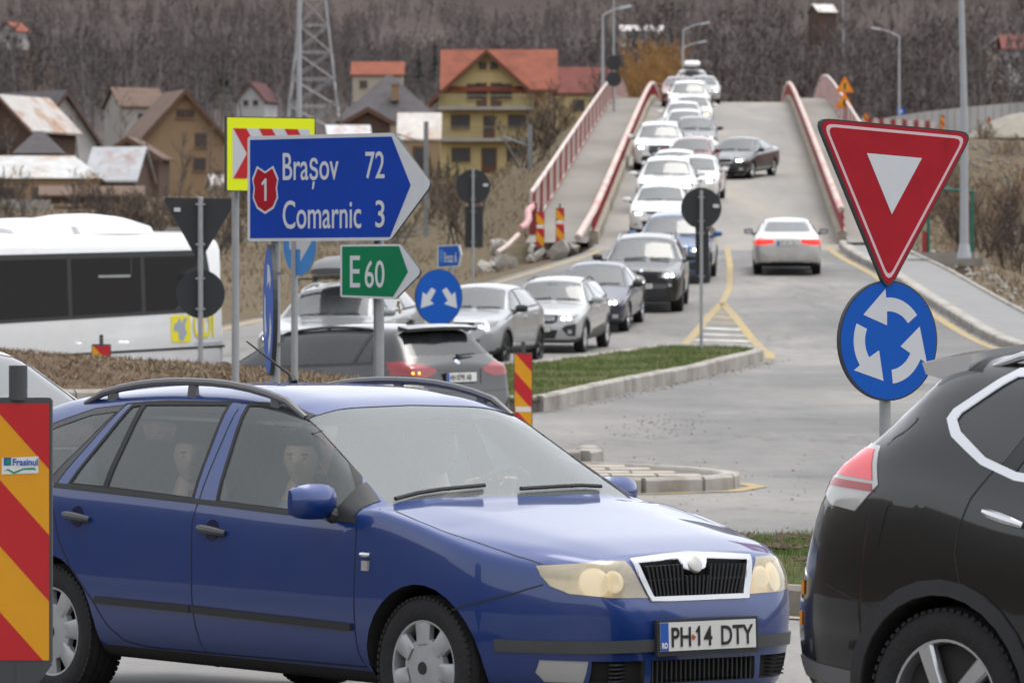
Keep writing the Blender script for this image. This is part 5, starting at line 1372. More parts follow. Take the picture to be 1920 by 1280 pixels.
def pole(root, z_top, r=.03, dx=0, dy=.05, z0=-.2, m=None, name='pole'):
    mb = MB(); mb.tube([(dx, dy, z0), (dx, dy, z_top - root.location.z)], r, 12); mb.lathe([(r * 1.02, 0), (r * .9, .012), (.0005, .014)], 12, 'Z', (dx, dy, z_top - root.location.z)); return mb.build(name, m or steel, root, True)
def clamps(root, zs_, M=None, dx=0, dy=.05, w=.14):
    for z in zs_:
        mb = MB(); mb.box((dx, dy - .02, z - root.location.z), (w, .02, .022)); mb.box((dx, dy + .035, z - root.location.z), (.08, .012, .022)); mb.build('clamp', steel, root)

# 1 give-way over roundabout
D = 28.75; r = sign_root('give_way_roundabout_sign', 'red give way triangle above blue roundabout disc with three white arrows', 1660, D, 0)
tri = lambda s: [(-s / 2, s * .2887), (s / 2, s * .2887), (0, -s * .5774)]
Mt = holder(r, PZ(340, D), 32, 3.2, PX(1673, D) - PX(1660, D), -.03)
a = flat(r, Mt, 'triangle_panel', round_poly(tri(.985), .085), sg_rim, .022, .024)
flat(r, Mt, 'red_face', round_poly(tri(.955), .078), sg_red, -.0025, .001, a); 
flat(r, Mt, 'white_line', round_poly(tri(.895), .062), mat('sign_pinkwhite', (.62, .45, .48), .45), -.0037, .0006, a); flat(r, Mt, 'red_field', round_poly(tri(.845), .05), sg_red, -.0045, .0006, a)
flat(r, Mt, 'white_triangle', [(u, v + .03) for u, v in tri(.315 / .9 * .98)], sg_white, -.0055, .0006, a)
Md = holder(r, PZ(638.5, D), 32, 1.5, PX(1665, D) - PX(1660, D), -.03)
a = flat(r, Md, 'disc_panel', circ(.304, 48), sg_rim, .022, .024); flat(r, Md, 'blue_face', circ(.296, 48), sg_blue, -.0025, .001, a)
for k in range(3):
    A = R_(38 + 120 * k); ro, ri = .218, .148; arc = []
    for j in range(9): t = A + R_(58) * j / 8; arc.append((ro * math.cos(t), ro * math.sin(t)))
    t1 = A + R_(58); head = [(.262 * math.cos(t1), .262 * math.sin(t1)), (.205 * math.cos(t1 + R_(46)), .205 * math.sin(t1 + R_(46))), (.078 * math.cos(t1 + R_(4)), .078 * math.sin(t1 + R_(4)))]
    inn = []
    for j in range(9): t = t1 - R_(58) * j / 8; inn.append((ri * math.cos(t), ri * math.sin(t)))
    flat(r, Md, 'arrow', arc + head + inn, sg_white, -.0037, .0008, a)
pole(r, PZ(500, D), .029, 0, .03); clamps(r, [PZ(560, D), PZ(700, D), PZ(300, D), PZ(430, D)], None, 0, .03, .1)

# 2 direction sign with two town names, European road panel and an edge-on disc on its posts
D = 40; s_ = F / D; ca = math.cos(R_(25)); r = sign_root('direction_sign', 'big blue arrow direction sign to Brașov and Comarnic with green E 60 panel', 515, D, 0)
def U(px): return (px - 630) / s_ / ca
def V(py): return (350 - py) / s_
Mb = holder(r, PZ(350, D), -25, 0, PX(630, D) - PX(515, D), -.12)
outer = [(U(462), V(452)), (U(462), V(254)), (U(738), V(252)), (U(808), V(345)), (U(806), V(355)), (U(733), V(452))]
a = flat(r, Mb, 'arrow_panel', round_poly(outer, .03), sg_rim, .032, .03); flat(r, Mb, 'white_face', round_poly(outer, .03), sg_white, .0015, .002, a)
flat(r, Mb, 'blue_field', [(U(467), V(446)), (U(467), V(261)), (U(736), V(259)), (U(772), V(350)), (U(733), V(446))], sg_blue_d, -.001, .001, a)
tb = -.0022
fit_text(r, Mb, 'Brașov', U(530), V(337), U(636) - U(530), .200, sg_white, tb, parent=a, bold=.006); fit_text(r, Mb, '72', U(687), V(336), U(723) - U(687), .195, sg_white, tb, parent=a, bold=.006)
fit_text(r, Mb, 'Comarnic', U(530), V(428), U(679) - U(530), .205, sg_white, tb, parent=a, bold=.006); fit_text(r, Mb, '3', U(706), V(427), U(723) - U(706), .195, sg_white, tb, parent=a, bold=.006)
shield = [(472, 335), (481, 312), (496, 322), (511, 312), (521, 335), (518, 352), (520, 370), (512, 389), (496, 399), (481, 389), (473, 370), (475, 352)]
sc = lambda k: [(U(496) + (U(x) - U(496)) * k, V(356) + (V(y) - V(356)) * k) for x, y in shield]
flat(r, Mb, 'route_shield', sc(1.04), sg_white, tb, .0008, a); flat(r, Mb, 'shield_field', sc(.93), sg_red, tb - .001, .0008, a)
flat(r, Mb, 'lettering', [(U(x), V(y)) for x, y in ((495, 376), (499, 376), (499, 334), (496, 334), (489, 343), (491, 347), (495, 343))], sg_white, tb - .002, .0008, a)
g = [(U(639), V(557)), (U(639), V(459)), (U(752), V(459)), (U(789), V(508)), (U(788), V(516)), (U(742), V(562))]
a = flat(r, Mb, 'route_panel', round_poly(g, .02), sg_rim, .030, .03); flat(r, Mb, 'white_face', round_poly(g, .02), sg_white, -.0002, .001, a)
flat(r, Mb, 'green_field', [(U(643), V(553)), (U(643), V(463)), (U(750), V(463)), (U(767), V(511)), (U(739), V(557))], sg_green, -.002, .001, a)
fit_text(r, Mb, 'E', U(658), V(539), U(677) - U(658), .235, sg_white, -.0032, parent=a, bold=.004); fit_text(r, Mb, '60', U(686), V(539), U(723) - U(686), .195, sg_white, -.0032, parent=a, bold=.006)
for px_ in (515, 711):
    pole(r, PZ(270, D), .037 if px_ > 600 else .033, PX(px_, D) - PX(515, D), .17 - (.28 if px_ > 600 else 0))
mb = MB(); mb.box((PX(630, D) - PX(515, D), -.05, PZ(300, D) - r.location.z), (1.0, .03, .04), rz=R_(-25)); mb.box((PX(630, D) - PX(515, D), -.05, PZ(410, D) - r.location.z), (1.0, .03, .04), rz=R_(-25)); mb.build('bracket', steel, r)
mb = MB(); mb.tube([px2w(748, 563, D) - r.location + Vector((0, -.05, 0)), px2w(746, 572, D) - r.location, px2w(751, 580, D) - r.location, px2w(750, 588, D) - r.location], .012, 5); mb.build('tape_scrap', mat('tape_cream', (.6, .52, .38), .8), r)
Md = holder(r, PZ(581, D), -83, 0, PX(507, D) - PX(515, D) - .02, .12)
a = flat(r, Md, 'edge_on_disc', circ(.462, 40), sg_rim, .03, .03); flat(r, Md, 'blue_face', circ(.45, 40), sg_blue, -.001, .001, a)
for k in range(3):
    t1 = R_(40 + 120 * k); flat(r, Md, 'arrow', [(.33 * math.cos(t1 + t), .33 * math.sin(t1 + t)) for t in (0, .5, 1.0)] + [(.18 * math.cos(t1 + 1.3), .18 * math.sin(t1 + 1.3)), (.22 * math.cos(t1 + .5), .22 * math.sin(t1 + .5)), (.22 * math.cos(t1), .22 * math.sin(t1))], sg_white, -.0025, .001, a)
clamps(r, [PZ(512, D), PZ(645, D)], None, 0, .17, .09)

# 3 chevron board
D = 50; s_ = F / D; r = sign_root('chevron_board', 'yellow framed board with red and white chevrons behind the direction sign', 441, D, 0, zg=mound_z(PX(441, 50), 50))
U = lambda px: (px - 508) / s_ / math.cos(R_(22)); V = lambda py: (286 - py) / s_
Mb = holder(r, PZ(289, D), 22, 0, PX(508, D) - PX(441, D), -.05)
a = flat(r, Mb, 'board', [(U(425), V(357)), (U(425), V(217)), (U(591), V(217)), (U(591), V(357))], sg_rim, .03, .03); flat(r, Mb, 'yellow_frame', [(U(428), V(355)), (U(428), V(219)), (U(589), V(219)), (U(589), V(355))], sg_yel, -.0005, .001, a)
flat(r, Mb, 'white_field', [(U(438), V(333)), (U(438), V(239)), (U(580), V(239)), (U(580), V(333))], sg_white, -.0018, .001, a)
for k in range(3):
    x0 = 439 + k * 47; pl = [(x0, 239), (x0 + 24, 239), (x0 + 50, 286), (x0 + 24, 333), (x0, 333), (x0 + 25, 286)]
    pl = clip_half([(U(x), V(y)) for x, y in pl], 1, 0, U(580)); flat(r, Mb, 'chevron', pl, sg_redp, -.0032, .001, a)
pole(r, PZ(230, D), .033, 0, .04)
# 4 faded blue disc behind
D = 51.5; r = sign_root('keep_right_sign', 'faded blue disc with white arrow half hidden under the direction sign', 552, D, 0, zg=mound_z(PX(552, 51.5), 51.5))
Mb = holder(r, PZ(455, D), -58, 0, PX(562, D) - PX(552, D), -.05); a = flat(r, Mb, 'disc', circ(.302, 40), steel, .015, .015); flat(r, Mb, 'blue_face', circ(.295, 40), sg_lblue, -.001, .001, a)
flat(r, Mb, 'arrow', [(-.18, .06), (.02, .06), (.02, .17), (.22, 0), (.02, -.17), (.02, -.06), (-.18, -.06)][::1], sg_white, -.0024, .001, a)
pole(r, PZ(420, D), .031, 0, .03)
# 5 back of give-way + disc
D = 72; r = sign_root('sign_seen_from_behind', 'dark back of a triangle and a disc on one pole before the bus', 376, D, 0, zg=base(PX(376, 72), 72))
Mb = holder(r, PZ(412, D), 0, 1, PX(374, D) - PX(376, D), .06); flat(r, Mb, 'triangle_back', round_poly(tri(.95), .06), sg_back, .02, .02)
Md = holder(r, PZ(551, D), 8, 0, 0, .06); flat(r, Md, 'disc_back', circ(.307, 36), sg_back, .02, .02)
for (px_, py_) in ((332, 393), (338, 549)):
    q_ = px2w(px_, py_, D) - r.location; mb = MB(); mb.box(q_ + Vector((0, .033, 0)), (.08, .006, .05)); mb.build('sticker', sticker, r)
pole(r, PZ(371, D), .033, 0, 0); clamps(r, [PZ(383, D), PZ(458, D), PZ(522, D), PZ(579, D)], None, 0, 0, .12)
# 6 keep-either-side disc
D = 77; r = sign_root('pass_either_side_sign', 'round blue sign with two white arrows pointing down both ways', 826, D, 0)
Mb = holder(r, PZ(557, D), 33, 0, PX(823, D) - PX(826, D), -.04); a = flat(r, Mb, 'disc', circ(.378, 44), sg_rim, .02, .02); flat(r, Mb, 'blue_face', circ(.37, 44), sg_blue, -.001, .001, a)
for sd in (-1, 1):
    arw = [(.05, .09), (.12, .13), (.20, .03), (.26, .07), (.29, -.15), (.08, -.09), (.14, -.05)]
    flat(r, Mb, 'arrow', [(sd * u, v) for u, v in arw], sg_white, -.0024, .001, a)
pole(r, PZ(530, D), .034, 0, .04)
# 7 small direction sign
D = 90; s_ = F / D; r = sign_root('small_direction_sign', 'small blue arrow sign to Breaza above the two-arrow disc', 847, D, 0)
U = lambda px: (px - 842) / s_ / math.cos(R_(50)); V = lambda py: (480 - py) / s_
Mb = holder(r, PZ(480, D), -50, 0, PX(842, D) - PX(847, D), -.05); o_ = [(U(820), V(502)), (U(820), V(460)), (U(861), V(459)), (U(866), V(478)), (U(861), V(500))]
a = flat(r, Mb, 'arrow_panel', o_, sg_white, .02, .02); flat(r, Mb, 'blue_field', [(U(822), V(500)), (U(822), V(462)), (U(859), V(461)), (U(863), V(478)), (U(859), V(498))], sg_blue, -.001, .001, a)
fit_text(r, Mb, 'Breaza', U(833), V(492), U(850) - U(833), .17, sg_white, -.0022, parent=a); fit_text(r, Mb, '6', U(853), V(492), U(857) - U(853), .17, sg_white, -.0022, parent=a)
flat(r, Mb, 'route_shield', [(U(824), V(484)), (U(824), V(468)), (U(831), V(468)), (U(831), V(484)), (U(827.5), V(496))], mat('sign_midblue', (.05, .2, .55), .5), -.0022, .001, a)
pole(r, PZ(465, D), .03, 0, .03)
# 8 backs of discs with boxes
for (px_, pyb, D, pyd, rad, bx, by0, by1, lab) in ((887, 527, 141, 350, .43, 887, 387, 464, 'dark back of a disc and hazard plate on a pole by the far kerb'), (1315, 648, 112.5, 390, .405, 1316, 427, 528, 'dark back of a disc and hazard plate on the grass island tip')):
    r = sign_root('sign_seen_from_behind', lab, px_, D, 0, zg=terr(PX(px_, D), D) + (.2 if D < 120 else 0))
    Mb = holder(r, PZ(pyd, D), 6, 0, 0, .06); flat(r, Mb, 'disc_back', circ(rad, 36), sg_back, .02, .02)
    s_ = F / D; w = (.45 if D > 120 else .27); flat(r, holder(r, PZ((by0 + by1) / 2, D), 6, 0, .02, .06), 'plate_back', [(-w / 2, -(by1 - by0) / 2 / s_), (w / 2, -(by1 - by0) / 2 / s_), (w / 2, (by1 - by0) / 2 / s_), (-w / 2, (by1 - by0) / 2 / s_)], sg_back, .02, .02)
    mb = MB(); mb.box((rad * .72, .036, PZ(pyd, D) - r.location.z + .04), (.12, .006, .07)); mb.build('sticker', sticker, r)
    pole(r, PZ(pyd - 32, D), .034, 0, 0); clamps(r, [PZ(pyd - 20, D), PZ(pyd + 24, D), PZ(by0 + 10, D), PZ(by1 - 10, D)], None, 0, 0, .14)
# 9 twin discs by the bridge
D = 262; r = sign_root('sign_seen_from_behind', 'two dark discs one above the other beside the left bridge railing', 1151, D, 0, zg=terr(PX(1151, D), D))
for py_ in (118, 149): flat(r, holder(r, PZ(py_, D), 0, 0, 0, 0), 'disc_back', circ(.34, 28), sg_back, .0, .02)
pole(r, PZ(100, D), .05, 0, .08)
# 10 orange works triangles
D = 240; x_ = PX(1584, D); r = sign_root('road_works_sign', 'two orange warning triangles one above the other right of the bridge', 1584, D, 0, zg=G_(D) + .2)
for k_, py_ in enumerate((163, 193)):
    Mb = holder(r, PZ(py_, D), 0, 2, -.02 * k_, 0); t3 = lambda s: [(-s / 2, -s * .2887), (0, s * .5774), (s / 2, -s * .2887)]
    a = flat(r, Mb, 'triangle', round_poly(t3(.80), .05), sg_org, .02, .02); flat(r, Mb, 'amber_field', t3(.52), sg_amb, -.001, .001, a); flat(r, Mb, 'symbol', [(-.04, -.12), (.04, -.12), (.05, .15), (-.05, .15)], sg_rim, -.0025, .001, a)
pole(r, PZ(150, D), .04, 0, .05)
D = 378; x_ = PX(1689, D); r = sign_root('far_roundabout_sign', 'small far blue roundabout disc below the right lamp post', 1689, D, 0, zg=terr(x_, D)); a = flat(r, holder(r, PZ(209, D), 0, 0), 'disc', circ(.31, 24), sg_blue, .02, .02); flat(r, holder(r, PZ(209, D), 0, 0), 'arrow', circ(.12, 12), sg_white, -.001, .001, a); pole(r, PZ(200, D), .04, 0, .05)

# ------------------------------------------------------------------ red and amber delineator panels
def delineator(label, px, D, py_top, py_bot, wpx, yaw=0, sticker_=None, foot=True, zg=None, dirn=1, big=False):
    s_ = F / D; x = PX(px, D); zg = terr(x, D) if zg is None else zg
    r = empty('hazard_marker', label, 'road marker', (x, D, zg)); w = wpx / s_; zt_, zb_ = PZ(py_top, D) - zg, PZ(py_bot, D) - zg
    M = Matrix.Rotation(R_(yaw), 4, 'Z'); h = zt_ - zb_
    def fl(name, poly, m, y0, th, par=None): 
        mb = MB(); mb.prism(poly, y0, y0 - th); mb.v = [M @ v for v in mb.v]; return mb.build(name, m, par or r)
    a = fl('panel', round_poly([(-w / 2, zb_), (w / 2, zb_), (w / 2, zt_), (-w / 2, zt_)], .015), mat('marker_frame', (.06, .062, .066), .7, var=.1), .03, .05)
    iw, i0, i1 = w / 2 * .92, zb_ + h * .015, zt_ - h * .022
    fl('amber_face', [(-iw, i0), (iw, i0), (iw, i1), (-iw, i1)], sg_amb, -.0205, .0008, a)
    rect = [(-iw, i0), (iw, i0), (iw, i1), (-iw, i1)]; per = h * .495; bw = per * .5; slope = 1.12
    for k in range(-1, 4):
        c0 = i1 + .1335 * h - k * per
        band = clip_half(clip_half(rect, dirn * slope, 1, c0), -dirn * slope, -1, -(c0 - bw))
        if len(band) > 2: fl('red_stripe', band, sg_redp, -.0216, .0008, a)
    mb = MB(); mb.tube([(0, 0, zt_ - .01), (0, 0, zt_ + .12)], .035 if big else .025, 12); mb.build('top_pin', mat('marker_frame', (.06, .062, .066), .7), r, True)
    if foot:
        mb = MB(); mb.prism([(-w * .5, zb_), (w * .5, zb_), (w * .25, zb_ - .09), (-w * .25, zb_ - .09)], -.02, .03); mb.build('lower_bracket', MATS['marker_frame'], r)
        mb = MB(); mb.box((0, 0, .06), (w * 1.6, .75, .12), taper=.85); mb.build('rubber_foot', rubber, r); mb = MB(); mb.tube([(0, .005, .08), (0, .005, zb_)], .03, 8); mb.build('stem', MATS['marker_frame'], r)
    if sticker_:
        u0, u1, v0, v1 = sticker_; fl('maker_label', [(u0, v0), (u1, v0), (u1, v1), (u0, v1)], mat('label_white', (.7, .7, .68), .5), -.0226, .0006, a)
    return r, a, M, w, zt_, zb_, s_
D = 21.3; s_ = F / D
dl, a, M_, w_, zt_, zb_, s_ = delineator('big red and amber striped marker panel at the left edge before the blue estate', 34, D, 745, 1244, 128, 0, big=True)
LX = lambda px: (px - 34) / s_; LZ = lambda py: PZ(py, D) - dl.location.z
def lab(name, poly, m, y0):
    mb = MB(); mb.prism([(LX(x), LZ(y)) for x, y in poly], y0, y0 - .0005); return mb.build(name, m, a)
lab('maker_label', [(4, 889), (73, 886), (73, 855), (5, 858)], mat('label_white', (.7, .7, .68), .5), -.0226)
lab('label_mark', [(8, 872), (22, 872), (22, 857), (8, 857)], mat('label_teal', (.0, .10, .35), .5), -.0234)
lab('label_mark', [(11, 869), (21, 869), (21, 862), (15, 860)], mat('label_green', (.0, .25, .12), .5), -.0240)
lab('label_swash', [(8, 883), (16, 878), (27, 884), (45, 877), (66, 876), (69, 881), (64, 880), (45, 880), (27, 888), (15, 881)], mat('label_green', (.0, .25, .12), .5), -.0234)
fit_text(dl, Matrix.Identity(4), 'Frasinul', LX(25), LZ(871.5), LX(72) - LX(25), 13 / s_, mat('label_blue', (.01, .09, .42), .5), -.0234, parent=a, bold=.02)
delineator('striped marker panel in front of the dark off-roader tail', 981, 66, 660, 800, 35, 0, (-.09, .09, .67, .73), False)
delineator('striped marker whose top shows above the earth mound by the bus', 190, 72, 645, 790, 36, 0, None, False)
delineator('striped marker panel at the left footway entrance nearest the rubble', 1013, 157.5, 397, 466, 16, 0, (-.10, .10, .62, .72), True, zg=PZ(470, 157.5))
delineator('striped marker panel at the footway entrance beside the pipe rail', 1050, 157.5, 390, 457, 16, 0, (-.10, .10, .62, .72), True, zg=PZ(462, 157.5))
for px_, py0, py1, D, lb in ((1624, 212, 236, 318, 'small far striped marker left of the striped road barrier'), (1767, 217, 246, 330, 'small far striped marker before the middle of the concrete wall'), (1854, 222, 248, 325, 'small far striped marker before the gravel heap at the right')):
    delineator(lb, px_, D, py0, py1, 8, 0, None, False, zg=PZ(py1 + 14, D))

# ------------------------------------------------------------------ lamp posts and railway poles
def lamp(label, px, D, py_top, arms, r0=.10, lean=0, zg=None, thick=1.0, base_blk=False):
    x = PX(px, D); zg = terr(x, D) if zg is None else zg; r = empty('lamp_post', label, 'lamp post', (x, D, zg)); h = PZ(py_top, D) - zg
    mb = MB(); mb.tube([(0, 0, -.3), (0, 0, h * .5), (lean, 0, h)], [r0, r0 * .8, r0 * .55], 10); mb.build('mast', lampgrey, r, True)
    if base_blk:
        mb = MB(); mb.box((0, 0, .0), (.45, .45, .5)); mb.build('concrete_footing', concrete, r); mb = MB(); mb.box((0, 0, .28), (.36, .36, .05)); mb.lathe([(r0 * 1.5, 0.0), (r0 * 1.05, .35)], 10, 'Z', (0, 0, .3)); mb.build('base_flange', lampgrey, r)
    for dx, dz in arms:
        mb = MB(); mb.tube([(lean, 0, h - .05), (lean + dx * .5, 0, h + dz * .6), (lean + dx, 0, h + dz)], [r0 * .5, r0 * .42, r0 * .35], 8); ar_ = mb.build('arm', lampgrey, r, True)
        mb = MB(); mb.box((lean + dx * 1.18, 0, h + dz * 1.04), (.62, .26, .12), ry=-.2 if dx > 0 else .2, taper=.8); mb.build('lamp_head', mat('lamp_head_grey', (.42, .44, .46), .5), r)
    return r
lamp('tall grey lamp post beside the right pavement, cut by the top edge', 1808, 150, -60, [(-1.5, .3)], .125, -.10, base_blk=True)
lamp('grey lamp post rising behind the yellow chevron board', 561, 178, -60, [(1.4, .3)], .11, 0)
lamp('lamp post at the left bridge railing with arm over the road', 1130, 266, 28, [(.9, .35)], .09, 0)
lamp('thin mast above the twin dark discs on the bridge', 1150.5, 263.5, -20, [(.9, .3)], .06, 0)
lamp('nearer of two lamp posts beyond the bridge crest', 1281, 362, 56, [(1.2, .4)], .10, 0)
lamp('farther of two lamp posts beyond the bridge crest', 1279, 395, 90, [(1.2, .4)], .10, 0)
lamp('lamp post right of the bridge with arm to the left', 1686, 346, 68, [(-1.2, .45)], .095, 0)
lamp('tall wooden mast high on the right wooded slope', 1581, 700, -5, [], .16, 0)
for px_, D, pyt, lb in ((799, 236, 228, 'grey railway mast left of the yellow house'), (994, 240, 234, 'grey railway mast right of the yellow house')):
    x = PX(px_, D); zg = terr(x, D); r = empty('railway_mast', lb, 'mast', (x, D, zg)); h = PZ(pyt, D) - zg
    mb = MB(); mb.box((0, 0, h / 2), (.20, .20, h)); mb.build('mast', steel_d, r); mb = MB(); mb.tube([(0, 0, h - .9), (-1.2, 0, h - .5)], .04, 6); mb.tube([(0, 0, h - 2.4), (-1.2, 0, h - .5)], .03, 6); mb.build('bracket', steel_d, r)
# railway: ballast bed and rails
for sd, (x0, x1) in (('left', (-60, 3.0)), ('right', (14.6, 70))):
    mb = MB(); n = 30; vs = []
    for k in range(n + 1):
        x = lerp(x0, x1, k / n); z = 5.95
        for dy, dz in ((-2.2, -.3), (-1.4, .12), (1.4, .12), (2.2, -.3)): vs.append((x, 250 + dy, z + dz))
    mb.add(vs, [(4 * k + i, 4 * k + i + 1, 4 * k + i + 5, 4 * k + i + 4) for k in range(n) for i in range(3)])
    b_ = mb.build('railway_ballast', mat('ballast', (.10, .085, .075), .95, var=.3, vscale=4, bump=.6, bscale=6)); tag(b_, kind='structure')
    for dy in (-.72, .72):
        mb = MB(); mb.box(((x0 + x1) / 2, 250 + dy, 6.16), (x1 - x0, .07, .16)); o = mb.build('rail', mat('rail_steel', (.20, .17, .15), .5, .5), b_)
    mb = MB(); mb.box((0, 0, 0), (.24, 2.5, .12)); sl = mb.mesh('sleeper', concrete)
    for k in range(0, 40): link('sleeper', sl, b_, ((x1 - 1 - k * .65) if sd == 'left' else (x0 + 1 + k * .65), 250, 6.06))
    mb = MB()
    for k in range(12): mb.box((lerp(x0, x1, k / 11), 246.5, 6.0), (.1, .1, 1.0))
    mb.box(((x0 + x1) / 2, 246.5, 6.45), (x1 - x0, .05, .16)); fo_ = mb.build('trackside_guard_rail', mat('guard_rail_dull', (.30, .28, .25) if sd == 'left' else (.03, .03, .03), .7)); tag(fo_, f'low plain rail along the {sd} railway line', 'rail fence')
# ------------------------------------------------------------------ houses
def wallm(n, c): return mat('wall_' + n, c, .9, var=.1, vscale=.5, bump=.1, bscale=6, color2=tuple(v * .8 for v in c), c2scale=.3, c2lo=.5, c2hi=.75)
def roofm(n, c, metal=0, rust=None):
    m = mat('roof_' + n, c, .75 if not metal else .45, metal, var=.22, vscale=1.2, color2=rust or tuple(v * .7 for v in c), c2scale=.35, c2lo=.48, c2hi=.66, bump=.2, bscale=3, spec=.25)
    return m
w_yel = wallm('yellow', (.52, .42, .21)); w_wht = wallm('white', (.44, .435, .43)); w_tan = wallm('tan', (.32, .225, .135)); w_org = wallm('ochre', (.28, .19, .115)); w_brn = wallm('brown_wood', (.09, .055, .04)); w_gry = wallm('grey', (.34, .33, .31)); w_cream = wallm('cream', (.42, .38, .30))
r_org = roofm('orange_tile', (.22, .066, .038)); r_dgr = roofm('dark_grey_tile', (.085, .078, .085)); r_brn = roofm('brown', (.13, .085, .065)); r_met = roofm('sheet_metal', (.40, .41, .43), .3, (.28, .12, .05)); r_rust = roofm('rusty_sheet', (.40, .38, .36), .2, (.30, .14, .06)); r_mar = roofm('maroon', (.085, .03, .03)); r_wht = roofm('pale_sheet', (.46, .46, .46), .2, (.30, .20, .12)); r_red = roofm('red_tile', (.15, .045, .036))
pane_m = mat('house_pane', (.05, .055, .065), .12, coat=.5); frame_w = mat('window_frame_brown', (.10, .045, .025), .6); frame_l = mat('window_frame_white', (.6, .6, .58), .6)
def house(label, px, D, w, d, he, hr, wm, rm, yaw=0, gable=True, wins=(), doors_=(), over=.5, zb=None, chim=None, balc=(), fr=frame_w, name='house', tiles=0, hip=0, group=None):
    """front wall faces the viewer (local -Y); gable=True: ridge runs front to back, else left to right; u is measured from the front centre"""
    x = PX(px, D); z0 = zb if zb is not None else terr(x, D); r = empty(name, label, 'house', (x, D, z0), R_(yaw), group)
    mb = MB(); a, b_ = w / 2, d / 2; base_ = -1.5
    if gable:
        mb.prism([(-a, base_), (a, base_), (a, he), (0, hr - .12), (-a, he)], 0, d)
    elif hip: mb.box((0, b_, (he + base_) / 2), (w, d, he - base_))
    else:
        mb.prism([(0, base_), (d, base_), (d, he), (b_, hr - .12), (0, he)], -a, a, 'YZ')
    mb.build('wall', wm, r)
    th = .16
    if hip:
        mb = MB(); o = over; rl = max(.3, w / 2 - b_ * hip) if w > d else .3
        vs = [(-a - o, -o, he - .1), (a + o, -o, he - .1), (a + o, d + o, he - .1), (-a - o, d + o, he - .1), (-rl, b_, hr), (rl, b_, hr)]
        mb.add(vs, [(0, 1, 5, 4), (1, 2, 5), (2, 3, 4, 5), (3, 0, 4), (3, 2, 1, 0)]); mb.build('roof', rm, r)
    elif gable:
        sl = (hr - he) / a
        for s in (-1, 1):
            mb = MB(); pts = [(0, hr), (s * (a + over), he - sl * over), (s * (a + over), he - sl * over + th), (0, hr + th)]
            mb.prism(pts, -over, d + over); rf = mb.build('roof', rm, r)
            mb = MB(); mb.prism([(0, hr - .28), (s * (a + over), he - sl * over - .28), (s * (a + over), he - sl * over), (0, hr)], -over - .04, -over + .02); mb.build('barge_board', frame_w, rf)
    else:
        sl = (hr - he) / b_
        for s in (-1, 1):
            mb = MB(); y0 = b_; y1 = b_ + s * (b_ + over); mb.prism([(y0, hr), (y1, he - sl * over), (y1, he - sl * over + th), (y0, hr + th)], -a - over, a + over, 'YZ'); rf = mb.build('roof', rm, r)
            if tiles and s < 0:
                n = tiles
                for k in range(n):
                    t = (k + .5) / n; yy = lerp(y0, y1, t); zz = lerp(hr, he - sl * over, t) + th; mb2 = MB(); mb2.box((0, yy, zz + .02), (w + 2 * over, .10, .07), rx=math.atan(sl)); mb2.build('tile_course', rm, rf)
    for (u, v, ww, hh) in wins:
        mb = MB(); mb.box((u, -.03, v), (ww + .18, .08, hh + .18)); f = mb.build('window', fr, r); m2 = MB(); m2.box((u - ww / 4 - .02, -.08, v), (ww / 2 - .04, .03, hh)); m2.build('pane', pane_m, f); m2 = MB(); m2.box((u + ww / 4 + .02, -.08, v), (ww / 2 - .04, .03, hh)); m2.build('pane', pane_m, f)
        m2 = MB(); m2.box((u, -.08, v - hh / 2 - .12), (ww + .35, .2, .07)); m2.build('sill', wm, f)
    for (u, v, ww, hh) in doors_:
        mb = MB(); mb.box((u, -.03, v), (ww + .16, .08, hh + .1)); f = mb.build('door', fr, r); m2 = MB(); m2.box((u, -.08, v + hh * .12), (ww * .7, .03, hh * .6)); m2.build('pane', pane_m, f)
    for (z, u0, u1, dep) in balc:
        mb = MB(); mb.box(((u0 + u1) / 2, -dep / 2, z), (u1 - u0, dep, .28)); bl = mb.build('balcony', w_gry, r)
        m2 = MB(); m2.tube([(u0, -dep + .05, z + 1.1), (u1, -dep + .05, z + 1.1)], .035, 5)
        k = u0
        while k <= u1 + .01: m2.box((k, -dep + .05, z + .6), (.03, .03, 1.0)); k += .28
        m2.build('balustrade', mat('balustrade_iron', (.22, .17, .10), .6), bl)
    if chim:
        for (u, y, h0, h1) in chim: mb = MB(); mb.box((u, y, (h0 + h1) / 2), (.7, .7, h1 - h0)); mb.box((u, y, h1), (.9, .9, .12)); mb.build('chimney', w_org, r)
    return r
S = lambda D: F / D
# the tall yellow house
D = 500; s_ = S(D)
yz = PZ(336, D); ux = lambda px: (px - 912) / s_; vz_ = lambda py: PZ(py, D) - yz
wn_ = [(ux(863), vz_(229), 1.5, 1.1), (ux(970), vz_(229), 1.5, 1.1), (ux(864), vz_(291), 1.5, 1.1), (ux(968), vz_(291), 1.5, 1.1), (ux(905), vz_(124), .5, .5), (ux(926), vz_(124), .5, .5), (ux(888), vz_(172), 1.0, 1.2), (ux(947), vz_(172), 1.0, 1.2)]
dr_ = [(ux(903), vz_(178), .8, 2.0), (ux(930), vz_(178), .8, 2.0), (ux(917), vz_(240), .85, 2.0), (ux(917), vz_(301), 1.2, 2.1)]
yh = house('tall yellow house with orange tiled roof and balconies', 912, D, 8.4, 9.0, vz_(178), vz_(97), w_yel, r_org, 0, True, wn_, dr_, .9, yz, None, [(vz_(204), -4.2, 4.2, 1.3), (vz_(263), -4.2, 4.2, 1.3)])
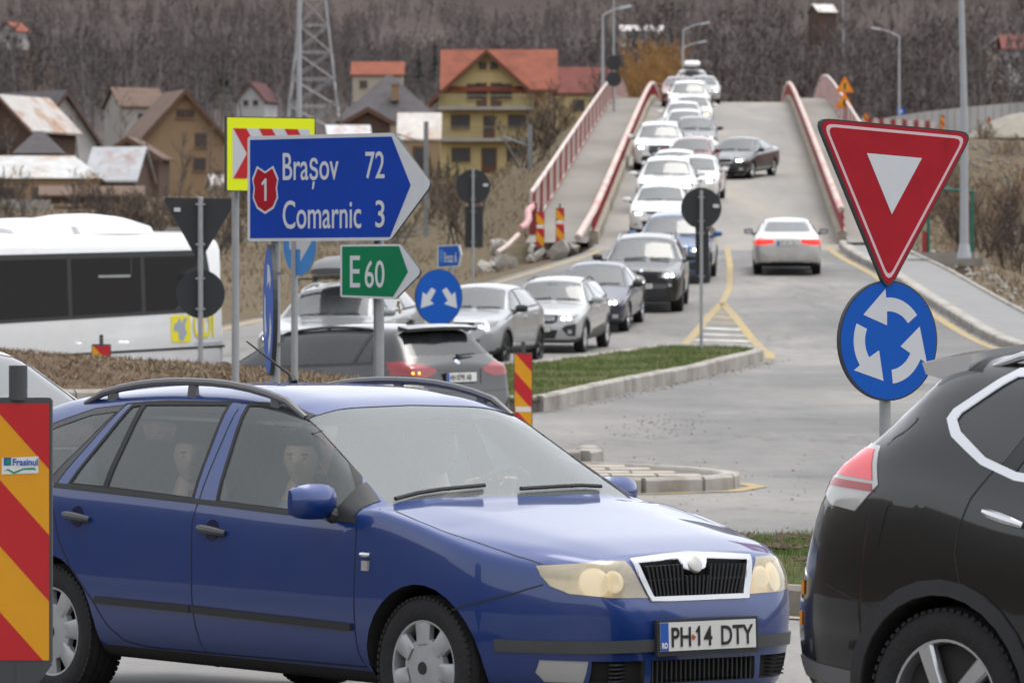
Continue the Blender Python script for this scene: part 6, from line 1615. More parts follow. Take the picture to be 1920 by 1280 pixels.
# cross roof and right wing of the same house
mb = MB(); rz_, ez_ = vz_(92), vz_(172); x0, x1 = ux(829), ux(1046); yb = 4.5
mb.prism([(yb, rz_), (yb - 4.9, ez_), (yb - 4.9, ez_ + .18), (yb, rz_ + .18)], x0 - .2, x1, 'YZ'); mb.prism([(yb, rz_), (yb + 4.9, ez_), (yb + 4.9, ez_ + .18), (yb, rz_ + .18)], x0 - .2, x1, 'YZ'); mb.build('cross_roof', r_org, yh)
mb = MB(); mb.prism([(1.0, -1.5), (8.6, -1.5), (8.6, vz_(178)), (4.8, vz_(100)), (1.0, vz_(178))], ux(990), ux(1030), 'YZ'); mb.build('side_wing_wall', w_yel, yh)
house('dark hipped roof house left of the yellow house', 728, 520, 8.8, 9, 1.6, 5.9, w_cream, r_dgr, 0, False, [(-2.2, .6, 1.0, .9)], (), .5, PZ(258, 520), [(0.6, 1.5, 3.4, 4.9)], hip=.55)
house('low shed with pale rusty sheet roof left of the yellow house', 786, 470, 3.4, 4, 2.6, 4.7, w_tan, r_rust, 0, False, (), [(0, 1, .9, 1.9)], .15, PZ(320, 470))
house('small brown gabled outbuilding before the dark hipped roof', 690, 480, 3.6, 5, 1.6, 2.6, w_brn, r_brn, 0, True, (), (), .4, PZ(262, 480))
house('white gabled house with dark tiled roof at the left', 118, 452, 7.2, 9.5, 3.6, 7.6, w_wht, r_dgr, 46, True, [(-.4, 4.6, .9, .9), (1.6, 1.4, 1.3, .8)], (), .5, PZ(352, 452), [(1.4, 6, 6.2, 7.6)])
house('ochre gabled house with brown roof behind bare trees', 345, 430, 6.2, 7, 3.0, 6.4, w_org, r_brn, 16, True, [(-.25, 4.7, .45, .5), (.45, 4.7, .45, .5), (1.3, 2.7, .7, .9), (1.2, .9, .8, .8)], (), .5, PZ(330, 430), None)
house('low tan building with pale rusty roof at the far left', 45, 400, 10.0, 7, 2.0, 3.6, w_tan, r_wht, 0, False, [(-1.4, .7, 1.2, .9), (1.3, .7, 1.2, .9)], (), .35, PZ(385, 400), None, hip=.5)
house('small shed with half rusty sheet roof between tan building and trees', 208, 405, 3.6, 4, 1.0, 3.2, w_brn, r_met, -14, False, (), (), .25, PZ(362, 405))
house('long low brown lean-to before the left houses', 172, 385, 6.6, 4, 1.6, 2.2, w_brn, r_brn, 4, False, [(-1.5, .8, .8, .6), (1.2, .8, .8, .6)], (), .3, PZ(412, 385))
house('dark hipped attic roof behind the low tan building', 70, 425, 3.4, 4, 1.0, 2.6, w_brn, r_dgr, 0, False, (), (), .2, PZ(310, 425), hip=.7)
house('house with rusty sheet roof cut by the left edge', 2, 430, 5, 7, 2.6, 5.0, w_brn, r_rust, -25, True, [(.5, 1.5, .9, .9)], (), .4, PZ(305, 430))
house('grey cottage with brown roof behind the ochre house', 268, 560, 4.4, 6, 2.4, 4.2, w_gry, r_brn, 20, False, [(0, 1.2, .8, .8)], (), .3, PZ(245, 560))
house('far white gabled house with maroon roof among the trees', 470, 900, 4.6, 6, 2.2, 4.8, w_wht, r_mar, -18, True, [(-.8, 1.6, .7, .7), (.8, 1.6, .7, .7)], (), .5, PZ(212, 900), fr=frame_w)
house('far cottages with orange roof left of the dark hipped roof', 708, 800, 7.0, 6, 2.4, 4.2, w_cream, r_org, 0, False, [(-2, 1, .9, .9), (1.8, 1, .9, .9)], (), .3, PZ(172, 800))
house('orange roofed house half hidden right of the yellow house', 1085, 560, 5.6, 6, 2.8, 5.2, w_yel, r_red, 0, False, [(0, 1.4, 1, 1)], (), .4, PZ(225, 560))
house('far house with orange roof high at the left edge', 14, 1500, 5.5, 6, 3.4, 5.6, w_gry, r_org, -30, True, [(0, 1.5, .9, .9)], (), .4, PZ(82, 1500))
house('far pale building among trees above the bridge', 1203, 1500, 11, 8, 3.0, 4.6, w_wht, r_wht, 0, False, [(-3, 1.4, 1.2, 1), (0, 1.4, 1.2, 1), (3, 1.4, 1.2, 1)], (), .4, PZ(80, 1500))
house('far hut with snow pale roof at the top of the right slope', 1552, 1250, 4.4, 5, 5.6, 7.2, w_brn, r_wht, 25, False, (), (), .4, PZ(70, 1250))
house('yellow house with pale gable at the right edge', 1874, 640, 2.9, 6, 3.0, 4.1, w_cream, r_wht, -18, True, [(-.5, 2.5, .5, .6), (.2, 1.0, .7, .7)], (), .3, PZ(138, 640), fr=frame_w)
house('white house with red roof cut by the right edge', 1928, 610, 5.0, 7, 3.6, 5.2, w_wht, r_red, 0, False, [(-1.4, 2.2, .7, .9), (.6, 2.2, .7, .9)], (), .4, PZ(155, 610), fr=frame_w)
# far yard: garden wall before the yellow house
mb = MB(); mb.box((0, 0, .5), (9, .5, 1.4)); o = mb.build('garden_wall', mat('dry_stone', (.33, .29, .24), .95, var=.3, vscale=1.5, bump=.6, bscale=4), loc=(PX(830, 440), 440, PZ(372, 440))); tag(o, 'pale stone garden wall below the yellow house', 'wall')

# lattice pylon
D = 610; x = PX(588, D); zg = PZ(250, D); r = empty('lattice_pylon', 'tall pale lattice pylon behind the chevron board', 'pylon', (x, D, zg)); s_ = S(D)
pyl = mat('pylon_steel', (.33, .33, .34), .6, .3)
def pw(z): return lerp(2.9, .95, clamp(z / 17.0, 0, 1))
legs = MB(); n = 9; hh = 26.0
for sx in (-1, 1):
    for sy in (-1, 1):
        mb = MB(); mb.tube([(sx * pw(k * hh / n), sy * pw(k * hh / n), k * hh / n) for k in range(n + 1)], .09, 4); mb.build('leg', pyl, r)
for f_ in range(4):
    mb = MB()
    for k in range(n):
        z0, z1 = k * hh / n, (k + 1) * hh / n; A0, A1 = pw(z0), pw(z1)
        c0 = [(-A0, -A0), (A0, -A0), (A0, A0), (-A0, A0)]; c1 = [(-A1, -A1), (A1, -A1), (A1, A1), (-A1, A1)]; i, j = f_, (f_ + 1) % 4
        mb.tube([(*c0[i], z0), (*c1[j], z1)], .045, 4); mb.tube([(*c0[j], z0), (*c1[i], z1)], .045, 4); mb.tube([(*c1[i], z1), (*c1[j], z1)], .04, 4)
    mb.build('bracing', pyl, r)
# concrete retaining wall at the right, panel by panel
cw = mat('retaining_concrete', (.48, .48, .475), .85, var=.08, vscale=.3, color2=(.38, .38, .37), c2scale=.12, c2lo=.5, c2hi=.7)
x0w, x1w, Dw = PX(1625, 345), PX(2000, 318), 332
r = empty('retaining_wall', 'long pale concrete retaining wall of upright panels at the right', 'wall', (x0w, 345, 12.6))
n = 26
for k in range(n):
    ta, tb_ = k / n, (k + 1) / n; xa, xb = lerp(x0w, x1w, ta), lerp(x0w, x1w, tb_) - .03; ya, yb_ = lerp(345, 318, ta), lerp(345, 318, tb_)
    top = lambda t, y: PZ(lerp(236, 186, min(1, t ** .55)), y)
    vs = [(xa, ya, 10), (xb, yb_, 10), (xb, yb_, top(tb_, yb_)), (xa, ya, top(ta, ya)), (xa, ya + .3, 10), (xb, yb_ + .3, 10), (xb, yb_ + .3, top(tb_, yb_)), (xa, ya + .3, top(ta, ya))]
    vs = [(a_ - x0w, b_ - 345, c_ - 12.6) for a_, b_, c_ in vs]
    mb = MB(); mb.add(vs, [(0, 1, 2, 3), (5, 4, 7, 6), (3, 2, 6, 7), (0, 3, 7, 4), (1, 5, 6, 2)]); mb.build('wall_panel', cw, r)
# red and white road barrier on the curve beyond the bridge
r = empty('striped_barrier', 'row of red and white plastic barrier blocks on the far right curve', 'barrier', (PX(1600, 322), 322, PZ(240, 322)))
for k in range(17):
    t = k / 16; px_ = lerp(1598, 1772, t); D = lerp(322, 336, t); q = px2w(px_, lerp(232, 240, t) , D) - r.location
    mb = MB(); mb.prism([(-.17, -.45), (-.10, .30), (.10, .30), (.17, -.45)], -.16, .16, 'YZ'); mb.v = [v + q for v in mb.v]; 
    mb = MB(); mb.box(q, (.31, .3, .75), taper=.75); mb.build('barrier_block', red_p if k % 2 else white_r, r)
# gravel platform and heap
gm_ = mat('gravel', (.25, .23, .195), .95, var=.25, vscale=2, bump=.5, bscale=10)
mb = MB(); mb.lathe([(3.4, 0), (2.6, .5), (1.6, 1.05), (.6, 1.4), (.01, 1.5)], 24); o = mb.build('gravel_heap', gm_, None, True, (PX(1915, 316), 316, PZ(262, 316))); tag(o, 'heap of pale gravel before the concrete wall', 'gravel heap')
# green pipe gate frame at the right
D = 156; r = empty('green_gate_frame', 'thin green pipe frame standing behind the give way sign', 'frame', (PX(1782, D), D, terr(PX(1782, D), D)))
gg = mat('green_paint', (.0, .12, .08), .5); q = lambda px, py: px2w(px, py, D) - r.location
for a_, b_ in (((1740, 486), (1741, 352)), ((1822, 490), (1823, 358))): mb = MB(); mb.tube([q(*a_) - Vector((0, 0, .4)), q(*b_)], .045, 8); mb.build('post', gg, r, True)
mb = MB(); mb.tube([q(1741, 353), q(1823, 359)], .035, 8); mb.build('top_bar', gg, r, True)
mb = MB(); mb.box(q(1733, 462), (.12, .12, .8)); mb.build('red_stub', red_p, r)

# ------------------------------------------------------------------ bare trees
def bare_tree(seed, h, spread=.45, limbs=9, sub=5, twigs=6, tr=.16, tw=.018, first=.25, upward=.7, bush=False):
    rr = random.Random(seed); T_ = MB(); C_ = MB(); tips = []
    def blade(a, b_, w):
        d = (b_ - a); s = d.cross(Vector((rr.uniform(-1, 1), rr.uniform(-1, 1), rr.uniform(-1, 1))))
        if s.length < 1e-5: return
        s = s.normalized() * w; C_.add([a - s, a + s, b_], [(0, 1, 2)])
    def limb(a, d, L, r0, lvl):
        n = 3; pts = [a]; dd = d.normalized()
        for i in range(n):
            dd = (dd + Vector((rr.uniform(-.25, .25), rr.uniform(-.25, .25), rr.uniform(-.05, .25)))).normalized(); pts.append(pts[-1] + dd * L / n)
        (T_ if lvl < 1 else C_).tube(pts, [r0, r0 * .75, r0 * .5, r0 * .22], 4 if lvl else 5, False)
        return pts, dd
    stems = 1 if not bush else rr.randint(4, 7)
    for st in range(stems):
        base_ = Vector((0, 0, -.2)) if not bush else Vector((rr.uniform(-.5, .5) * spread * h, rr.uniform(-.3, .3) * spread * h, -.1)); trunk = [base_]; d = Vector((rr.uniform(-.06, .06), rr.uniform(-.06, .06), 1)) if not bush else Vector((rr.uniform(-.5, .5), rr.uniform(-.5, .5), 1)).normalized()
        for i in range(5): d = (d + Vector((rr.uniform(-.08, .08), rr.uniform(-.08, .08), .05))).normalized(); trunk.append(trunk[-1] + d * h * .86 / 5)
        T_.tube(trunk, [tr, tr * .85, tr * .65, tr * .45, tr * .28, tr * .10], 6)
        for k in range(limbs):
            t = first + (1 - first) * (k + rr.random() * .6) / limbs; f = t * 5; i = min(4, int(f)); p = trunk[i].lerp(trunk[i + 1], f - i); a = rr.uniform(0, 6.28)
            L = h * spread * (1.05 - t * .75) * rr.uniform(.7, 1.15); d0 = Vector((math.cos(a), math.sin(a), upward + rr.uniform(0, .5) + t * .4))
            pts, dd = limb(p, d0, L, tr * .42 * (1.1 - t * .7), 0)
            for m_ in range(sub):
                u = rr.uniform(.25, 1) * 3; i2 = min(2, int(u)); p2 = pts[i2].lerp(pts[i2 + 1], u - i2); d2 = (dd + Vector((rr.uniform(-.9, .9), rr.uniform(-.9, .9), rr.uniform(-.2, .8)))); L2 = L * rr.uniform(.3, .55)
                pts2, dd2 = limb(p2, d2, L2, tr * .12, 1)
                for q_ in range(twigs):
                    u2 = rr.uniform(.15, 1) * 3; i3 = min(2, int(u2)); p3 = pts2[i3].lerp(pts2[i3 + 1], u2 - i3); d3 = (dd2 + Vector((rr.uniform(-1, 1), rr.uniform(-1, 1), rr.uniform(-.3, .9)))).normalized(); blade(p3, p3 + d3 * L2 * rr.uniform(.3, .7), tw)
    return T_, C_
bark = mat('bark_grey', (.15, .125, .105), .95, var=.3, vscale=3); twig_m = mat('twig_brown', (.115, .085, .07), .95, var=.25, vscale=1); bark_d = mat('bark_dark', (.06, .048, .04), .95, var=.3, vscale=3)
twig_o = mat('twig_ochre', (.30, .17, .06), .95, var=.25, vscale=1); twig_y = mat('twig_tan', (.22, .16, .10), .95, var=.25, vscale=1)
def tree(label, px, D, h, seed, spread=.45, tm=twig_m, bm_=bark, zg=None, name='bare_tree', cat='tree', group=None, **k):
    x = PX(px, D); T_, C_ = bare_tree(seed, h, spread, **k); r = empty(name, label, cat, (x, D, terr(x, D) if zg is None else zg), 0, group)
    T_.build('trunk', bm_, r); C_.build('crown', tm, r); return r
tree('bare tree with forked crown before the low tan building', 42, 380, 4.6, 3, .42, tr=.10, tw=.02, zg=PZ(430, 380))
tree('bare brown tree before the ochre gabled house', 335, 405, 6.2, 5, .45, tr=.14, tw=.02, zg=PZ(400, 405))
tree('bare branched tree left of the ochre gabled house', 280, 415, 6.0, 8, .45, tr=.12, tw=.02, zg=PZ(400, 415))
tree('bare bushy tree right of the yellow house', 1035, 400, 7.2, 11, .55, tr=.12, tw=.022, limbs=12, zg=PZ(335, 400))
tree('dark bare shrub at the foot of the bridge bank', 1060, 330, 4.8, 12, .6, tm=mat('twig_dark', (.07, .055, .05), .95), bm_=bark_d, tr=.10, tw=.022, limbs=12, zg=PZ(330, 330))
tree('low bare shrub before the yellow house yard', 985, 380, 3.6, 14, .6, tr=.09, tw=.02, limbs=10, zg=PZ(345, 380))
tree('tall slim bare poplar at the left houses', 62, 520, 11, 21, .22, tm=twig_y, tr=.16, tw=.03, limbs=14, zg=PZ(300, 520))
tree('second slim bare poplar at the left houses', 95, 540, 9.5, 22, .22, tm=twig_y, tr=.15, tw=.03, limbs=14, zg=PZ(290, 540))
for k, (px_, D, h, sp) in enumerate(((1196, 372, 3.2, .45), (1232, 380, 5.0, .40), (1258, 392, 3.9, .42), (1176, 398, 4.4, .38), (1216, 408, 6.2, .36), (1245, 402, 5.6, .34))):
    tree(['ochre willow bush left behind the bridge crest', 'ochre willow bush in the middle behind the crest', 'ochre willow bush next to the far lamp posts', 'ochre bush behind the twin dark discs', 'tallest ochre bush behind the bridge crest', 'slim ochre bush beside the tallest one'][k], px_, D, h, 40 + k, sp, tm=twig_o, bm_=twig_o, zg=PZ(208, D), limbs=10, sub=5, twigs=6, tr=.05, tw=.022, first=.12, upward=1.1, bush=True, name='willow_bush', cat='bush', group='ochre bushes behind the bridge')
for k, (px_, D, h, pyg, lb) in enumerate(((15, 415, 5.0, 330, 'bare tree at the left edge behind the low tan building'), (150, 440, 6.0, 330, 'bare tree between the white gabled house and the shed'), (225, 470, 6.5, 300, 'bare tree behind the white gabled house roof'), (395, 420, 5.2, 345, 'bare tree right of the ochre gabled house'), (250, 375, 3.0, 420, 'small bare fruit tree before the brown lean-to'), (415, 560, 7.5, 270, 'tall bare tree left of the chevron board'), (640, 500, 6.0, 262, 'bare tree right of the lattice pylon'), (120, 390, 2.6, 425, 'bare bush at the corner of the tan building'), (755, 430, 3.4, 345, 'bare fruit tree before the pale shed'), (1010, 470, 5.5, 325, 'slim bare tree at the right corner of the yellow house'), (1110, 480, 6.5, 262, 'bare tree hiding the orange roofed house'))):
    tree(lb, px_, D, h, 200 + k, .42, tr=.10, tw=.018, limbs=9, sub=4, twigs=6, zg=PZ(pyg, D))
for k, (px_, D, h, pyg) in enumerate(((1755, 190, 2.6, 452), (1772, 200, 3.0, 450), (1905, 215, 3.4, 452), (1880, 228, 2.4, 452), (1850, 300, 2.0, 290), (1895, 285, 2.4, 330))):
    tree(['pale bare shrub inside the green pipe frame', 'taller bare shrub behind the green pipe frame', 'reddish bare shrub at the right edge by the railway', 'low bare shrub by the right railway', 'small shrub on top of the rocky bank', 'dark shrub on the rocky bank at the right edge'][k], px_, D, h, 60 + k, .5, tm=twig_y if k != 2 else mat('twig_red', (.22, .11, .06), .95), zg=PZ(pyg, D) if k < 4 else PZ(pyg, D), limbs=8, sub=4, twigs=6, tr=.045, tw=.012, first=.05, bush=True, name='bare_shrub', cat='bush')
# low scrub over the dry field and the bank
scrub = []
for k in range(4): T_, C_ = bare_tree(300 + k, 2.0 + .3 * k, .55, limbs=7, sub=4, twigs=6, tr=.035, tw=.014, first=.05, bush=True); scrub.append((T_.mesh('trunk', bark_d), C_.mesh('crown', [twig_m, twig_y, mat('twig_dark', (.07, .055, .05), .95), twig_m][k])))
rs2 = random.Random(12)
for k in range(64):
    D = rs2.uniform(180, 400) if k < 44 else rs2.uniform(165, 242); px_ = rs2.uniform(-20, 1060) if k < 44 else rs2.uniform(1640, 1930)
    x = PX(px_, D)
    if abs(x - XC(D)) < 7.5 or abs(D - 250) < 5: continue
    r = empty('scrub_bush', 'low bare scrub bush on the dry field left of the bridge' if px_ < 1200 else 'low bare scrub bush on the rough ground right of the bridge', 'bush', (x, D, terr(x, D)), rs2.uniform(0, 6), 'bare scrub on the left field' if px_ < 1200 else 'bare scrub on the right bank'); s_ = rs2.uniform(.6, 1.25); r.scale = (s_, s_, s_)
    a_, b_ = scrub[k % 4]; link('trunk', a_, r); link('crown', b_, r)
house('small grey plank shed below the ochre house', 440, 395, 3.0, 3, 1.7, 2.4, w_gry, r_rust, 10, False, (), [(.3, .8, .8, 1.6)], .2, PZ(395, 395))
house('dark timber barn behind the bare trees at the left', 240, 418, 4.6, 4, 2.2, 3.6, w_brn, r_brn, -8, True, [(0, 2.0, .6, .5)], (), .3, PZ(352, 418))
house('grey plastered hut left of the pale shed', 655, 455, 3.2, 3, 1.8, 2.7, w_gry, r_met, 6, False, [(.4, .9, .6, .6)], (), .2, PZ(300, 455))
# conifers
con_m = mat('conifer_needles', (.022, .035, .022), .95, var=.3, vscale=2)
def conifer(label, px, D, h, w, pyb, seed, group=None):
    rr = random.Random(seed); x = PX(px, D); r = empty('conifer', label, 'tree', (x, D, PZ(pyb, D)), 0, group); mb = MB(); mb.tube([(0, 0, -.3), (0, 0, h)], [.05 * w + .05, .01], 6); mb.build('trunk', bark_d, r); C_ = MB()
    for k in range(int(60 + h * 25)):
        t = rr.random() ** .8; a = rr.uniform(0, 6.28); L = w * (1 - t) * rr.uniform(.55, 1.1) + .06; z = h * (.04 + .95 * t); p = Vector((0, 0, z)); q_ = Vector((math.cos(a) * L, math.sin(a) * L, z - L * .35)); s_ = Vector((-math.sin(a), math.cos(a), 0)) * (.16 * L + .04)
        m_ = p.lerp(q_, .6); C_.add([p, m_ - s_, q_, m_ + s_, m_ + Vector((0, 0, .12 * L))], [(0, 1, 4), (1, 2, 4), (2, 3, 4), (3, 0, 4)])
    C_.build('crown', con_m, r); return r
conifer('dark slim conifer above the dark hipped roof', 815, 700, 6.5, .9, 150, 1); conifer('shorter dark conifer left of the slim one', 786, 720, 4.6, 1.0, 148, 2); conifer('dark conifer above the grey cottage', 205, 720, 5.0, 1.3, 225, 3); conifer('dark spruce left of the far white gabled house', 420, 860, 5.6, 2.2, 175, 4)
for k, px_ in enumerate((790, 806, 823, 840, 857)): conifer(f'{["first", "second", "third", "fourth", "fifth"][k]} clipped thuja from the left below the yellow house', px_, 462, 2.0 + .3 * (k % 2), .42, 338, 20 + k, 'clipped thujas below the yellow house')

# board fences and sheds' clutter below the left houses
for k, (p0, p1, D, py, lb, m_) in enumerate(((0, 95, 372, 405, 'grey board fence before the low tan building', w_gry), (100, 300, 374, 415, 'dark board fence below the brown lean-to', w_brn), (690, 800, 420, 352, 'brown board fence left of the yellow house', w_brn))):
    r = empty('board_fence', lb, 'fence', (PX((p0 + p1) / 2, D), D, PZ(py, D))); n = int((p1 - p0) / 5); wd = (PX(p1, D) - PX(p0, D)) / n
    for j in range(n): mb = MB(); mb.box(((j - n / 2 + .5) * wd, rnd.uniform(-.02, .02), .5), (wd * .86, .04, rnd.uniform(1.0, 1.25))); mb.build('board', m_, r)
# ------------------------------------------------------------------ far wood: one mass of bare trees
protos = bpy.data.collections.new('wood_kinds')
def wood_mat(n, c, v):
    m = mat(n, c, .95); N = m.node_tree.nodes; L = m.node_tree.links; b = N['Principled BSDF']; oi = N.new('ShaderNodeObjectInfo'); mr = N.new('ShaderNodeMapRange'); mr.inputs['To Min'].default_value = 1 - v; mr.inputs['To Max'].default_value = 1 + v; L.new(oi.outputs['Random'], mr.inputs['Value']); sc_ = N.new('ShaderNodeVectorMath'); sc_.operation = 'SCALE'; sc_.inputs[0].default_value = c; L.new(mr.outputs[0], sc_.inputs['Scale']); L.new(sc_.outputs[0], b.inputs['Base Color']); return m
wt1 = wood_mat('wood_twigs', (.105, .084, .082), .35); wt2 = wood_mat('wood_twigs_pale', (.135, .115, .112), .35); wt3 = wood_mat('wood_stem', (.17, .155, .15), .4)
for k in range(6):
    T_, C_ = bare_tree(100 + k, 13 + k * .7, .20 + .03 * (k % 3), limbs=12, sub=5, twigs=7, tr=.15, tw=.055, first=.25)
    T_.mi = 0; n0 = len(T_.v); T_.v += C_.v; T_.f += [[i + n0 for i in f] for f in C_.f]; T_.m += [1] * len(C_.f)
    me = mk_mesh('wood_tree', T_.v, T_.f, [wt3, wt2 if k % 3 == 0 else wt1], False, T_.m); po = bpy.data.objects.new('wood_tree_kind', me); protos.objects.link(po)
ng = bpy.data.node_groups.new('scatter_wood', 'GeometryNodeTree'); ng.interface.new_socket('Geometry', in_out='INPUT', socket_type='NodeSocketGeometry'); ng.interface.new_socket('Geometry', in_out='OUTPUT', socket_type='NodeSocketGeometry')
gi = ng.nodes.new('NodeGroupInput'); go = ng.nodes.new('NodeGroupOutput'); ip = ng.nodes.new('GeometryNodeInstanceOnPoints'); ci = ng.nodes.new('GeometryNodeCollectionInfo'); ci.inputs['Collection'].default_value = protos; ci.inputs['Separate Children'].default_value = True; ci.inputs['Reset Children'].default_value = True
ip.inputs['Pick Instance'].default_value = True
rv = ng.nodes.new('FunctionNodeRandomValue'); rv.data_type = 'FLOAT_VECTOR'; rv.inputs[0].default_value = (-.05, -.05, 0); rv.inputs[1].default_value = (.05, .05, 6.28)
rs_ = ng.nodes.new('FunctionNodeRandomValue'); rs_.data_type = 'FLOAT'; rs_.inputs[2].default_value = .55; rs_.inputs[3].default_value = 1.15; rs_.inputs['Seed'].default_value = 3
ng.links.new(gi.outputs[0], ip.inputs['Points']); ng.links.new(ci.outputs[0], ip.inputs['Instance']); ng.links.new(rv.outputs[0], ip.inputs['Rotation']); ng.links.new(rs_.outputs[1], ip.inputs['Scale']); ng.links.new(ip.outputs[0], go.inputs[0])
pts = []; rr = random.Random(5)
HOUSES = [(PX(470, 900), 900, 6), (PX(708, 800), 800, 8), (PX(14, 1500), 1500, 10), (PX(1203, 1500), 1500, 12), (PX(1552, 1250), 1250, 7), (PX(1874, 640), 640, 8), (PX(1928, 610), 610, 8)]
while len(pts) < 14500:
    D = 600 + (3400 - 600) * rr.random() ** .72; half = .10 * D + 22; x = rr.uniform(-half, half)
    if D < 720 and -45 < x < 14 and rr.random() < .8: continue
    skip = False
    for hx, hy, hr_ in HOUSES:
        if abs(x / D - hx / hy) < hr_ / hy and hy - 160 < D < hy + 12: skip = True
    if skip: continue
    if vnoise(x / 40, D / 120) < .22: continue
    pts.append((x, D, terr(x, D) - .3))
for k in range(420):   # nearer scrub belt behind bridge and right bank
    D = rr.uniform(430, 600); x = rr.uniform(16, 62) if rr.random() < .75 else rr.uniform(8, 22); pts.append((x, D, terr(x, D) - .3))
for k in range(500):   # slopes behind and beside the viewer, seen only as reflections
    a = rr.uniform(math.pi, 2 * math.pi); q = rr.uniform(150, 420); pts.append((math.cos(a) * q, math.sin(a) * q, terr(math.cos(a) * q, math.sin(a) * q)))
fw = link('far_wood', mk_mesh('far_wood', pts, [], [])); md = fw.modifiers.new('scatter', 'NODES'); md.node_group = ng; tag(fw, kind='stuff')
# ------------------------------------------------------------------ roundabout mound
mound_m = soil_mat('mound_earth', (.105, .07, .045), (.15, .105, .065), (.075, .05, .034), 1.6)
vs = []; fs = []; nr, na = 34, 120
for i in range(nr + 1):
    rr_ = i / nr
    for j in range(na):
        a = 2 * math.pi * j / na; x, y = MC[0] + MR[0] * rr_ * math.cos(a), MC[1] + MR[1] * rr_ * math.sin(a); vs.append((x, y, mound_z(x, y) + (.05 * (vnoise(x * 5, y * 5) - .5) if rr_ < .98 else 0)))
for i in range(nr):
    for j in range(na): fs.append((i * na + j, (i + 1) * na + j, (i + 1) * na + (j + 1) % na, i * na + (j + 1) % na))
tag(link('roundabout_mound', mk_mesh('roundabout_mound', vs, fs, [mound_m], True)), kind='structure')
vs = []; fs = []
for i, (k, dz) in enumerate(((1.0, 1.10), (1.03, 1.10), (1.07, .02), (1.08, -.1))):
    for j in range(na):
        a = 2 * math.pi * j / na; x, y = MC[0] + MR[0] * k * math.cos(a), MC[1] + MR[1] * k * math.sin(a); vs.append((x, y, dz + (base(x, y) if dz < .5 else 0)))
for i in range(3):
    for j in range(na): fs.append((i * na + j, i * na + (j + 1) % na, (i + 1) * na + (j + 1) % na, (i + 1) * na + j))
tag(link('mound_skirt', mk_mesh('mound_skirt', vs, fs, [mat('skirt_stone', (.34, .32, .29), .9, var=.25, vscale=1.5, bump=.3, bscale=12)], True)), kind='structure')
kerb_run('mound_kerb', 'pale kerb round the foot of the earth mound behind the blue estate', [(MC[0] + MR[0] * 1.015 * math.cos(t * math.pi / 30), MC[1] + MR[1] * 1.015 * math.sin(t * math.pi / 30)) for t in range(30, 62)], .06, .2, 1.0, zf=lambda x, y: 1.12)
def blades(name, n, sample, h, w, m, lean=.5, seed=1, clump=None):
    rr = random.Random(seed); vs = []; fs = []
    while len(fs) < n:
        x, y, z = sample(rr)
        hh = h * rr.uniform(.45, 1.25); a = rr.uniform(0, 6.28); ww = w * rr.uniform(.6, 1.3); ln = rr.uniform(0, lean) * hh; b_ = rr.uniform(0, 6.28); k = len(vs)
        vs += [(x - math.cos(a) * ww, y - math.sin(a) * ww, z - .01), (x + math.cos(a) * ww, y + math.sin(a) * ww, z - .01), (x + math.cos(b_) * ln, y + math.sin(b_) * ln, z + hh)]; fs.append((k, k + 1, k + 2))
    return tag(link(name, mk_mesh(name, vs, fs, [m])), kind='stuff')
def in_poly(poly, zf, dens=None):
    x0, x1 = min(p[0] for p in poly), max(p[0] for p in poly); y0, y1 = min(p[1] for p in poly), max(p[1] for p in poly)
    def f(rr):
        while True:
            x, y = rr.uniform(x0, x1), rr.uniform(y0, y1)
            if inside((x, y), poly) and (dens is None or rr.random() < dens(x, y)): return x, y, zf(x, y)
    return f
def leafm(n, c, c2): return mat(n, c, .7, color2=c2, c2scale=2.5, c2lo=.4, c2hi=.62, var=.2, vscale=9)
g1 = leafm('grass_blade', (.085, .15, .022), (.13, .16, .045)); g2 = leafm('grass_dry', (.20, .17, .085), (.13, .12, .05)); straw = leafm('dead_straw', (.22, .16, .095), (.12, .085, .05))
vgd = lambda x, y: .12 + .88 * sstep(.36, .5, fbm(x * 1.7 + 4, y * 1.1)); vg_z = lambda x, y: vz(x, y) + .13
blades('verge_grass', 26000, in_poly([p for p in VG], vg_z, vgd), .055, .0035, g1, .7, 2)
blades('verge_dry_grass', 3000, in_poly(VG, vg_z), .05, .003, g2, .9, 3)
blades('island_grass', 26000, in_poly(ISL, lambda x, y: base(x, y) + .19, lambda x, y: .05 + .95 * sstep(.40, .56, fbm(x, y * .7))), .075, .009, g1, .8, 4)
blades('island_dry_grass', 5000, in_poly(ISL, lambda x, y: base(x, y) + .19), .07, .009, g2, 1.0, 5)
def on_mound(rr):
    while True:
        x, y = rr.uniform(MC[0] - 2, MC[0] + MR[0]), rr.uniform(MC[1] - MR[1], MC[1] + 3)
        if mound_d(x, y) < .985: return x, y, mound_z(x, y)
blades('mound_straw', 26000, on_mound, .05, .008, straw, 2.2, 6)
blades('mound_weeds', 1300, lambda rr: (lambda p: p if vnoise(p[0] * .9, p[1] * .9) > .72 else (p[0], p[1], p[2] - 1))(on_mound(rr)), .09, .008, g1, .8, 7)
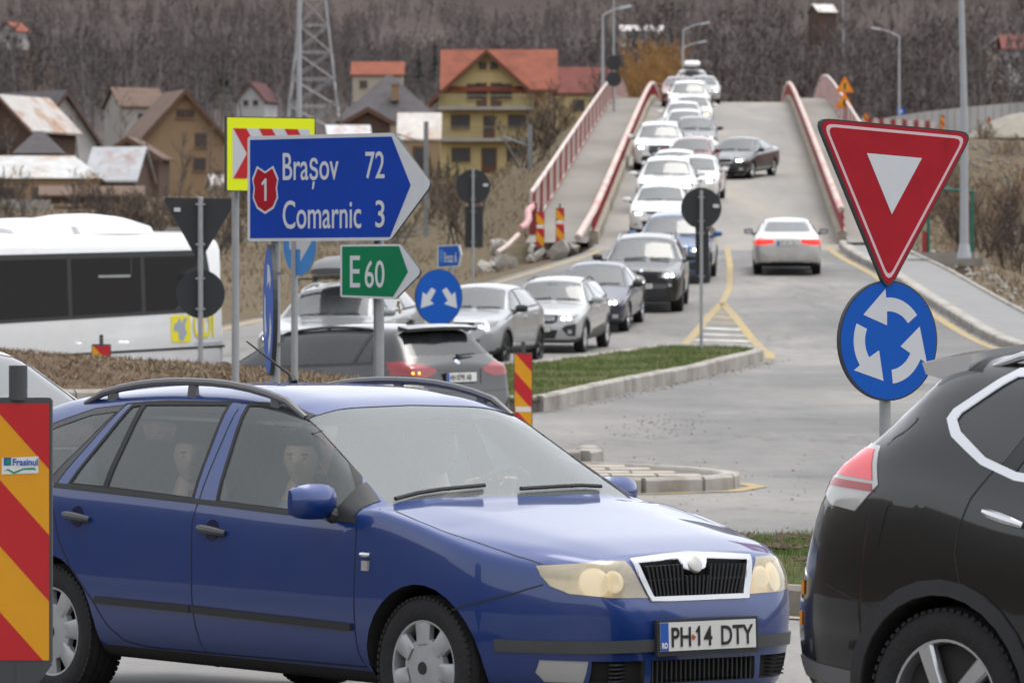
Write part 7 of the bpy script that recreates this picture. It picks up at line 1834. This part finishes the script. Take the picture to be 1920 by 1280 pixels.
# dry grass and litter on the banks
def on_bank(rr):
    while True:
        y = rr.uniform(100, 246); x = rr.uniform(xr(y) + 1.7, xr(y) + 14) if rr.random() < .55 else rr.uniform(xl(y) - 26, xl(y) - .8)
        return x, y, terr(x, y)
blades('bank_dry_grass', 30000, on_bank, .17, .02, straw, 1.2, 8)
blades('far_dry_grass', 24000, lambda rr: (lambda x, y: (x, y, terr(x, y) - (9 if abs(x - XC(y)) < 7.5 or (x > 14 and y < 306) else 0)))(*(lambda D: (rr.uniform(-.1, .1) * D, D))(rr.uniform(255, 430))), .32, .04, straw, 1.0, 9)
def clods(name, n, sample, r0, r1, m, seed):
    rr = random.Random(seed); vs = []; fs = []
    for _ in range(n):
        x, y, z = sample(rr); r = rr.uniform(r0, r1) * rr.random() ** .6; k = len(vs)
        for (a, b_, c) in ((1, 0, 0), (0, 1, 0), (-1, 0, 0), (0, -1, 0), (0, 0, .8), (0, 0, -.4)): vs.append((x + a * r * rr.uniform(.6, 1.3), y + b_ * r * rr.uniform(.6, 1.3), z + c * r * rr.uniform(.6, 1.2)))
        fs += [(k, k + 1, k + 4), (k + 1, k + 2, k + 4), (k + 2, k + 3, k + 4), (k + 3, k, k + 4), (k + 1, k, k + 5), (k + 2, k + 1, k + 5), (k + 3, k + 2, k + 5), (k, k + 3, k + 5)]
    return tag(link(name, mk_mesh(name, vs, fs, [m])), kind='stuff')
earth = mat('earth_clod', (.085, .058, .042), .98, var=.3, vscale=8)
def on_road(rr):
    t = rr.random()
    if t < .45: D = rr.gauss(77, 2.2); x = 2.0 + (D - 77) * .12 + rr.gauss(0, .35)
    elif t < .75: D = rr.uniform(55, 70); x = rr.uniform(.8, 5.5)
    else: D = rr.uniform(36, 60); x = rr.uniform(.5, 5)
    return x, D, base(x, D)
clods('road_earth_crumbs', 600, on_road, .004, .026, earth, 3)
clods('verge_molehill', 340, lambda rr: (lambda q: (q[0] + rr.gauss(0, .16), q[1] + rr.gauss(0, .18), vg_z(q[0], q[1]) + .03))(rr.choice(((1.85, 33.3), (1.55, 34.6), (2.05, 35.5), (1.75, 36.8), (2.3, 33.0)))), .015, .05, earth, 4)
clods('mound_clods', 1500, on_mound, .01, .05, earth, 5)
clods('bank_stones', 1400, lambda rr: (lambda y, u: (xr(y) + 1.7 + u, y, terr(xr(y) + 1.7 + u, y)))(rr.uniform(105, 160), rr.random() ** 1.5 * 7), .02, .16, mat('bank_stone', (.27, .25, .22), .95, var=.3, vscale=5), 6)
clods('rocky_bank', 1600, lambda rr: (lambda y, x: (x, y, terr(x, y)))(rr.uniform(262, 290), rr.uniform(19, 34)), .04, .26, mat('bank_rock', (.17, .155, .135), .95, var=.35, vscale=2), 7)
clods('gutter_litter', 700, lambda rr: (lambda y: (xr(y) - abs(rr.gauss(0, .16)) - .12, y, base(xr(y) - .1, y)))(rr.uniform(100, 158)), .006, .035, earth, 8)
clods('island_gutter_litter', 500, lambda rr: (lambda t: (lerp(.34, 4.85, t) + .28 + abs(rr.gauss(0, .15)), lerp(81.4, 111.2, t), base(lerp(.34, 4.85, t), lerp(81.4, 111.2, t))))(rr.random() ** .6), .006, .03, earth, 9)
# loose kerb stones dumped by the pavement
for k, (px_, py_, D, rz) in enumerate(((1775, 484, 150, .5), (1770, 470, 153, .35))):
    mb = MB(); mb.box((0, 0, .1), (2.2 - .4 * k, .3, .2)); o = mb.build('loose_kerb_stone', concrete_l, loc=(PX(px_, D), D, terr(PX(px_, D), D) + .02), rot=(0, 0, -rz)); tag(o, ['loose pale kerb stone lying nearest the lamp post foot', 'loose kerb stone lying behind the nearer one'][k], 'kerb stone')

# ------------------------------------------------------------------ vehicles
P_blue = paint('paint_fabia_blue', (.001, .029, .17), .10, .32, (.08, .07, .06), .05)
P_black = paint('paint_black', (.004, .0045, .006), .2, .25, (.10, .09, .08), .025); P_bk2 = paint('paint_black_dusty', (.012, .012, .014), .2, .28, (.20, .17, .14), .16)
P_gry = paint('paint_graphite', (.014, .014, .016), .1, .28, (.12, .10, .09), .05); P_sil = paint('paint_silver', (.42, .425, .43), .35, .3, (.25, .22, .19), .10); P_sil2 = paint('paint_silver_grey', (.33, .345, .36), .35, .3, (.25, .22, .19), .10)
P_wht = paint('paint_white_car', (.68, .68, .67), 0, .3, (.30, .27, .23), .10); P_dbl = paint('paint_navy', (.012, .014, .045), .3, .3, (.16, .14, .12), .08); P_lbl = paint('paint_steel_blue', (.03, .09, .22), .4, .3, (.2, .18, .15), .08); P_red = paint('paint_maroon', (.16, .012, .016), .35, .3, (.2, .16, .14), .08); P_dgr = paint('paint_dark_grey', (.025, .027, .03), .5, .3, (.2, .17, .14), .10); P_dirty = paint('paint_white_dirty', (.55, .55, .54), .3, .3, (.20, .175, .15), .40)
def drop(T, name, label, px, D, a, pm=None, wb=2.65, group=None, X=None, **k):
    x = PX(px, D) if X is None else X; h = Vector((math.cos(R_(a)), -math.sin(R_(a)))); x2, y2 = x - h.x * wb, D - h.y * wb
    z1, z2 = base(x, D), base(x2, y2); lf = Vector((-h.y, h.x)); zl = base(x + lf.x * .7, D + lf.y * .7); zr_ = base(x - lf.x * .7, D - lf.y * .7)
    return T.spawn(name, label, 'car', car_matrix((x, D, z1 - .004), a, math.atan2(z2 - z1, wb), clamp(math.atan2(zl - zr_, 1.4), -.02, .02)), group, pm, **k)
tF = car_tpl(FAB)
fab = tF.spawn('estate_car', 'blue estate car with roof rails filling the lower left', 'car', car_matrix((.232, 23.0325, .0001), 48.7, R_(1.2)), None, P_blue)
tX = xtrail(); hh_ = Vector((math.cos(R_(44)), -math.sin(R_(44)))); q = Vector((2.154, 21.154)) + hh_ * 2.705
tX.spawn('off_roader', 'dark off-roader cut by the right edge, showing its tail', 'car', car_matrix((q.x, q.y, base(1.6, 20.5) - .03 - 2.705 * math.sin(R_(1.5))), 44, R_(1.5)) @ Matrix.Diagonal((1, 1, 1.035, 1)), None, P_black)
tR = suv_rear(); x3 = drop(tR, 'off_roader', 'dark grey off-roader seen from behind beyond the blue estate', 0, 71.6, -136, P_gry, 2.86, X=-3.3)
tA, tB, tS1, tS2 = cross_a(), cross_b(), suv_a(), suv_a(True, False); tSe, tSr, tH, tH2 = sedan(), sedan(red_lit), hatch(), hatch(bulb_y); tSU = suv_a(False, False, False)
QG = 'cars queueing down from the bridge'
drop(tS2, 'off_roader', 'silver grey off-roader with roof box behind the green panel', 600, 97, 104, P_sil2, 2.93, QG)
drop(tB, 'crossover_car', 'silver crossover with dark mirrors behind the two-arrow disc', 868, 107, 104, P_sil2, 2.64, QG)
drop(tA, 'crossover_car', 'silver crossover with roof rails and black front corners', 1022, 117, 101, P_sil, 2.6, QG)
drop(tSe, 'saloon_car', 'dark blue saloon right behind the silver crossover with rails', 1106, 124.6, 98, P_dbl, 2.66, QG)
drop(tS1, 'off_roader', 'black off-roader with lit twin lamps at the foot of the bridge', 1205, 131, 94, P_black, 2.93, QG)
drop(tSU, 'off_roader', 'blue off-roader half hidden behind the dark disc on the island', 1262, 143, 95, P_lbl, 2.93, QG)
QL = [(tH, 1236, 165, 94, P_wht, 'white car just above the blue off-roader in the queue'), (tSU, 1250, 178, 93, P_wht, 'white off-roader third behind the black one in the queue'), (tH2, 1300, 184.5, 96, P_wht, 'white car with one bright lamp above the dark disc'), (tH2, 1262, 188.8, 94, P_wht, 'white car mostly hidden below the maroon car'),
    (tH, 1290, 199, 100, P_red, 'maroon car beside the dark saloon on the bridge'), (tSU, 1236, 207, 92, P_wht, 'white off-roader keeping left by the bridge barrier'), (tSe, 1368, 200.5, 109, P_dgr, 'dark grey saloon pulling out of the queue on the bridge'), (tH2, 1303, 219, 92, P_black, 'dark windscreened car right behind the maroon car'),
    (tH, 1284, 227, 92, P_wht, 'white car below the ridge, second row of the bridge queue'), (tH2, 1281, 236.5, 92, P_wht, 'white car on the bridge with pale roof, left of the lit one'), (tH2, 1299, 245, 92, P_wht, 'white car with lit lamp on the right of the bridge queue'), (tSU, 1291, 258.5, 92, P_wht, 'white high car near the top of the bridge'),
    (tH, 1299, 268, 92, P_wht, 'white car partly hidden near the crest'), (tH2, 1273, 277.5, 92, P_red, 'red car with lit lamps on the left at the crest'), (tSe, 1318, 283.5, 92, P_sil, 'silver car on the right at the crest')]
for T_, px_, D_, a_, pm_c, lb in QL: drop(T_, 'queue_car', lb, px_, D_, a_, pm_c, 2.6, QG)
tBx = suv_a(True, False, False); drop(tBx, 'queue_car', 'white car with roof box, the last one at the crest', 1297, 291.5, 92, P_wht, 2.93, QG, swap={'roof_box_grey': mat('roof_box_white', (.6, .6, .6), .4)})
drop(tSr, 'saloon_car', 'dusty white saloon driving up the bridge with brake lights on', 1473, 149.5, -88, P_dirty, 2.66)
wc = drop(tH, 'hatchback_car', 'white car behind the big striped marker at the left edge', 0, 32, 50, P_wht, 2.6, X=-2.62)

# ------------------------------------------------------------------ bus
bus_w = mat('bus_white', (.66, .66, .67), .35, coat=.6, var=.04, vscale=2, color2=(.52, .51, .49), c2scale=.8, c2lo=.6, c2hi=.8); bus_y = mat('bus_yellow', (.75, .65, .02), .45); bus_g = mat('bus_grey_print', (.30, .34, .40), .5)
xb_, Db = -5.92, 98.2; hb = Vector((-math.cos(R_(58)), -math.sin(R_(58)))); z0 = base(xb_, Db); z1 = base(xb_ + hb.x * 7, Db + hb.y * 7)
bus = empty('coach', 'white coach with dark windows behind the earth mound', 'bus'); bus.matrix_world = Matrix.Translation((xb_, Db, z0 - .04)) @ Matrix.Rotation(math.atan2(hb.y, hb.x), 4, 'Z') @ Matrix.Rotation(math.atan2(z0 - z1, 7), 4, 'Y')
def ring(x, k): # rounded cross-section
    pts = [(-1.2 * k, .35), (-1.22 * k, 1.2), (-1.175 * k, 2.84), (-1.10 * k, 2.98), (-.95 * k, 3.07), (-.5 * k, 3.12), (.5 * k, 3.12), (.95 * k, 3.07), (1.10 * k, 2.98), (1.175 * k, 2.84), (1.22 * k, 1.2), (1.2 * k, .35)]
    return [(x, y, z - (1 - k) * 1.2) for y, z in pts]
mb = MB(); st = [(0.0, .90), (.06, .97), (.2, 1.0), (9.0, 1.0), (9.3, .97), (9.42, .88)]; vs = [p for x, k in st for p in ring(x, k)]; n = 12
mb.add(vs, [(i * n + j, i * n + (j + 1) % n, (i + 1) * n + (j + 1) % n, (i + 1) * n + j) for i in range(len(st) - 1) for j in range(n)] + [tuple(range(n)), tuple((len(st) - 1) * n + j for j in range(n))]); mb.build('body', bus_w, bus, True)
def yside(z): return lerp(1.22, 1.175, (z - 1.2) / 1.64) if z > 1.2 else lerp(1.2, 1.22, (z - .35) / .85)
def sidep(poly, name, m, off, th=.006, par=None):
    mb = MB(); n_ = len(poly); vs = [(x, yside(z) + off, z) for x, z in poly] + [(x, yside(z) + off - th, z) for x, z in poly]; mb.add(vs, [tuple(range(n_)), tuple(range(2 * n_ - 1, n_ - 1, -1))] + [(i, (i + 1) % n_, (i + 1) % n_ + n_, i + n_) for i in range(n_)]); return mb.build(name, m, par or bus)
wb0 = lambda x: lerp(1.75, 1.60, x / 8.6); wt0 = lambda x: lerp(2.78, 2.74, x / 8.6)
sidep([(.30, wb0(0)), (8.9, wb0(8.6)), (8.9, 2.74), (.52, 2.80), (.42, 2.4)], 'window_band', blackp, .004, .02)
edges = [.55, 2.38, 4.45, 6.50, 8.8]
for k in range(4):
    a_, b_ = edges[k] + .06, edges[k + 1] - .06; f = sidep([(a_, wb0(a_) + .07), (b_, wb0(b_) + .07), (b_, wt0(b_) - .08), (a_, wt0(a_) - .08)], 'side_window', busglass, .008, .004)
    if k == 1: sidep([(2.75, 2.36), (3.65, 2.36), (3.65, 2.40), (2.75, 2.40)], 'vent_bar', steel, .014, .006, f); sidep([(2.70, 2.40), (2.74, 2.40), (2.74, 2.68), (2.70, 2.68)], 'vent_edge', blackp, .014, .006, f)
sidep([(.05, 1.13), (5.6, 1.07), (5.6, 1.11), (.05, 1.17)], 'side_moulding', seal, .006, .02)
TB = lambda x, z: Matrix.Translation((x, yside(z) + .009, z)) @ Matrix(((-1, 0, 0, 0), (0, 0, 1, 0), (0, 1, 0, 0), (0, 0, 0, 1)))
lg = sidep(round_poly([(1.05, 1.24), (1.62, 1.24), (1.62, 1.70), (1.05, 1.70)], .06), 'company_logo', bus_y, .007, .004)
sidep([(1.14, 1.66), (1.22, 1.50), (1.16, 1.40), (1.28, 1.26), (1.40, 1.28), (1.42, 1.42), (1.56, 1.44), (1.52, 1.56), (1.44, 1.58), (1.38, 1.66), (1.30, 1.56), (1.26, 1.64)], 'logo_figure', bus_g, .009, .003, lg)
o = text_mesh('lettering', 'CDI', .60, .62, bus_y, bus, (0, 0, 0), (0, 0, 0), .001, 'LEFT', .012); o.matrix_basis = TB(.98, 1.32)
sidep([(.08, 1.205), (.95, 1.20), (.95, 1.215), (.08, 1.22)], 'logo_rule', bus_g, .007, .003)
pn = sidep(round_poly([(6.72, .95), (8.4, .93), (8.4, 1.42), (6.72, 1.46)], .06), 'contact_panel', bus_y, .007, .004)
for k, z in enumerate((1.33, 1.20, 1.08)):
    for j in range(7): x = 6.85 + j * .20; sidep([(x, z), (x + .14, z), (x + .14, z + .055), (x, z + .055)], 'contact_print', bus_g, .009, .003, pn)
def hump(x0, x1, w, h0, h1):
    mb = MB(); vs = []; n_ = 9; k_ = 8
    for i in range(n_ + 1):
        u = i / n_; x = lerp(x0, x1, u); s = (math.sin(math.pi * clamp(.08 + u * .84, 0, 1))) ** .4 * lerp(1, h1, u)
        for j in range(k_): t = j / (k_ - 1) * math.pi; vs.append((x, math.cos(t) * w * lerp(.85, 1, s), 3.08 + abs(math.sin(t)) ** .6 * h0 * s))
    mb.add(vs, [(i * k_ + j, i * k_ + j + 1, (i + 1) * k_ + j + 1, (i + 1) * k_ + j) for i in range(n_) for j in range(k_ - 1)] + [tuple(range(k_)), tuple(n_ * k_ + j for j in range(k_))]); return mb
hump(1.6, 3.7, .95, .36, 1.0).build('air_conditioner', bus_w, bus, True); hump(3.6, 5.3, .80, .33, .75).build('air_conditioner_cowl', bus_w, bus, True)
mb = MB(); mb.box((7.4, .2, 3.15), (1.9, .9, .06)); mb.build('roof_hatch', bus_w, bus); mb = MB(); mb.box((7.4, .2, 3.115), (2.0, 1.0, .05)); mb.build('hatch_seal', seal, bus)
for x in (1.6, 7.2):
    for y in (-.98, .98):
        M_w = Matrix.Translation((x, y, .46)) @ (Matrix.Rotation(math.pi, 4, 'Z') if y > 0 else Matrix.Identity(4)); w_ = link('wheel', tyre_mesh(.46, .28, .28), bus); w_.matrix_basis = M_w; link('rim', rim_mesh(.28, .28, (8, .3, .0, .4), steel), w_)
for k in range(8):
    mb = MB(); mb.box((1.0 + k * .95, 1.02, 2.15), (.09, .04, .95)); mb.build('curtain', mat('curtain_grey', (.16, .155, .16), .95), bus)

# ------------------------------------------------------------------ people in the blue estate
skin_m = mat('skin', (.50, .31, .23), .55, var=.08, vscale=12); hair_d = mat('hair_dark', (.025, .018, .014), .8, var=.3, vscale=40); hair_b = mat('hair_brown', (.07, .04, .025), .8, var=.3, vscale=40)
eye_w = mat('eye_white', (.6, .58, .55), .3); eye_d = mat('eye_dark', (.02, .015, .012), .2); lip_m = mat('lips', (.36, .13, .11), .5)
def head_mesh(mb, c, R3, w=.074, hgt=.112):
    """head with brow, nose, lips, chin and ears; R3 turns local (x forward, y left, z up)"""
    def ell(lat, lon):
        x = math.cos(lat) * math.cos(lon); y = math.cos(lat) * math.sin(lon); z = math.sin(lat)
        sx, sy, sz = .096, w, hgt
        if z < 0: sy *= 1 - .28 * (-z) ** 1.2; sx *= 1 - .12 * (-z)
        p = Vector((x * sx, y * sy, z * sz))
        if x > 0:
            f = math.exp(-(y / .22) ** 2)
            p.x += .024 * f * math.exp(-((z + .10) / .16) ** 2) * (1 if z < .12 else .5)          # nose
            p.x += .008 * math.exp(-((z - .22) / .10) ** 2) * math.exp(-(y / .6) ** 2)               # brow
            p.x -= .010 * sum(math.exp(-((y - s * .36) / .16) ** 2) for s in (-1, 1)) * math.exp(-((z - .06) / .09) ** 2)   # eye sockets
            p.x += .006 * math.exp(-(y / .3) ** 2) * math.exp(-((z + .46) / .09) ** 2)               # lips
            p.x += .012 * math.exp(-(y / .35) ** 2) * math.exp(-((z + .86) / .14) ** 2)              # chin
        return p
    nl, nn = 20, 28; vs = []; ok = len(mb.v)
    for i in range(nl + 1):
        lat = -math.pi / 2 + math.pi * i / nl
        for j in range(nn): vs.append(c + R3 @ ell(lat, 2 * math.pi * j / nn))
    fs = [(i * nn + j, i * nn + (j + 1) % nn, (i + 1) * nn + (j + 1) % nn, (i + 1) * nn + j) for i in range(nl) for j in range(nn)]
    mb.mi = 0; mb.add(vs, fs)
    for s in (-1, 1):
        mb.mi = 0; e = MB(); e.lathe([(.0005, .012), (.018, .008), (.024, 0), (.012, -.008)], 10, 'Y'); mb.add([c + R3 @ (Vector((v.x * .7 - .005, s * (w + .004) + v.y * .5, v.z * 1.3 - .005))) for v in e.v], e.f)
        for (mi, r_, px_) in ((2, .0095, .080), (3, .0055, .0865)):
            mb.mi = mi; e = MB(); e.lathe([(r_, -.006), (r_ * .9, .0), (r_ * .5, .004), (.0005, .005)], 10, 'X'); mb.add([c + R3 @ (v + Vector((px_, s * .030, .006))) for v in e.v], e.f)
        mb.mi = 4; mb.add([c + R3 @ Vector(q_) for q_ in ((.094, s * .014, .022), (.088, s * .046, .020), (.087, s * .046, .026), (.094, s * .014, .029))], [(0, 1, 2, 3)])
    mb.mi = 5; mb.add([c + R3 @ Vector(q_) for q_ in ((.099, -.022, -.050), (.104, 0, -.046), (.099, .022, -.050), (.101, 0, -.057))], [(0, 1, 2, 3)])
def person(label, hip, lean, headpos, face_az, top_m, hair_m, hair_long=False, hands=None, parent_M=None, sleeve=None):
    """seated figure in car coordinates; face_az turns the face about Z (0 = forwards)"""
    H_ = Vector(hip); hd = Vector(headpos); sh = hd + Vector((-.02, 0, -.235)); V_ = []; E_ = []; Rd = []
    def v(p, r, par=None):
        V_.append(Vector(p)); Rd.append(r)
        if par is not None: E_.append((par, len(V_) - 1))
        return len(V_) - 1
    p0 = v(H_, (.17, .13)); p1 = v(H_.lerp(sh, .4) + Vector((-.01, 0, 0)), (.16, .115), p0); p2 = v(H_.lerp(sh, .78), (.175, .12), p1); p3 = v(sh + Vector((0, 0, .03)), (.10, .085), p2); p4 = v(sh + Vector((.0, 0, .10)), (.055, .055), p3); p5 = v(hd + Vector((-.01, 0, -.06)), (.05, .05), p4)
    for s, hpos in ((-1, hands[0]), (1, hands[1])):
        a = v(sh + Vector((0, s * .17, -.03)), (.075, .075), p2); hp = Vector(hpos); el = sh.lerp(hp, .5) + Vector((-.06, s * .20, -.16)); b_ = v(el, (.052, .052), a); c_ = v(hp, (.033, .036), b_)
        d_ = v(hp + (hp - el).normalized() * .06, (.03, .042), c_)
        for f in range(4): off = Vector((0, (f - 1.5) * .02, 0)); e_ = v(hp + (hp - el).normalized() * .09 + off, (.0095, .0095), d_); g_ = v(hp + (hp - el).normalized() * (.13 - .006 * abs(f - 1)) + off + Vector((.0, 0, -.02)), (.008, .008), e_)
        t_ = v(hp + (hp - el).normalized() * .05 + Vector((0, -s * .05, .0)), (.011, .011), c_)
    for s in (-1, 1):
        k1 = v(H_ + Vector((.40, s * .12, .06)), (.085, .085), p0); v(H_ + Vector((.52, s * .12, -.30)), (.05, .05), k1)
    me = bpy.data.meshes.new('p'); me.from_pydata(V_, E_, []); ob = bpy.data.objects.new('p', me); col.objects.link(ob); md = ob.modifiers.new('s', 'SKIN')
    for i, sv in enumerate(me.skin_vertices[0].data): sv.radius = Rd[i]; sv.use_root = (i == 0)
    ss = ob.modifiers.new('ss', 'SUBSURF'); ss.levels = 1; dg = bpy.context.evaluated_depsgraph_get(); dg.update(); em = bpy.data.meshes.new_from_object(ob.evaluated_get(dg)); bpy.data.objects.remove(ob)
    mb = MB(); hl = [Vector(hands[0]), Vector(hands[1])]
    for p in em.polygons:
        c_ = p.center; is_skin = c_.z > hd.z - .155 or min((c_ - q_).length for q_ in hl) < .15
        mb.mi = 0 if is_skin else 1; mb.add([em.vertices[i].co for i in p.vertices], [tuple(range(len(p.vertices)))])
    R3 = Matrix.Rotation(R_(face_az), 3, 'Z'); head_mesh(mb, hd, R3)
    me2 = mk_mesh('person', mb.v, mb.f, [skin_m, top_m, eye_w, eye_d, hair_m, lip_m], True, mb.m)
    bm = bmesh.new(); bm.from_mesh(me2); bmesh.ops.remove_doubles(bm, verts=bm.verts, dist=.0004); bm.to_mesh(me2); bm.free()
    o = link('person', me2); o.matrix_world = parent_M; tag(o, label, 'person')
    hb_ = MB(); n1, n2 = 12, 22; vs = []
    for i in range(n1 + 1):
        lat = math.pi / 2 - (math.pi * .62) * i / n1
        for j in range(n2):
            lon = 2 * math.pi * j / n2; fr_ = math.cos(lon); lim = .50 if fr_ > .35 else (-.15 if fr_ > -.2 else -.55); lt = max(lat, lim if not hair_long else lim - (.35 if fr_ < .35 else 0)); k_ = 1.09 + .03 * vnoise(j * .9, i * .9)
            vs.append(hd + R3 @ Vector((math.cos(lt) * math.cos(lon) * .097 * k_ - .004, math.cos(lt) * math.sin(lon) * .076 * k_, math.sin(lt) * .114 * k_ + .004)))
    hb_.add(vs, [(i * n2 + j, (i + 1) * n2 + j, (i + 1) * n2 + (j + 1) % n2, i * n2 + (j + 1) % n2) for i in range(n1) for j in range(n2)]); hb_.build('hair', hair_m, o, True)
    return o
FM = car_matrix((.232, 23.0325, .0001), 48.7, R_(1.2))
person('front passenger in grey jumper with short dark hair facing the camera', (-1.30, -.38, .47), 0, (-1.22, -.42, 1.065), -52, mat('jumper_grey', (.20, .23, .27), .95, var=.3, vscale=8), hair_d, False, ((-.95, -.50, .62), (-.95, -.24, .62)), FM)
person('rear passenger with dark hair leaning forward behind the window', (-2.15, -.40, .47), 0, (-2.02, -.38, 1.045), -38, mat('top_brown', (.10, .07, .07), .95, var=.3, vscale=8), hair_d, True, ((-1.75, -.52, .62), (-1.75, -.28, .62)), FM)
person('driver in dark coat with both hands on the steering wheel', (-1.30, .36, .47), 0, (-1.26, .36, 1.10), 4, mat('coat_dark', (.03, .035, .045), .95), hair_b, False, ((-.95, .24, .93), (-.95, .48, .93)), FM)
mb = MB(); mb.box((0, 0, 0), (.7, 1.15, .34), taper=.8); o = mb.build('luggage_bag', mat('bag_red_check', (.22, .10, .10), .95, var=.4, vscale=25), None); o.matrix_world = FM @ Matrix.Translation((-2.72, 0, .88)); tag(o, 'reddish checked bag piled in the boot of the blue estate', 'bag')
